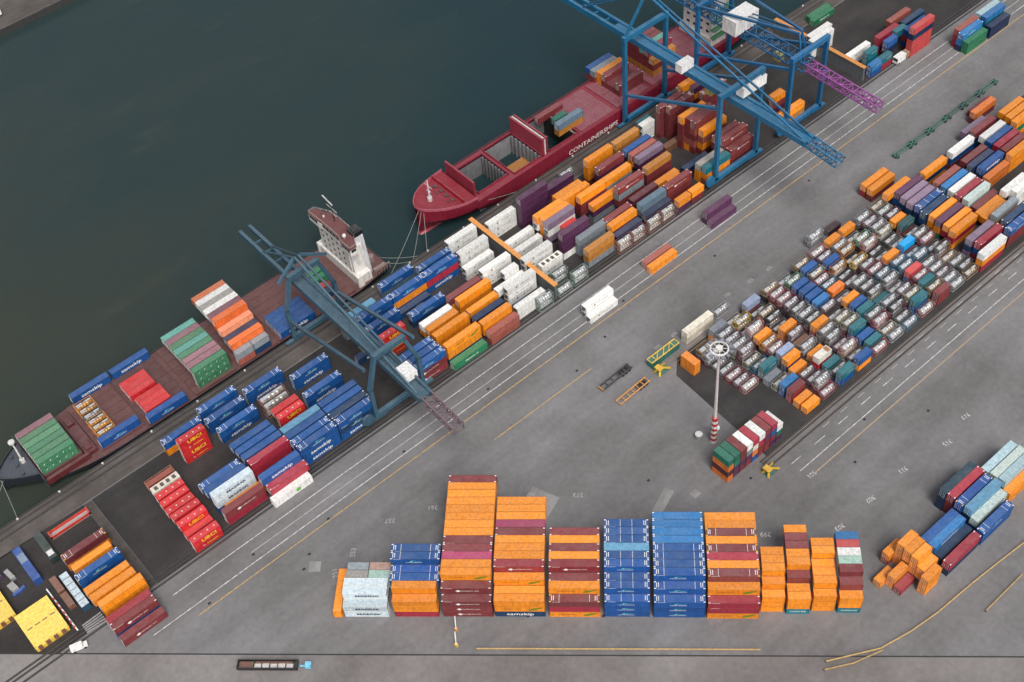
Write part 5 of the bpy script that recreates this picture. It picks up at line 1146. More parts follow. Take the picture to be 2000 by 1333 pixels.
LOWER="""88.0|291.6|11.40|0.00|40|2.60|W
318.9|163.9|5.18|0.00|40|2.59|My
376.6|205.0|2.59|0.00|40|2.59|Gn
88.0|294.0|11.40|0.00|40|2.60|Rb2
194.1|253.9|8.69|0.00|40|2.90|P
333.1|163.9|5.18|0.00|40|2.59|B
353.3|228.8|5.18|0.00|40|2.59|Rd
194.1|253.9|5.79|0.00|40|2.90|P
333.2|160.9|5.18|0.00|40|2.59|Rd
364.2|232.0|5.18|0.00|40|2.59|Rb
205.1|248.0|8.69|0.00|40|2.90|O
122.7|248.1|2.90|0.00|45|2.90|B
333.6|166.9|5.18|0.00|40|2.59|W
152.5|221.8|0.00|0.00|40|2.59|Rb
390.9|207.8|5.18|0.00|40|2.59|Bc
390.3|204.6|2.59|0.00|40|2.59|N
138.8|245.2|0.00|0.00|45|2.90|Bd
223.3|236.4|5.79|0.00|40|2.90|G
348.5|166.9|5.18|0.00|40|2.59|O
10.0|219.5|2.90|0.00|45|2.90|O
9.4|231.6|2.90|0.00|45|2.90|B
348.8|169.9|5.18|0.00|40|2.59|O
333.1|157.9|5.18|0.00|40|2.59|M
261.5|289.2|8.59|0.00|40|2.59|G
305.4|149.0|2.59|0.00|40|2.59|M
303.9|146.4|2.59|0.00|40|2.59|O
263.6|241.7|11.58|0.00|40|2.90|M
153.7|239.3|0.00|0.00|45|2.90|O
197.9|224.7|2.59|0.00|40|2.59|Od
210.5|279.5|-4.00|0.00|40|2.59|Od
210.5|281.9|-4.00|0.00|40|2.59|Od
263.1|251.0|8.69|0.00|40|2.90|M
194.1|253.9|2.90|0.00|40|2.90|P
334.0|174.4|2.59|0.00|40|2.59|Pl
197.2|178.4|0.00|0.00|40|2.59|Cr
139.3|262.7|0.00|0.00|45|2.90|Gb
197.9|224.7|0.00|0.00|40|2.59|G
367.2|227.6|5.18|0.00|40|2.59|Bd
231.5|276.2|6.00|0.00|40|2.59|Od
253.5|233.5|0.00|0.00|40|2.59|Bd
256.8|246.6|0.00|0.00|40|2.59|Br
377.5|210.2|5.18|0.00|40|2.59|Rb
262.5|281.6|6.00|0.00|40|2.59|M
210.8|242.2|5.79|0.00|40|2.90|M
262.5|286.7|8.59|0.00|40|2.59|O
254.6|224.7|2.59|0.00|40|2.59|O
137.5|230.6|2.90|0.00|45|2.90|O
262.5|276.5|6.00|0.00|40|2.59|M
254.6|224.7|0.00|0.00|40|2.59|Rb
239.8|239.3|2.59|0.00|40|2.59|M
261.5|291.8|8.59|0.00|40|2.59|B
279.5|281.1|13.77|0.00|40|2.59|Te
279.5|283.6|13.77|0.00|40|2.59|M
237.6|233.1|2.59|0.00|40|2.59|O
279.5|286.2|13.77|0.00|40|2.59|M
194.6|233.4|5.79|0.00|40|2.90|P
264.9|236.4|5.79|0.00|40|2.90|Rb
279.5|276.0|8.59|0.00|40|2.59|M
279.5|288.8|13.77|0.00|40|2.59|M
279.5|276.0|6.00|0.00|40|2.59|Od
303.6|144.0|2.59|0.00|40|2.59|O
66.3|255.4|0.00|0.00|45|2.90|B
199.7|230.6|2.59|0.00|40|2.59|G
239.8|239.3|0.00|0.00|40|2.59|M
294.1|224.7|2.59|0.00|40|2.59|Od
391.1|210.5|5.18|0.00|40|2.59|Cy
223.3|236.4|2.90|0.00|40|2.90|Mt
213.9|239.3|2.59|0.00|40|2.59|P
294.1|224.7|0.00|0.00|40|2.59|M
238.1|227.6|2.59|0.00|40|2.59|Mt
213.9|239.3|0.00|0.00|40|2.59|G
288.3|178.8|0.00|0.00|40|2.59|M
188.1|71.9|0.00|0.00|45|2.90|N
241.6|245.2|2.59|0.00|40|2.59|P
277.2|248.1|8.69|0.00|40|2.90|My
351.5|260.2|0.00|0.00|40|2.59|Gn
267.5|225.4|2.59|0.00|40|2.59|Mt
287.1|133.3|2.59|0.00|40|2.59|O
267.5|225.4|0.00|0.00|40|2.59|M
194.6|233.4|2.90|0.00|40|2.90|P
54.5|226.1|0.00|0.00|45|2.90|O
288.8|146.0|2.59|0.00|40|2.59|Rd
360.6|219.0|7.77|0.00|40|2.59|N
360.6|219.0|5.18|0.00|40|2.59|Rs
360.6|219.0|2.59|0.00|40|2.59|Rs
319.7|169.9|2.59|0.00|40|2.59|B
225.2|253.9|5.79|0.00|40|2.90|O
360.6|219.0|0.00|0.00|40|2.59|Rs
223.1|242.2|5.79|0.00|40|2.90|G
241.3|256.8|2.59|0.00|40|2.59|Od
202.6|71.7|0.00|0.00|45|2.90|B
263.7|239.3|8.69|0.00|40|2.90|Rb
376.6|205.0|0.00|0.00|40|2.59|Gn
264.9|236.4|2.90|0.00|40|2.90|O
124.1|253.9|2.90|0.00|45|2.90|B
302.1|134.0|2.59|0.00|40|2.59|M
194.1|253.9|0.00|0.00|40|2.90|P
288.8|146.0|0.00|0.00|40|2.59|O
287.1|133.3|0.00|0.00|40|2.59|Rd
9.3|213.0|0.00|0.00|45|2.90|B
9.7|242.5|0.00|0.00|45|2.90|O
66.6|260.6|0.00|0.00|45|2.90|B
390.3|204.6|0.00|0.00|40|2.59|N
302.1|134.0|0.00|0.00|40|2.59|M
66.8|230.6|0.00|0.00|45|2.90|Rd
137.3|224.7|0.00|0.00|45|2.90|Bd
364.4|223.9|5.18|0.00|40|2.59|B
194.6|240.7|2.90|0.00|40|2.90|Pl
88.0|281.7|8.80|0.00|40|2.60|Oh
319.7|169.9|0.00|0.00|40|2.59|M
119.6|256.8|2.90|0.00|45|2.90|O
225.1|248.1|5.79|0.00|40|2.90|P
119.6|256.8|0.00|0.00|45|2.90|G
218.4|74.5|0.00|0.00|45|2.90|O
277.2|248.1|5.79|0.00|40|2.90|M
332.4|154.9|2.59|0.00|40|2.59|O
345.0|178.5|0.00|0.00|40|2.59|M
52.1|257.9|0.00|0.00|45|2.90|O
304.6|169.9|2.59|0.00|40|2.59|Bd
332.4|154.9|0.00|0.00|40|2.59|O
152.0|224.7|2.59|0.00|40|2.59|O
210.2|258.5|0.00|0.00|40|2.59|P
347.7|180.9|0.00|0.00|40|2.59|M
264.9|236.4|0.00|0.00|40|2.90|M
210.8|242.2|2.90|0.00|40|2.90|M
318.5|143.2|2.59|0.00|40|2.59|W
225.2|253.9|2.90|0.00|40|2.90|O
266.6|227.8|5.79|0.00|40|2.90|My
262.5|244.2|8.69|0.00|40|2.90|M
261.0|253.9|8.69|0.00|40|2.90|M
263.7|239.3|5.79|0.00|40|2.90|M
262.5|244.2|5.79|0.00|40|2.90|M
261.0|253.9|5.79|0.00|40|2.90|My
263.1|251.0|5.79|0.00|40|2.90|M
263.7|239.3|2.90|0.00|40|2.90|Rb
262.5|244.2|2.90|0.00|40|2.90|My
238.1|227.6|0.00|0.00|40|2.59|Mt
261.0|253.9|2.90|0.00|40|2.90|M
263.1|251.0|2.90|0.00|40|2.90|M
263.7|239.3|0.00|0.00|40|2.90|M
225.6|227.6|2.59|0.00|40|2.59|G
262.5|244.2|0.00|0.00|40|2.90|M
261.0|253.9|0.00|0.00|40|2.90|My
263.1|251.0|0.00|0.00|40|2.90|My
347.8|163.9|2.59|0.00|40|2.59|Gn
199.7|230.6|0.00|0.00|40|2.59|G
290.3|137.0|2.59|0.00|40|2.59|B
320.0|157.9|2.59|0.00|40|2.59|Bd
320.0|154.9|0.00|0.00|40|2.59|Oc
289.6|152.0|2.59|0.00|40|2.59|O
289.6|140.0|2.59|0.00|40|2.59|Bd
137.9|253.9|0.00|0.00|45|2.90|B
261.5|289.2|6.00|0.00|40|2.59|M
318.5|143.2|0.00|0.00|40|2.59|W
289.9|163.9|2.59|0.00|40|2.59|Bd
289.2|157.9|2.59|0.00|40|2.59|Bd
265.6|230.6|5.79|0.00|40|2.90|M
211.4|227.6|2.59|0.00|40|2.59|M
204.6|75.1|0.00|0.00|45|2.90|B
225.2|253.9|0.00|0.00|40|2.90|M
347.8|163.9|0.00|0.00|40|2.59|O
204.3|83.2|2.90|0.00|45|2.90|M
289.6|152.0|0.00|0.00|40|2.59|Gn
204.1|85.7|2.90|0.00|45|2.90|N
289.6|140.0|0.00|0.00|40|2.59|Pl
204.1|85.7|0.00|0.00|45|2.90|Bd
304.6|169.9|0.00|0.00|40|2.59|O
277.2|248.1|2.90|0.00|40|2.90|M
206.1|245.6|5.79|0.00|40|2.90|O
262.5|279.1|6.00|0.00|40|2.59|M
203.9|80.3|2.90|0.00|45|2.90|N
152.1|242.2|0.00|0.00|45|2.90|O
204.4|77.6|2.90|0.00|45|2.90|N
290.3|137.0|0.00|0.00|40|2.59|Rd
289.6|149.0|2.59|0.00|40|2.59|Rd
204.3|83.2|0.00|0.00|45|2.90|M
290.0|154.9|2.59|0.00|40|2.59|O
290.2|160.9|2.59|0.00|40|2.59|Bd
122.7|248.1|0.00|0.00|45|2.90|Bd
290.8|169.7|2.59|0.00|40|2.59|B
52.4|228.5|0.00|0.00|45|2.90|B
277.2|248.1|0.00|0.00|40|2.90|M
288.4|181.8|0.00|0.00|40|2.59|Rd
263.6|241.7|8.69|0.00|40|2.90|M
353.3|228.8|2.59|0.00|40|2.59|Rd
263.6|241.7|5.79|0.00|40|2.90|M
263.6|241.7|2.90|0.00|40|2.90|Rb
263.6|241.7|0.00|0.00|40|2.90|O
390.9|207.8|2.59|0.00|40|2.59|Tq
240.6|210.8|0.00|0.00|40|2.59|P
194.8|243.1|5.79|0.00|40|2.90|O
254.3|227.6|2.59|0.00|40|2.59|O
254.3|227.6|0.00|0.00|40|2.59|O
304.1|152.0|2.59|0.00|40|2.59|Gl
376.3|207.6|2.59|0.00|40|2.59|Bc
377.5|210.2|2.59|0.00|40|2.59|Rd
376.3|207.6|0.00|0.00|40|2.59|N
377.5|210.2|0.00|0.00|40|2.59|Rd
364.4|223.9|2.59|0.00|40|2.59|Rd
364.4|223.9|0.00|0.00|40|2.59|B
304.4|141.0|2.59|0.00|40|2.59|O
290.2|166.9|2.59|0.00|40|2.59|Bd
279.5|278.6|11.18|0.00|40|2.59|M
279.5|281.1|11.18|0.00|40|2.59|M
279.5|278.6|8.59|0.00|40|2.59|M
279.5|283.6|11.18|0.00|40|2.59|M
279.5|281.1|8.59|0.00|40|2.59|M
279.5|278.6|6.00|0.00|40|2.59|Od
279.5|286.2|11.18|0.00|40|2.59|M
279.5|283.6|8.59|0.00|40|2.59|M
279.5|281.1|6.00|0.00|40|2.59|Od
279.5|288.8|11.18|0.00|40|2.59|M
279.5|286.2|8.59|0.00|40|2.59|M
279.5|283.6|6.00|0.00|40|2.59|Od
279.5|288.8|8.59|0.00|40|2.59|M
279.5|286.2|6.00|0.00|40|2.59|Od
262.5|284.1|6.00|0.00|40|2.59|M
279.5|288.8|6.00|0.00|40|2.59|Od
262.5|286.7|6.00|0.00|40|2.59|O
261.5|291.8|6.00|0.00|40|2.59|M
122.8|227.6|2.90|0.00|45|2.90|B
122.8|230.6|2.90|0.00|45|2.90|B
122.8|227.6|0.00|0.00|45|2.90|B
290.2|160.9|0.00|0.00|40|2.59|Bd
122.8|230.6|0.00|0.00|45|2.90|B
194.8|243.1|2.90|0.00|40|2.90|O
353.3|228.8|0.00|0.00|40|2.59|Rd
137.8|237.7|2.59|0.00|40|2.59|O
241.3|248.1|2.59|0.00|40|2.59|O
333.5|170.8|2.59|0.00|40|2.59|B
124.1|253.9|0.00|0.00|45|2.90|G
333.5|170.8|0.00|0.00|40|2.59|B"""
# ------------------------------------------------------------------ the setting
QY=270.6
def sheet(name,poly,z,mat,kind='structure',label=None):
    b=MB(); b.face([(x,y,z) for x,y in poly]); return tag(b.build(name,mat),label,None,None,kind)
def rectp(x0,y0,x1,y1): return [(x0,y0),(x1,y0),(x1,y1),(x0,y1)]
ASPH=ground_mat('worn_asphalt',(.125,.120,.120),(.165,.160,.162),(.205,.200,.205))
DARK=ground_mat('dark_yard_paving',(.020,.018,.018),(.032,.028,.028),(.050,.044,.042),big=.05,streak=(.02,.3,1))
TANKG=ground_mat('tank_yard_paving',(.022,.021,.021),(.032,.030,.030),(.055,.052,.050),big=.05)
APRON=ground_mat('quay_apron_concrete',(.060,.050,.044),(.085,.073,.066),(.125,.108,.098),big=.06,streak=(.03,.4,1))
ROADM=ground_mat('service_road_asphalt',(.15,.135,.130),(.185,.170,.165),(.22,.205,.20),streak=(.03,.03,1))
def setting():
    sheet('ground',[(-1500,-1500),(1900,-1500),(1900,QY),(-1500,QY)],0,ASPH)
    # water with its silt clouds
    m,nt,b=nodes('harbour_water'); L=nt.links; tc=nt.nodes.new('ShaderNodeTexCoord'); v=tc.outputs['Object']
    n1=noise(nt,scaled(nt,v,(.006,.010,1)),1.0,5,.6); sep=nt.nodes.new('ShaderNodeSeparateXYZ'); L.new(v,sep.inputs[0])
    g=math_(nt,'MULTIPLY_ADD',sep.outputs[0],-.0030); g.node.inputs[2].default_value=.78
    f=math_(nt,'ADD',math_(nt,'MULTIPLY',n1,.7),math_(nt,'MULTIPLY',g,.6)); 
    col=ramp(nt,f,[(.38,(.014,.034,.039)),(.60,(.026,.041,.040)),(.85,(.040,.045,.034))])
    n4=noise(nt,scaled(nt,v,(.02,.05,1)),1.0,6,.7); st=math_(nt,'SUBTRACT',n4,.60,True)
    col=mix(nt,math_(nt,'MULTIPLY',st,1.6,True),col,(.065,.068,.050))
    L.new(col,b.inputs['Base Color']); b.inputs['Roughness'].default_value=.16; b.inputs['IOR'].default_value=1.33
    w1=noise(nt,scaled(nt,v,(.5,.9,1)),1.0,4,.6); bp=nt.nodes.new('ShaderNodeBump'); bp.inputs['Strength'].default_value=.35; bp.inputs['Distance'].default_value=.25; L.new(w1,bp.inputs['Height'])
    w2=noise(nt,scaled(nt,v,(.05,.08,1)),1.0,3,.5); b2=nt.nodes.new('ShaderNodeBump'); b2.inputs['Strength'].default_value=.12; b2.inputs['Distance'].default_value=2; L.new(w2,b2.inputs['Height']); L.new(bp.outputs[0],b2.inputs['Normal']); L.new(b2.outputs[0],b.inputs['Normal'])
    sheet('water',[(-1500,QY-1),(1900,QY-1),(1900,1900),(-1500,1900)],-3.2,m)
    # quay wall with capping beam and fender strip
    q=MB(); q.box((-1500,QY-.9,-9),(1900,QY-.004,-.35)); q.box((-1500,QY-.7,-.35),(1900,QY+.12,.006)); q.build('quay_wall',plain('quay_wall_concrete',(.045,.040,.036),.8)); tag(bpy.data.objects['quay_wall'],kind='structure')
    # paving sheets
    Z=.004
    sheet('quay_apron',rectp(-60,260.9,1500,QY-.72),Z,APRON)
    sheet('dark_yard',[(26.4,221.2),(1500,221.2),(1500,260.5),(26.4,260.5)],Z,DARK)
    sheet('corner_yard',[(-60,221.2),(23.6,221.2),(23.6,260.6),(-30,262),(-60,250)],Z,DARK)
    sheet('yard_crossing',[(23.7,221.2),(26.3,221.2),(26.3,260.4),(23.7,260.4)],Z,APRON)
    sheet('tank_yard_floor',[(183,131.6),(1500,131.6),(1500,171),(191,176.5),(186,172)],Z,TANKG)
    # lower roads
    ur=Vector((math.cos(R_(-43.2)),math.sin(R_(-43.2)),0)); nr=Vector((-ur.y,ur.x,0)); o=Vector((-17.7,232.7,0))
    def pt(a,c): p=o+ur*a+nr*c; return (p.x,p.y)
    sheet('service_road',[pt(-60,-.2),pt(420,-.2),pt(420,-70),pt(-60,-70)],.0065,ROADM)
    sheet('road_edge_channel',[pt(-60,-.15),pt(420,-.15),pt(420,.25),pt(-60,.25)],.0095,plain('drain_channel',(.03,.028,.028)))
    for c in (-12.6,-14.3,-15.4):
        sheet('rail_groove',[pt(-60,c),pt(300,c),pt(300,c+.28),pt(-60,c+.28)],2*Z,plain('groove',(.04,.035,.035)))
    return o,ur,nr
def paint_line(name,a,b,w,mat,z=.012,dash=None):
    q=MB(); a=Vector((*a,z)); b=Vector((*b,z)); d=(b-a); L=d.length; d.normalize(); n=Vector((-d.y,d.x,0))*w/2
    segs=[(0,L)] if not dash else [(i*(dash[0]+dash[1]),min(L,i*(dash[0]+dash[1])+dash[0])) for i in range(int(L/(dash[0]+dash[1]))+1)]
    for s,e in segs: q.face([a+d*s-n,a+d*e-n,a+d*e+n,a+d*s+n])
    return tag(q.build(name,mat),kind='structure')
def worn(name,c,amount=.5):
    m,nt,b=nodes(name); tc=nt.nodes.new('ShaderNodeTexCoord'); nz=noise(nt,tc.outputs['Object'],1.2,6,.7)
    nt.links.new(ramp(nt,nz,[(.5-amount*.3,(.20,.19,.19)),(.62,c)]),b.inputs['Base Color']); b.inputs['Roughness'].default_value=.7; return m
def markings():
    wl=worn('worn_white_line',(.72,.71,.70)); yl=worn('worn_yellow_line',(.62,.36,.06)); fl=worn('faded_white_line',(.45,.44,.44),.9); fy=worn('faded_yellow_line',(.42,.30,.16),.8)
    for y,x0 in ((214.9,27.7),(211.1,52),(207.75,17.0)): paint_line('white_lane_line',(x0,y),(900,y),.28,wl if y!=211.1 else fl)
    paint_line('yellow_lane_line',(29.7,204.35),(900,204.4),.34,yl); paint_line('yellow_lane_line',(128.7,192.7),(168.9,192.5),.34,yl)
    paint_line('white_lane_line',(186.3,121.85),(700,121.6),.26,wl); paint_line('yellow_lane_line',(187.8,118.5),(700,118.5),.4,fy)
    paint_line('white_dashed_line',(186,125.2),(620,125.2),.22,wl,dash=(4.5,6)); paint_line('white_dashed_line',(203,127.6),(620,127.6),.2,fl,dash=(3,5))
    paint_line('white_dashed_line',(240,129.6),(620,129.6),.2,fl,dash=(3,7))
    sr=plain('rail_steel',(.22,.21,.20),.35,.6); gr=plain('rail_groove',(.020,.018,.018),.8)
    for y in (220.25,222.25,223.6,266.6,268.9):
        b=MB(); b.box((-60,y-.35,-.1),(1500,y+.35,.010)); tag(b.build('rail_channel',gr),kind='structure')
        b=MB(); b.box((-60,y-.07,-.05),(1500,y+.07,.05)); tag(b.build('crane_rail',sr),kind='structure')
    for y in (130.9,128.95,131.9):
        b=MB(); b.box((180,y-.3,-.1),(1500,y+.3,.010)); tag(b.build('rail_channel',gr),kind='structure')
        b=MB(); b.box((180,y-.06,-.05),(1500,y+.06,.04)); tag(b.build('crane_rail',plain('rusty_rail',(.25,.17,.11),.5,.4)),kind='structure')
    for y in (177.4,175.6):
        b=MB(); b.box((184,y-.12,-.05),(203,y+.12,.06)); tag(b.build('crane_rail',plain('rusty_rail',(.35,.22,.12),.5,.2)),kind='structure')
    # yard numbers painted on the asphalt, upside down from this side
    def num(s,x,y,rot,size,mat=wl):
        me=text_mesh('painted_number',s,size,mat); o=put('painted_number',me); o.location=(x,y,.012); o.rotation_euler=(0,0,R_(rot)); tag(o,kind='structure')
    for s,x,y,r in (('273',133.6,160.5,136.5),('257',87.9,191.8,140),('261',99.8,186.7,139),('253',73.6,190.6,45),('251',65.8,188.7,60),('299',162.9,114.3,136.5),('267',123.8,170.1,136),('303',179.6,101.7,170),('307',193.1,101.8,170),('311',207.6,101.8,170),('315',224.5,99,170),('317',236.2,101.3,170),('301',187.6,118.8,180),
        ('313',205,182.2,185),('309',197.5,184.3,185),('305',190,184.2,185),('321',222,184.0,185),('325',232,183,185),('329',240.5,182.5,185)):
        num(s,x,y,r,2.1 if y<170 or x<120 else 1.7,wl if y<150 else fl)
    # drains and repair patches
    random.seed(4)
    dm=plain('drain_grate',(.02,.02,.02)); pm=ground_mat('pale_repair',(.21,.205,.205),(.25,.245,.245),(.28,.275,.27))
    for x,y in ((34,205.5),(52,210.2),(75,205),(64,199),(67,184),(78,182),(70,180),(90,178),(103,152),(120,150),(60,196),(152,150),(174,130),(114,143),(140,120),(150,112),(97,141),(112,127),(165,195),(181,199),(232,199),(282,201),(300,200),(200,113),(214,121.0),(230,110),(106,208.5),(140,209),(196,206)):
        b=MB(); b.box((x-.45,y-.35,-.05),(x+.45,y+.35,.009)); tag(b.build('drain_grate',dm),'small dark drain grate set into the asphalt','drain','drain grates in the asphalt')
    for x,y,w,h,r in ((62.8,194.5,3.4,3.4,47),(158.5,137.4,2.6,2.4,0),(150,142,9,3,20),(120,165,16,9,20)):
        b=MB(); b.box((-w/2,-h/2,-.05),(w/2,h/2,.007)); o=b.build('repair_patch',pm); o.location=(x,y,0); o.rotation_euler=(0,0,R_(r)); tag(o,kind='structure')
# ------------------------------------------------------------------ the two ships
def loft(b,stations,m=0):
    """stations: list of closed half sections [(y,z)...] at x, mirrored about yc by the caller"""
    for (xa,pa),(xb,pb) in zip(stations[:-1],stations[1:]):
        for i in range(len(pa)-1):
            b.face([(xa,*pa[i]),(xb,*pb[i]),(xb,*pb[i+1]),(xa,*pa[i+1])],m)
def hull_sides(b,xs,hd,hw,zd,yc,zw=-6.0,rake=None,m=0):
    """outer shell from deck edge (half breadth hd, height zd) to keel line (half breadth hw)"""
    for s in (-1,1):
        st=[]
        for x in xs:
            st.append((x,[(yc+s*hd(x),zd(x)),(yc+s*(hd(x)*.86+hw(x)*.14),zd(x)*.55+zw*.45*.6),(yc+s*(hw(x)),-3.4),(yc+s*hw(x)*.97,zw)]))
        if s>0: st=st[::-1]
        loft(b,st,m)
def smooth01(t): t=max(0,min(1,t)); return t*t*(3-2*t)
def railing(b,pts,h=1.0,m=0,closed=False):
    for p,q in zip(pts[:-1],pts[1:]):
        p=Vector(p); q=Vector(q); n=max(1,int((q-p).length/2.2))
        for k in (h*.55,h): b.bar(p+Vector((0,0,k)),q+Vector((0,0,k)),.06,.06,m)
        for i in range(n+1): c=p+(q-p)*i/n; b.bar(c,c+Vector((0,0,h)),.06,.06,m)
def grey_ship():
    r=empty('container_ship',(8,284.6,-3.2),0,'grey-hulled container ship moored with dark red deck and white aft tower','ship','container ships at the quay')
    y0,y1,yc=271.4,297.8,284.6; hb=13.2
    def hd(x):
        if x<44: return hb*(1-(1-min(1,(x-8.4)/35.6))**2.1)**.75
        return hb if x<136 else hb-2.2*smooth01((x-136)/14)
    def hw(x):
        if x<52: return hb*max(.0,(1-(1-min(1,max(0,(x-12.5))/39.5))**1.7))
        return hb if x<128 else hb-6*smooth01((x-128)/22)
    zd=lambda x: 3.6 if x<19.2 else .35
    xs=[8.5,9.2,10.5,12.5,15,17.5,19.19]; xs2=[19.2,22,26,32,38,44,60,80,110,128,136,143,150]
    HULL=steel((.018,.022,.030),.45); DECK=steel((.115,.042,.040),.6,.06,.3); FORE=steel((.055,.065,.085),.6,.05,.1); WHT=steel((.72,.70,.66),.5,.03,.10); RED=steel((.10,.018,.022),.55)
    off=Vector((-8,-284.6,3.2))
    def B(mb,name,mat,parent=r,smooth=False):
        mb.v=[(p[0]+off.x,p[1]+off.y,p[2]+off.z) for p in mb.v]; return mb.build(name,mat,parent,smooth)
    b=MB(); hull_sides(b,xs,hd,hw,zd,yc); hull_sides(b,xs2,hd,hw,zd,yc)
    b.face([(150,yc-hd(150),.35),(150,yc+hd(150),.35),(150,yc+hw(150),-3.4),(150,yc-hw(150),-3.4)])
    for s in (-1,1):
        for p,q in zip(xs[:-1],xs[1:]): b.bar((p,yc+s*hd(p),4.05),(q,yc+s*hd(q),4.05),.2,1.0)     # bulwark
    B(b,'hull',HULL)
    b=MB()
    for p,q in zip(xs[:-1],xs[1:]): b.face([(p,yc-hd(p)+.1,3.58),(q,yc-hd(q)+.1,3.58),(q,yc+hd(q)-.1,3.58),(p,yc+hd(p)-.1,3.58)])
    b.box((18.9,yc-11,.3),(19.1,yc+11,4.9))
    for i in range(3): b.tube((15.2,yc-4+i*4,3.58),(15.2,yc-4+i*4,4.5),.5,8)
    B(b,'forecastle_deck',FORE)
    b=MB()
    for p,q in zip(xs2[:-1],xs2[1:]): b.face([(p,yc-hd(p)+.1,.33),(q,yc-hd(q)+.1,.33),(q,yc+hd(q)-.1,.33),(p,yc+hd(p)-.1,.33)])
    B(b,'main_deck',DECK)
    # hatch covers, each a plate of its own
    for x0,x1,yy0,yy1,zz in ((19.6,32.4,275.4,293.4,3.45),(37.6,52.6,273.6,297.0,.97),(53.6,68.6,271.9,297.2,.97),(71.0,86.2,271.9,297.2,.97),(87.6,102.2,271.8,297.2,.97),(103.6,120.4,271.8,297.2,.97),(121.8,134.6,272.3,297.0,.97)):
        b=MB(); b.box((x0,yy0,.34),(x1,yy1,zz-.12)); n=7
        for i in range(n): a=yy0+(yy1-yy0)*i/n; b.box((x0-.15,a+.05,zz-.12),(x1+.15,a+(yy1-yy0)/n-.05,zz))
        B(b,'hatch_cover',DECK)
    b=MB(); b.box((33.2,275,.34),(36.9,294,1.9)); b.box((34,276,1.9),(36,279,2.7)); b.box((34,288,1.9),(36.2,292,3.0)); b.box((19.3,274.0,.34),(34,275.2,2.6)); B(b,'deck_locker',RED)
    # foremast
    b=MB(); b.tube((17.3,yc+.4,3.58),(17.3,yc+.4,13.5),.35,10,0,.22); b.bar((17.3,yc-1.6,11.5),(17.3,yc+2.4,11.5),.2); b.tube((17.3,yc+.4,13.5),(17.3,yc+.4,14.0),1.0,12); b.tube((17.3,yc+.4,3.58),(17.3,yc+.4,5.0),.8,10); B(b,'foremast',WHT)
    # side railing of the far edge
    b=MB(); railing(b,[(44,yc+hb-.2,.33),(136,yc+hb-.2,.33)]); railing(b,[(150,yc-9,.35),(150,yc+9,.35)]); B(b,'railing',steel((.06,.05,.05)))
    # the tower
    b=MB(); b.box((137,273.2,.33),(142.6,296,4.2)); b.box((137.6,275.2,4.2),(142.2,294,15.8)); b.box((137.3,276.5,.33),(137.6,277.4,13)) 
    b.box((136.6,272.4,.33),(139,273.2,4.9)); b.box((136.6,296,.33),(139,296.8,4.9))
    tw=B(b,'tower',WHT)
    b=MB(); poly=[(137.0,279.5),(136.2,277.5),(136.2,272.3),(138.8,272.3),(140.6,276.5),(142.4,279),(142.4,290.5),(140.8,292.5),(139.2,297.0),(136.6,297.0),(136.6,291.5),(137.0,289.5)]
    b.prism(poly,15.8,18.9); bridge=B(b,'bridge',WHT)
    b=MB(); cx=sum(p[0] for p in poly)/12; cy=sum(p[1] for p in poly)/12
    b.prism([(cx+(x-cx)*1.06,cy+(y-cy)*1.02) for x,y in poly],18.9,19.15); B(b,'bridge_roof',steel((.15,.045,.045),.6,.05,.1),bridge)
    b=MB(); g=plain('bridge_window',(.02,.025,.03),.15)
    for i in range(5): yy=279.9+i*1.95; b.box((136.93,yy,17.4),(137.02,yy+1.6,18.5))
    for i in range(3): yy=272.7+i*1.6; b.box((136.12,yy,17.4),(136.21,yy+1.3,18.5))
    for i in range(3): yy=291.9+i*1.6; b.box((136.52,yy,17.4),(136.61,yy+1.3,18.5))
    b.box((136.6,272.21,17.4),(138.4,272.3,18.5)); B(b,'bridge_window',g,bridge)
    b=MB()
    for k in range(4):
        for j in range(6): yy=277+j*2.9; b.box((137.53,yy,5.4+k*2.6),(137.61,yy+.7,6.3+k*2.6))
    B(b,'cabin_window',g,tw)
    b=MB(); railing(b,[(136.3,272.4,19.15),(136.3,277.5,19.15),(137.1,279.6,19.15),(137.1,289.5,19.15),(136.7,296.8,19.15),(139.1,296.8,19.15),(142.3,290.5,19.15),(142.3,279.2,19.15),(138.8,272.5,19.15),(136.3,272.4,19.15)],1.0); B(b,'roof_railing',steel((.45,.40,.38)),bridge)
    b=MB(); b.lathe([(.01,21.2),(.5,21.0),(.75,20.4),(.5,19.8),(.2,19.6),(.2,19.15)],12,0,'z',(138.2,278.0,0)); b.lathe([(.01,20.4),(.3,20.2),(.4,19.9),(.15,19.15)],10,0,'z',(139,291,0)); B(b,'radome',WHT,bridge,True)
    b=MB(); b.lattice((140.6,287.0,19.2),(140.6,287.0,27.0),1.4,1.4,5,.16,.10); b.bar((140.6,284,25),(140.6,290,25),.16); b.bar((140.6,286,27.0),(140.6,291.5,28.0),.35,.35); b.bar((140.6,285,22.5),(140.6,289,22.5),.14); B(b,'radar_mast',steel((.50,.48,.46)))
    b=MB(); b.bar((142.6,278,.33),(142.4,278,18.6),4.2,3.9,0,(1,0,0),3.6,3.4); fn=B(b,'funnel',steel((.66,.66,.68),.5,.02,.1))
    b=MB(); b.box((140.5,276.1,18.6),(144.2,279.9,20.4)); b.box((141.1,276.7,20.4),(143.6,279.3,20.7)); B(b,'funnel_top',steel((.012,.012,.014)),fn)
    # stern fittings
    b=MB(); b.box((144.6,274.6,.34),(149.4,275.6,1.5)); b.box((145,288,.34),(149,293,2.6)); b.tube((147,280,.35),(147,280,2.8),1.2,10); b.bar((144,272.6,3.2),(150,272.8,3.2),.25)
    for i in range(6): b.bar((144+i*1.15,272.6,.34),(144+i*1.15,272.6,3.2),.2)
    B(b,'stern_winch',steel((.30,.22,.20)))
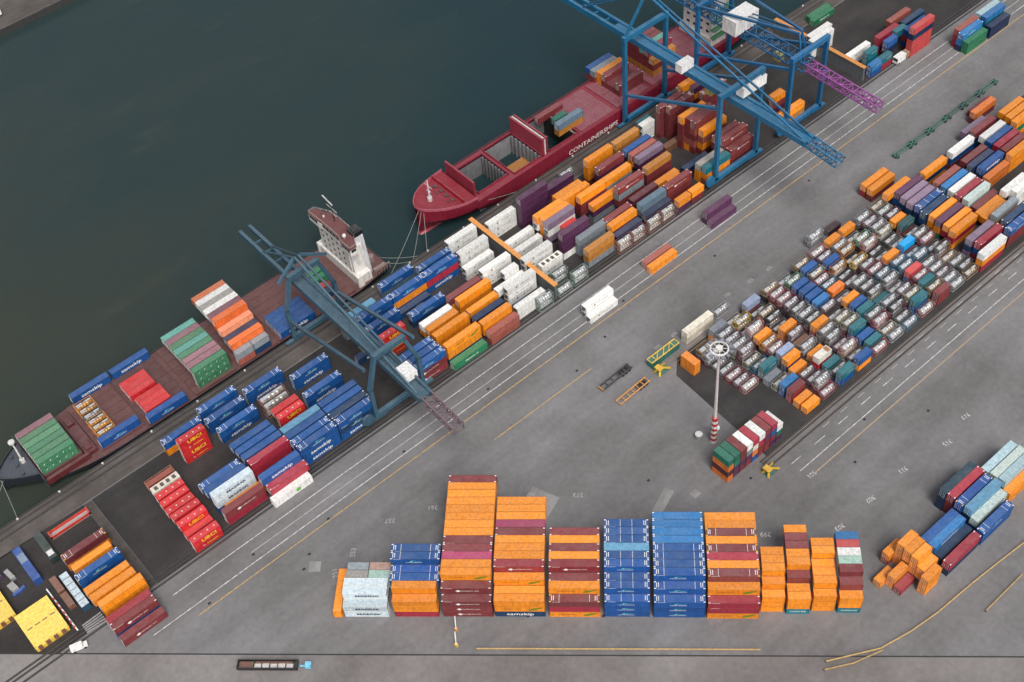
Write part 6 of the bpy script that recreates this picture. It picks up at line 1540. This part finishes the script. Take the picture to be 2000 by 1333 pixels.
    b=MB(); b.lathe([(.01,0),(1.0,.25),(1.3,1.0),(1.3,5.5),(.9,6.6),(.01,6.9)],12,0,'x',(145.3,292.2,3.2)) if False else b.bar((145,291.5,2.9),(150,291.5,2.9),1.6,1.3)
    B(b,'lifeboat',steel((.70,.68,.64)))
def red_ship():
    r=empty('container_ship',(170,281.5,-3.2),0,'red container ship with open holds moored under the big blue crane','ship','container ships at the quay')
    yc=281.7; hb=10.3; off=Vector((-170,-281.5,3.2))
    REDH=steel((.20,.012,.030),.42,.05,.15); REDD=steel((.30,.030,.055),.55,.08,.10); REDC=steel((.26,.055,.085),.6,.10,.15); GREY=steel((.20,.20,.21),.6,.1,.6); PALE=steel((.55,.52,.50))
    def B(mb,name,mat,parent=r,smooth=False):
        mb.v=[(p[0]+off.x,p[1]+off.y,p[2]+off.z) for p in mb.v]; return mb.build(name,mat,parent,smooth)
    def hd(x):
        if x<192: return hb*(1-(1-min(1,(x-169.4)/22.6))**2.3)**.60
        return hb if x<318 else hb-1.5*smooth01((x-318)/14)
    def hw(x):
        if x<212: return hb*max(.02,1-(1-min(1,max(0,x-176)/36))**1.6)
        return hb if x<300 else hb-5*smooth01((x-300)/30)
    zd=lambda x: 8.6-1.6*smooth01((x-170)/17) if x<189 else 5.6
    xs=[169.5,169.9,170.6,172,174,177,181,185,188.98]; xs2=[189,193,200,212,240,280,300,318,332]
    b=MB(); hull_sides(b,xs,hd,hw,zd,yc); hull_sides(b,xs2,hd,hw,zd,yc); b.face([(332,yc-hd(332),5.6),(332,yc+hd(332),5.6),(332,yc+hw(332),-3.4),(332,yc-hw(332),-3.4)])
    B(b,'hull',REDH)
    b=MB()
    for s in (-1,1):
        pts=[(x,yc+s*hd(x),zd(x)) for x in xs]
        for p,q in zip(pts[:-1],pts[1:]): b.bar((*p[:2],p[2]+.45),(*q[:2],q[2]+.45),.22,1.0)
    B(b,'bulwark',steel((.42,.10,.14),.5,.1))
    b=MB(); b.lathe([(.01,167.9),(.9,168.2),(1.6,169.4),(1.9,172),(1.9,180)],14,0,'x',(0,yc,-4.3)); B(b,'bulbous_bow',REDH,r,True)
    b=MB()
    for p,q in zip(xs[:-1],xs[1:]): b.face([(p,yc-hd(p)+.1,zd(p)-.04),(q,yc-hd(q)+.1,zd(q)-.04),(q,yc+hd(q)-.1,zd(q)-.04),(p,yc+hd(p)-.1,zd(p)-.04)])
    b.face([(188.9,yc-9.8,5.5),(188.9,yc+9.8,5.5),(188.9,yc+9.8,7.2),(188.9,yc-9.8,7.2)])
    B(b,'forecastle_deck',steel((.30,.015,.035),.5,.05,.15))
    # main deck as strips round the three open holds
    H=[(191.6,205.4,274.6,289.4),(207.2,220.4,273.2,290.6),(224.2,238.0,273.2,290.4)]
    b=MB(); zt=5.6
    def strip(x0,x1,a0,a1): b.box((x0,a0,zt-.5),(x1,a1,zt))
    for (x0,x1,a0,a1) in H: strip(x0,x1,yc-hb+.1,a0); strip(x0,x1,a1,yc+hb-.1)
    for x0,x1 in ((189.0,191.6),(205.4,207.2),(220.4,224.2),(238.0,331.9)): strip(x0,x1,yc-hb+.1,yc+hb-.1)
    for (x0,x1,a0,a1) in H:                                # coamings
        for aa in (a0-.25,a1): b.box((x0-.2,aa,zt),(x1+.2,aa+.25,zt+.75))
        for xx in (x0-.25,x1): b.box((xx,a0-.25,zt),(xx+.25,a1+.25,zt+.75))
    B(b,'main_deck',steel((.22,.016,.035),.5,.06,.2))
    for (x0,x1,a0,a1) in H:
        b=MB(); zf=-5.0
        b.face([(x0,a0,zf),(x1,a0,zf),(x1,a1,zf),(x0,a1,zf)])
        for P in ([(x0,a0),(x1,a0)],[(x1,a0),(x1,a1)],[(x1,a1),(x0,a1)],[(x0,a1),(x0,a0)]): b.face([(*P[0],zf),(*P[1],zf),(*P[1],zt),(*P[0],zt)])
        for i in range(8): yy=a0+(a1-a0)*(i+.5)/8; b.box((x1-.5,yy-.35,zf),(x1-.05,yy+.35,zt-.2)); b.box((x1-.7,yy-.08,zf),(x1-.5,yy+.08,zt-.2))
        B(b,'hold',GREY)
    # hatch panels standing upright, folded open
    b=MB(); b.box((189.6,yc-7.4,6.0),(190.3,yc+8.6,12.2)); 
    for i in range(5): b.box((190.3,yc-7.0+i*3.2,6.6),(190.45,yc-5.6+i*3.2,11.8))
    B(b,'hatch_cover',REDD)
    b=MB(); b.box((220.6,272.6,6.0),(221.3,290.8,13.4)); B(b,'hatch_cover',REDD)
    b=MB(); b.box((221.5,272.7,6.0),(222.1,290.7,13.2)); B(b,'hatch_cover',PALE)
    b=MB(); b.box((222.4,272.7,6.0),(223.1,290.7,13.4)); b.box((220.9,272.5,13.4),(223.2,273.0,13.6)); B(b,'hatch_cover',REDD)
    # cell guide lattice at the after end of hold three
    b=MB(); 
    for i in range(8): yy=273.6+i*2.35; b.box((236.9,yy,-4),(237.25,yy+.35,6.2))
    for k in range(5): b.box((236.7,273.4,-3+k*2.1),(237.3,290.2,-2.5+k*2.1))
    B(b,'cell_guide',steel((.24,.20,.16),.6,.1,.9))
    b=MB(); b.box((236.2,273.3,-5),(236.5,290.3,6.2)); B(b,'hold_bulkhead',plain('dark_bulkhead',(.02,.018,.018)))
    # closed hatches
    for x0,x1 in ((239.4,255.8),(258.0,273.6),(276,292),(294,306)):
        b=MB(); b.box((x0,yc-8.9,5.6),(x1,yc+8.9,5.85))
        for i in range(2): a=yc-8.9+i*8.95; b.box((x0-.1,a+.05,5.85),(x1+.1,a+8.8,6.0))
        for i in range(9): b.box((x0+1+i*(x1-x0-2)/8-.05,yc-8.7,6.0),(x0+1+i*(x1-x0-2)/8+.05,yc+8.7,6.04))
        B(b,'hatch_cover',REDC)
    b=MB(); railing(b,[(192,yc+hb-.2,5.6),(330,yc+hb-.2,5.6)]); railing(b,[(224,yc-hb+.2,5.6),(330,yc-hb+.2,5.6)]); B(b,'railing',steel((.35,.03,.05)))
    b=MB(); b.tube((175.9,yc+.2,8.2),(175.9,yc+.2,17.5),.42,10,0,.24); b.bar((175.9,yc-1.8,15),(175.9,yc+2.2,15),.22); b.tube((175.9,yc+.2,8.2),(175.9,yc+.2,9.8),.9,10); b.bar((175.9,yc-.7,12.5),(175.9,yc+1.2,12.5),.6,.15); B(b,'foremast',steel((.72,.66,.66)))
    b=MB()
    for i in range(4): b.tube((180+1.5*(i%2),yc-5+i*3.2,7.4),(180+1.5*(i%2),yc-4+i*3.2,7.4),.55,8); b.box((181.5,yc-5.4+i*3.2,6.9),(182.6,yc-3.6+i*3.2,7.7))
    B(b,'anchor_winch',steel((.10,.03,.035)))
    b=MB(); b.bar((184.0,yc-8.6,7.5),(184.0,yc+9.4,7.5),.4,2.6); b.bar((184.9,yc-8.4,6.4),(184.9,yc+8.8,6.4),1.4,.5); B(b,'breakwater',steel((.28,.014,.030)))
    # tower with green decks, half hidden by the crane
    W_=steel((.68,.66,.62),.5,.03,.12); GD=steel((.03,.20,.09))
    b=MB(); b.box((308,273.2,5.6),(316,290.2,9.0)); b.box((309,274.5,9.0),(315.5,289,24.0)); t=B(b,'tower',W_)
    b=MB(); b.box((307.6,271.6,24.0),(315.0,291.8,26.6)); b.box((309,277,26.6),(313,286,28.2)); B(b,'bridge',W_,t)
    b=MB()
    for k in range(4): b.box((315.5,272.4,9.0+k*3.6),(319.5,276.5,9.15+k*3.6)); b.box((308.2,272.2,9.0+k*3.6),(315.4,274.4,9.15+k*3.6))
    B(b,'tower_deck',GD,t)
    b=MB()
    for k in range(4):
        for j in range(4): b.box((308.93,275.5+j*3.4,10.6+k*3.4),(309.0,277+j*3.4,11.6+k*3.4))
    B(b,'cabin_window',GLASS,t)
    b=MB(); b.box((318,278,5.6),(323,286,24)); f=B(b,'funnel',steel((.62,.60,.58)),r)
    b=MB(); b.box((318.3,278.4,24),(322.7,285.6,26)); B(b,'funnel_top',steel((.42,.02,.03)),f)
    b=MB(); b.lattice((311,281,28.2),(311,281,37),1.6,1.6,6,.18,.1); b.bar((311,276,34),(311,287,34),.25); B(b,'radar_mast',steel((.60,.58,.55)))
    b=MB(); b.bar((312,288,29),(312,303,31),.7,.7); b.bar((313,289,28.2),(313,300,30.0),.5,.5); B(b,'deck_crane',steel((.70,.62,.48)))
    # the name along the hull
    me=text_mesh('hull_name','CONTAINERSHIPS',3.0,WHITE,squeeze=1.02,bold=.02)
    for v in me.vertices:
        x=v.co.x; v.co=Vector((244.0+x*1.0+off.x,yc-hb-.10-.0+off.y,.75+v.co.y+off.z))
    put('hull_name',me,r)
def moorings():
    ropes=[((9.0,284,3.8),(6.5,270.4,.4)),((10,283.5,3.6),(-6,270.3,.4)),((170.5,280,8.4),(158,270.3,.4)),((170.4,281,8.4),(148.5,270.3,.4)),((171,279.5,8),(164,270.3,.4)),((149.5,276,.7),(156,270.3,.4)),((149.8,279,.7),(160,270.3,.4)),((183,273,6.9),(205,270.3,.4))]
    rm=plain('mooring_rope',(.30,.33,.30))
    for i,(p,q) in enumerate(ropes):
        b=MB(); p=Vector(p); q=Vector(q); prev=p
        for k in range(1,9):
            t=k/8; c=p+(q-p)*t; c.z-=1.2*4*t*(1-t)*.5; b.tube(prev,c,.07,5); prev=c
        ends=('grey ship bow','grey ship bow, outer line','red ship bow, middle line','red ship bow, longest line','red ship bow, shortest line','grey ship stern, short line','grey ship stern, long line','red ship foredeck spring line')
        tag(b.build('mooring_line',rm),'pale mooring rope to the quay from the '+ends[i],'mooring rope','mooring ropes')
    bm=plain('bollard_paint',(.62,.60,.55)); bk=plain('bollard_steel',(.10,.09,.09))
    proto=None
    for x in [6.4,20.5,35.5,53,70,88,106,122,140,156,164,180,196,214,232,250,268,286,304,322,340,358]:
        if proto is None:
            proto=empty('bollard',(x,269.75,0)); b=MB(); b.tube((0,0,0),(0,0,.12),.5,10); b.build('base',bk,proto); b=MB(); b.lathe([(.26,.12),(.22,.45),(.36,.55),(.36,.7),(.01,.75)],10); b.build('post',bm,proto,True); o=proto
        else:
            o=proto.copy(); COLL.objects.link(o); o.location=(x,269.75,0)
            for ch in proto.children: c=ch.copy(); COLL.objects.link(c); c.parent=o
        tag(o,'pale mooring bollard on the quay edge','bollard','bollards along the quay edge')
def crane(name,label,xl,xr,yq,yl,zt,gx,gz,gy0,gy1,tail,apex,col,knee=0,housebox=None,tailcol=None,lat=False):
    r=empty(name,(gx,(yq+yl)/2,0),0,label,'gantry crane','quay gantry cranes'); o=Vector((-gx,-(yq+yl)/2,0))
    S=steel(col,.45,.08,.2); T=steel(tailcol or col,.45,.08,.2)
    def B(b,n,m,p=r):
        b.v=[(q[0]+o.x,q[1]+o.y,q[2]) for q in b.v]; return b.build(n,m,p)
    for y in (yq,yl):
        for x,s in ((xl,1),(xr,-1)):
            b=MB()
            if knee: b.bar((x,y,1.8),(x,y,knee),1.4,1.2,0,(1,0,0)); b.bar((x,y,knee-.3),(x+s*4,y,zt),1.4,1.2,0,(1,0,0))
            else: b.bar((x,y,1.8),(x,y,zt),1.5,1.3,0,(1,0,0))
            B(b,'leg',S)
        b=MB(); b.box((xl-.7,y-.75,1.2),(xr+.7,y+.75,2.9)); B(b,'sill_beam',S)
        b=MB(); e=4 if knee else 0; b.box((xl+e-.8,y-.8,zt-1.2),(xr-e+.8,y+.8,zt+.6)); B(b,'cross_beam',S)
        for x in (xl,xr):
            b=MB(); b.box((x-3.6,y-.6,.5),(x+3.6,y+.6,1.3))
            for i in range(4): b.tube((x-2.9+i*1.9,y-.35,.45),(x-2.9+i*1.9,y+.35,.45),.45,10)
            B(b,'bogie',S)
    for x in (xl,xr):
        b=MB(); b.bar((x,yq-.5,zt*.36),(x,yl+.5,zt*.86),1.0,1.0); B(b,'diagonal_brace',S)
    b=MB()
    if lat: b.lattice((gx,gy0,gz),(gx,gy1,gz),5,3.6,20,.5,.26)
    else:
        for s in (-1.9,1.9): b.box((gx+s-.55,gy1,gz-1.1),(gx+s+.55,gy0,gz+1.0))
        b.box((gx-1.3,gy1,gz+.2),(gx+1.3,gy0-30,gz+.5))
        for i in range(int((gy0-gy1)/6)): b.box((gx-1.4,gy1+i*6,gz-.7),(gx+1.4,gy1+i*6+.5,gz+.1))
    B(b,'girder',S)
    b=MB(); b.lattice((gx,gy1,gz),(gx,tail,gz-1),3.6,2.6,6 if not lat else 12,.42,.22); B(b,'boom_tail',T)
    if apex:
        ay,az=apex
        for x in (xl,xr): b=MB(); b.bar((x,yq,zt),(gx+(x-gx)*.12,ay,az),.8); B(b,'mast_leg',S)
        for s in (-1.7,1.7):
            b=MB(); b.bar((gx+s*.4,ay,az),(gx+s,gy1+2,gz+1.2),.6); B(b,'stay',S)
            b=MB(); b.bar((gx+s*.4,ay,az),(gx+s,gy0-14,gz+1.2),.4); B(b,'stay',S)
    b=MB(); b.tube((xl-3.5,yl-1.2,3.6),(xl-3.5,yl-.3,3.6),2.1,18); B(b,'cable_reel',S)
    b=MB(); b.box((gx-1.5,yl+12,gz-4.4),(gx+1.5,yl+15,gz-1.8)); b.box((gx-1.2,yl+13,gz-1.8),(gx+1.2,yl+14,gz-1.1)); B(b,'operator_cab',steel((.45,.40,.12)))
    for hb in housebox or []:
        x0,y0,z0,x1,y1,z1=hb
        h=MB(); h.box((x0,y0,z0),(x1,y1,z1)); hh=B(h,'machine_house',steel((.78,.77,.75),.5,.02,.05))
        h=MB(); h.box((x0-.08,y0-.08,z1),(x1+.08,y1+.08,z1+.14)); B(h,'house_roof',steel((.80,.80,.79),.5,.02,.02),hh)
def cranes():
    crane('gantry_crane','tall blue gantry crane with A-frame mast over the red ship',258,278.5,269,223.4,39,268.3,31.5,314,193,180.5,(268,53),(.012,.13,.26),0,[(263,246,33,269,249,36.2),(268,222,33,279.5,225.4,36.6)])
    crane('gantry_crane','small grey-blue gantry crane with knee-bent legs over the grey ship',107.5,126,268.8,224,27.5,116,20.5,304,206,191,(269,33.5),(.045,.11,.16),15,[(114.6,213,21.8,118.6,218,24.4)],(.18,.12,.14))
    crane('gantry_crane','blue gantry crane with large white machine house and purple boom tail',295.4,313.5,269,224,33,304.5,25.5,300,224,192.5,(229,37),(.010,.12,.28),0,[(297,252,27,309,258.5,33)],(.26,.07,.26),True)
    for x,y0,y1,l in ((181.2,222.5,266.5,'long concrete fire wall with orange coping among the white reefers'),(337.8,222.8,266.8,'concrete fire wall with orange coping at the far reefer stacks')):
        r=empty('fire_wall',(x,y0,0),0,l,'wall'); b=MB(); b.box((-.45,0,0),(.45,y1-y0,6.1)); b.build('wall',steel((.12,.13,.14),.7),r)
        b=MB(); b.box((-.85,-.2,6.1),(.85,y1-y0+.2,6.35)); b.build('coping',steel((.70,.28,.05)),r)
def box_thing(name,label,cat,loc,rz,parts,group=None):
    r=empty(name,loc,R_(rz),label,cat,group)
    for n,mat,boxes in parts:
        b=MB()
        for q in boxes:
            if len(q)==6: b.box(q[:3],q[3:])
            elif len(q)==8: b.tube(q[:3],q[3:6],q[6],int(q[7]))
            else: b.bar(q[:3],q[3:6],q[6])
        b.build(n,mat,r)
    return r
def yard_things(o,ur,nr):
    Y_=steel((.78,.52,.06)); DG=steel((.03,.055,.05)); BK=steel((.02,.02,.022)); OR=steel((.60,.27,.06)); RD=steel((.50,.03,.03)); GR=steel((.35,.35,.35)); WH=steel((.75,.75,.73)); GN=steel((.03,.14,.11)); BR=steel((.20,.09,.06)); BL=steel((.03,.09,.33)); PB=steel((.5,.6,.66))
    for x,y,l in ((-9.6,225.4,'whole yellow hatch cover lying in the corner yard'),(-19,239.3,'yellow hatch cover cut by the photo edge beside another')):
        box_thing('hatch_cover',l,'hatch cover',(x,y,0),0,[('plate',steel((.85,.60,.12),.55,.05,.05),[(0,0,1.6,10.3,12.7,3)]),('side_beam',Y_,[(.1,0.2,0,10.2,.8,1.6),(.1,11.9,0,10.2,12.5,1.6)]),('slot',BR,[(1+i*2.3,6,2.9,2.6+i*2.3,6.4,3.02) for i in range(4)]+[(.8+i*2.4,-.06,.5,2+i*2.4,.05,2.6) for i in range(4)])],'yellow hatch covers')
    box_thing('open_top_tray','empty red open tray container in the dark corner yard','tray',(10.7,255.7,0),0,[('floor',GR,[(0,0,.1,13,2.4,.35)]),('side_wall',steel((.62,.05,.03)),[(0,0,.35,13,.15,1.5),(0,2.25,.35,13,2.4,1.5),(0,0,.35,.4,2.4,1.7),(12.6,0,.35,13,2.4,1.7)])])
    box_thing('truck','dark green box truck with a white patch parked in the corner yard','truck',(6.9,247.9,0),0,[('box_body',DG,[(0,0,.9,2.4,9.6,3)]),('cab',steel((.05,.06,.06)),[(.1,9.7,.6,2.3,11.7,2.7)]),('wheel',RUBBER,[(-.05,1+i*3.6,.5,.35,1+i*3.6,.5,.5,12) for i in range(3)]),('roof_patch',WH,[(.3,1.2,2.99,2.1,3.2,3.08)])])
    box_thing('crosswise_container','blue container with a faded grey roof panel lying crosswise in the corner','container',(-.1,245,0),0,[('body',BL,[(0,0,0,2.4,13.7,2.9)]),('roof_panel',steel((.2,.27,.36)),[(.2,7.5,2.88,2.2,11,2.93)])])
    box_thing('crosswise_container','pale white-blue container lying crosswise beside scrap boxes','container',(6.2,227.6,0),0,[('body',steel((.03,.08,.14)),[(0,0,0,2.4,13.7,2.75)]),('roof',PB,[(0,0,2.75,2.4,13.7,2.9)]),('roof_rib',BK,[(0.1,2.2+i*2.3,2.89,2.3,2.35+i*2.3,2.96) for i in range(5)])])
    box_thing('scrap_skip','rust brown pair of open skips in the corner yard','skip',(3.5,231,0),0,[('tub',BR,[(0,0,0,2,5.3,1.9),(0,6,0,2,12,2.1)])])
    box_thing('scrap_machine','dismantled machinery heap beside the yellow hatch cover','machine',(-6.5,246,0),8,[('engine',GR,[(.5,1,0,2.5,4,1.6),(2.6,5,0,4,9,1.2)]),('drum',steel((.10,.06,.12)),[(1,8,.9,1,11,.9,.9,12)]),('frame',BL,[(0,0,0,4,1,.8)])])
    box_thing('fallen_boom','red and white striped barrier boom lying on the ground','boom',(1.6,241.5,0),0,[('pole',WH,[(0,0,.8,.4,-18,.8,.4)]),('stripe',RD,[(0.01+.02*i,-4-2*i,.82,.05+.02*i,-5-2*i,.82,.5) for i in range(7)])])
    box_thing('steel_beam','stacked grey steel beams near the red containers','steel beams',(3.6,222.3,0),0,[('beam',GR,[(0,i*.7-1,.3,6,i*.9-1.6,.3,.35) for i in range(5)])])
    box_thing('van','white van parked at the road edge by the yellow hatch cover','van',(-2.6,218.4,0),-16,[('body',WH,[(0,0,.5,3.4,1.8,1.9),(3.4,.1,.5,4.6,1.7,1.2)]),('windscreen',GLASS,[(3.38,.2,1.25,3.46,1.6,1.8)]),('wheel',RUBBER,[(.8,-.05,.38,.8,1.85,.38,.38,12),(3.8,-.05,.38,3.8,1.85,.38,.38,12)])])
    box_thing('trailer','black flatbed chassis trailer on the lane near the yellow line','trailer',(164.9,182.7,0),2,[('chassis',BK,[(0,0,.9,13,.5,1.2),(0,1.9,.9,13,2.4,1.2)]+[(i*2.5,.4,.95,i*2.5+.3,2,1.15) for i in range(6)]),('headboard',OR,[(-.1,0,.8,.3,2.4,1.3)]),('wheel',RUBBER,[(9+i*1.4,-.05,.5,9+i*1.4,2.45,.5,.5,12) for i in range(3)])],'chassis trailers')
    box_thing('trailer','orange skeletal chassis trailer beside the black one','trailer',(165,175,0),2,[('chassis',OR,[(0,0,.9,13,.35,1.2),(0,2,.9,13,2.35,1.2)]+[(i*2.1,.3,.95,i*2.1+.25,2.1,1.15) for i in range(7)]),('wheel',RUBBER,[(9+i*1.4,-.05,.5,9+i*1.4,2.4,.5,.5,12) for i in range(3)])],'chassis trailers')
    box_thing('lidded_container','dark green container carrying a yellow spreader near the mast','container',(182.3,178.9,0),0,[('body',GN,[(0,0,0,12.2,2.4,2.6)])])
    box_thing('spreader','yellow lattice spreader frame lying on the green container','spreader',(182.3,178.9,2.6),0,[('beam',steel((.85,.55,.10)),[(0,.1,.25,12,.1,.25,.28),(0,2.3,.25,12,2.3,.25,.28)]+[(x,.1,.25,x+(2.4 if d else 0),2.3,.25,.24) for x,d in((0,0),(2,0),(2.2,1),(5,1),(7.4,1),(10,0),(12,0))])])
    for x,y,z,l in ((182,175.2,0,'yellow lifting trestle beside the green container'),(177.8,126.6,0,'yellow lifting trestle beside the floodlight stacks')):
        box_thing('lifting_trestle',l,'trestle',(x,y,z),0,[('frame',steel((.75,.45,.03)),[(0,0,0,1,1,2.6,.6),(0,2.4,0,1,1.4,2.6,.6),(1,1.2,2.6,4.4,-.2,.6,.5),(1,1.2,2.6,4.4,2.4,.6,.5),(-.2,0,2.3,1.6,2.4,2.8)]),('base',GN,[(-.2,-.2,0,4.2,2.6,.25)])],'yellow lifting trestles')
    box_thing('crosswise_container','orange container turned crosswise, standing two high by the silver tanks','container',(189.7,167.9,0),0,[('body',steel((.80,.24,.025)),[(0,0,2.6,2.6,5.9,5.18)]),('lower_box',steel((.80,.24,.025)),[(0,0,0,2.6,5.9,2.57)])])
    # floodlight mast
    r=empty('floodlight_mast',(175.8,146.6,0),0,'tall floodlight mast with red and white striped foot','floodlight mast'); b=MB(); b.tube((0,0,12),(-.6,-.1,44),.55,12,0,.32); b.build('pole',steel((.55,.50,.50)),r)
    b=MB()
    for i in range(10): b.tube((0,0,i*1.2),(0,0,i*1.2+1.2),.95,12,i%2)
    b.build('striped_foot',[WH,RD],r); b=MB(); b.lathe([(2.3,43.7),(2.7,43.8),(2.7,44.1),(2.3,44.2)],20,0,'z',(-.6,-.1,0)); b.tube((-.6,-.1,43.6),(-.6,-.1,44.5),1.0,14)
    for i in range(8): a=i*.785; b.bar((-.6,-.1,44),(-.6+2.5*math.cos(a),-.1+2.5*math.sin(a),44),.14)
    b.build('lamp_ring',WH,r)
    for i in range(12):
        a=i*.5236; b=MB(); b.box((-.6+3.3*math.cos(a)-.45,-.1+3.3*math.sin(a)-.45,43.5),(-.6+3.3*math.cos(a)+.45,-.1+3.3*math.sin(a)+.45,44)); b.build('floodlight',steel((.22,.23,.28)),r)
    for i,(x,y,l) in enumerate(((173.6,150.5,'grey barrel left of the mast foot'),(179.0,148.6,'larger grey barrel behind the mast foot'))): box_thing('barrel',l.replace('left of','beside'),'barrel',(x,y,0),0,[('drum',GR,[(0,0,0,0,0,1.9,1.2,14)]),('lid',WH,[(0,0,1.9,0,0,2.0,1.1,14)])],'barrels')
    prev=None
    for i in range(6):
        l=['first','second','third','fourth','fifth','last'][i]; x=311.5+i*9.9
        box_thing('flat_wagon','dark green flat wagon, %s along the line from the orange containers'%l,'flat wagon',(x,186.2,0),0,[('bed',GN,[(0,.3,1.0,9.6,.6,1.3),(0,1.6,1.0,9.6,1.9,1.3),(0,0,.9,.6,2.2,1.3),(9,0,.9,9.6,2.2,1.3)]+[(1.5+k*1.8,.5,1.0,1.7+k*1.8,1.7,1.2) for k in range(5)]),('wheel',RUBBER,[(1.2,0,.5,1.2,2.2,.5,.5,12),(8.3,0,.5,8.3,2.2,.5,.5,12)])],'flat wagons in a line')
    box_thing('scrap_trailer','long black open trailer full of white scrap behind a blue tug','trailer',(28.6,182.4,0),-43.2,[('tray',BK,[(0,0,.6,16.6,2.6,.9),(0,0,.9,16.6,.15,2.0),(0,2.45,.9,16.6,2.6,2.0),(0,0,.9,.2,2.6,2),(16.4,0,.9,16.6,2.6,2)]),('load',steel((.55,.52,.50)),[(4.8+i*2.2,.3,.9,6.6+i*2.2,1.5,1.6+.15*(i%2)) for i in range(5)]),('rubble',BR,[(.6,.4,.9,4.4,2.2,1.4),(5,1.5,.9,15,2.3,1.3)]),('tug',steel((.16,.52,.75)),[(17,1.1,.6,18.6,1.5,.9),(18.6,.6,.5,20.2,2.1,1.9)])])
    # yellow guard rails along the roads
    p=o+ur*134-nr*1.6 if False else Vector((80.1,143.1,0))
    def rail(pts,l):
        b=MB()
        for a,c in zip(pts[:-1],pts[1:]): b.bar((*a,.6),(*c,.6),.3)
        r=empty('guard_rail',(0,0,0),0,l,'guard rail','yellow guard rails'); b.build('pipe',steel((.50,.33,.12)),r); b=MB()
        for a,c in zip(pts[:-1],pts[1:]):
            for k in range(6): q=Vector(a).lerp(Vector(c),k/6); b.tube((q.x,q.y,0),(q.x,q.y,.6),.12,6)
        b.build('post',BK,r)
    rail([(80.1,143.1),(135.2,91.3)],'straight yellow pipe rail along the service road below the tall row')
    rail([(145.1,77.5),(158.2,70.3),(168,68),(177.2,66.7),(191.6,65.8),(201.7,64.9),(211.8,63.9),(240,62.5)],'long bending yellow pipe rail by the corner stacks')
    rail([(143,76.2),(150,72.3),(158.2,69.6)],'short lower yellow rail of the kerb island')
    rail([(187,58.4),(203,58.4)],'short straight yellow rail on the corner road')
    for i,(x,y,l) in enumerate(((79.8,151.2,'orange-footed gate arm raised nearer the tall row'),(76.9,147.6,'yellow-footed gate arm raised by the channel'))): box_thing('gate_arm',l,'gate arm',(x,y,0),0,[('cabinet',OR if i==0 else Y_,[(-.4,-.4,0,.4,.4,1.2)]),('arm',WH,[(0,0,1.1,1.2,1.4,4.6,.3)])],'gate arms')
    # far bank
    b=MB(); b.box((-1500,504.2,-9),(1900,505,0)); tag(b.build('far_quay_wall',steel((.05,.05,.05))),kind='structure')
    sheet('far_bank',[(-1500,504.9),(1900,504.9),(1900,1900),(-1500,1900)],-.004,APRON)
    box_thing('truck','white truck parked on the far bank across the water','truck',(112,513,0),0,[('box_body',WH,[(0,0,.8,9,2.5,3.6)]),('wheel',RUBBER,[(1.5,0,.5,1.5,2.5,.5,.5,10),(7,0,.5,7,2.5,.5,.5,10)])])
    box_thing('truck','white cab truck with a brown load by the far teal containers','truck',(353.5,219.2,0),0,[('cab',WH,[(0,0,.6,5,2.4,3.2)]),('windscreen',GLASS,[(-.05,.2,1.8,.02,2.2,2.9)]),('load',steel((.30,.17,.11)),[(5.4,0,.6,10,2.4,2.9)]),('wheel',RUBBER,[(1,-.03,.5,1,2.43,.5,.5,10),(7,-.03,.5,7,2.43,.5,.5,10)])])
def light_camera():
    w=bpy.data.worlds.new('World'); SC.world=w; w.use_nodes=True; nt=w.node_tree; bg=nt.nodes['Background']
    sky=nt.nodes.new('ShaderNodeTexSky'); sky.sky_type='NISHITA'; sky.sun_disc=False; sky.sun_elevation=R_(42); sky.sun_rotation=R_(200); sky.dust_density=4
    hs=nt.nodes.new('ShaderNodeHueSaturation'); hs.inputs['Saturation'].default_value=.35; nt.links.new(sky.outputs[0],hs.inputs['Color']); nt.links.new(hs.outputs[0],bg.inputs[0]); bg.inputs[1].default_value=.11
    s=bpy.data.lights.new('sun','SUN'); s.energy=1.7; s.angle=R_(22); s.color=(1,.95,.9); so=bpy.data.objects.new('sun',s); COLL.objects.link(so)
    az=R_(200); d=Vector((math.sin(az)*math.cos(R_(62)),math.cos(az)*math.cos(R_(62)),math.sin(R_(62)))); so.rotation_euler=d.to_track_quat('Z','Y').to_euler()
    c=bpy.data.cameras.new('camera'); c.sensor_width=36; c.lens=36*2514.18/2000; c.clip_end=4000; c.clip_start=1
    co=bpy.data.objects.new('camera',c); COLL.objects.link(co)
    co.matrix_world=Matrix.Translation((0,0,317))@Matrix.Rotation(R_(-35.90546),4,'Z')@Matrix.Rotation(R_(40.42042),4,'X')@Matrix.Rotation(R_(-6.52661),4,'Z'); SC.camera=co
    v=SC.view_settings; v.view_transform='Standard'; v.look='None'; v.gamma=1; v.exposure=EXPOSURE
    SC.cycles.max_bounces=5
EXPOSURE=0.38
o_,ur_,nr_=setting(); markings(); grey_ship(); red_ship(); moorings(); place_containers(); place_lower(); cranes(); yard_things(o_,ur_,nr_); light_camera()
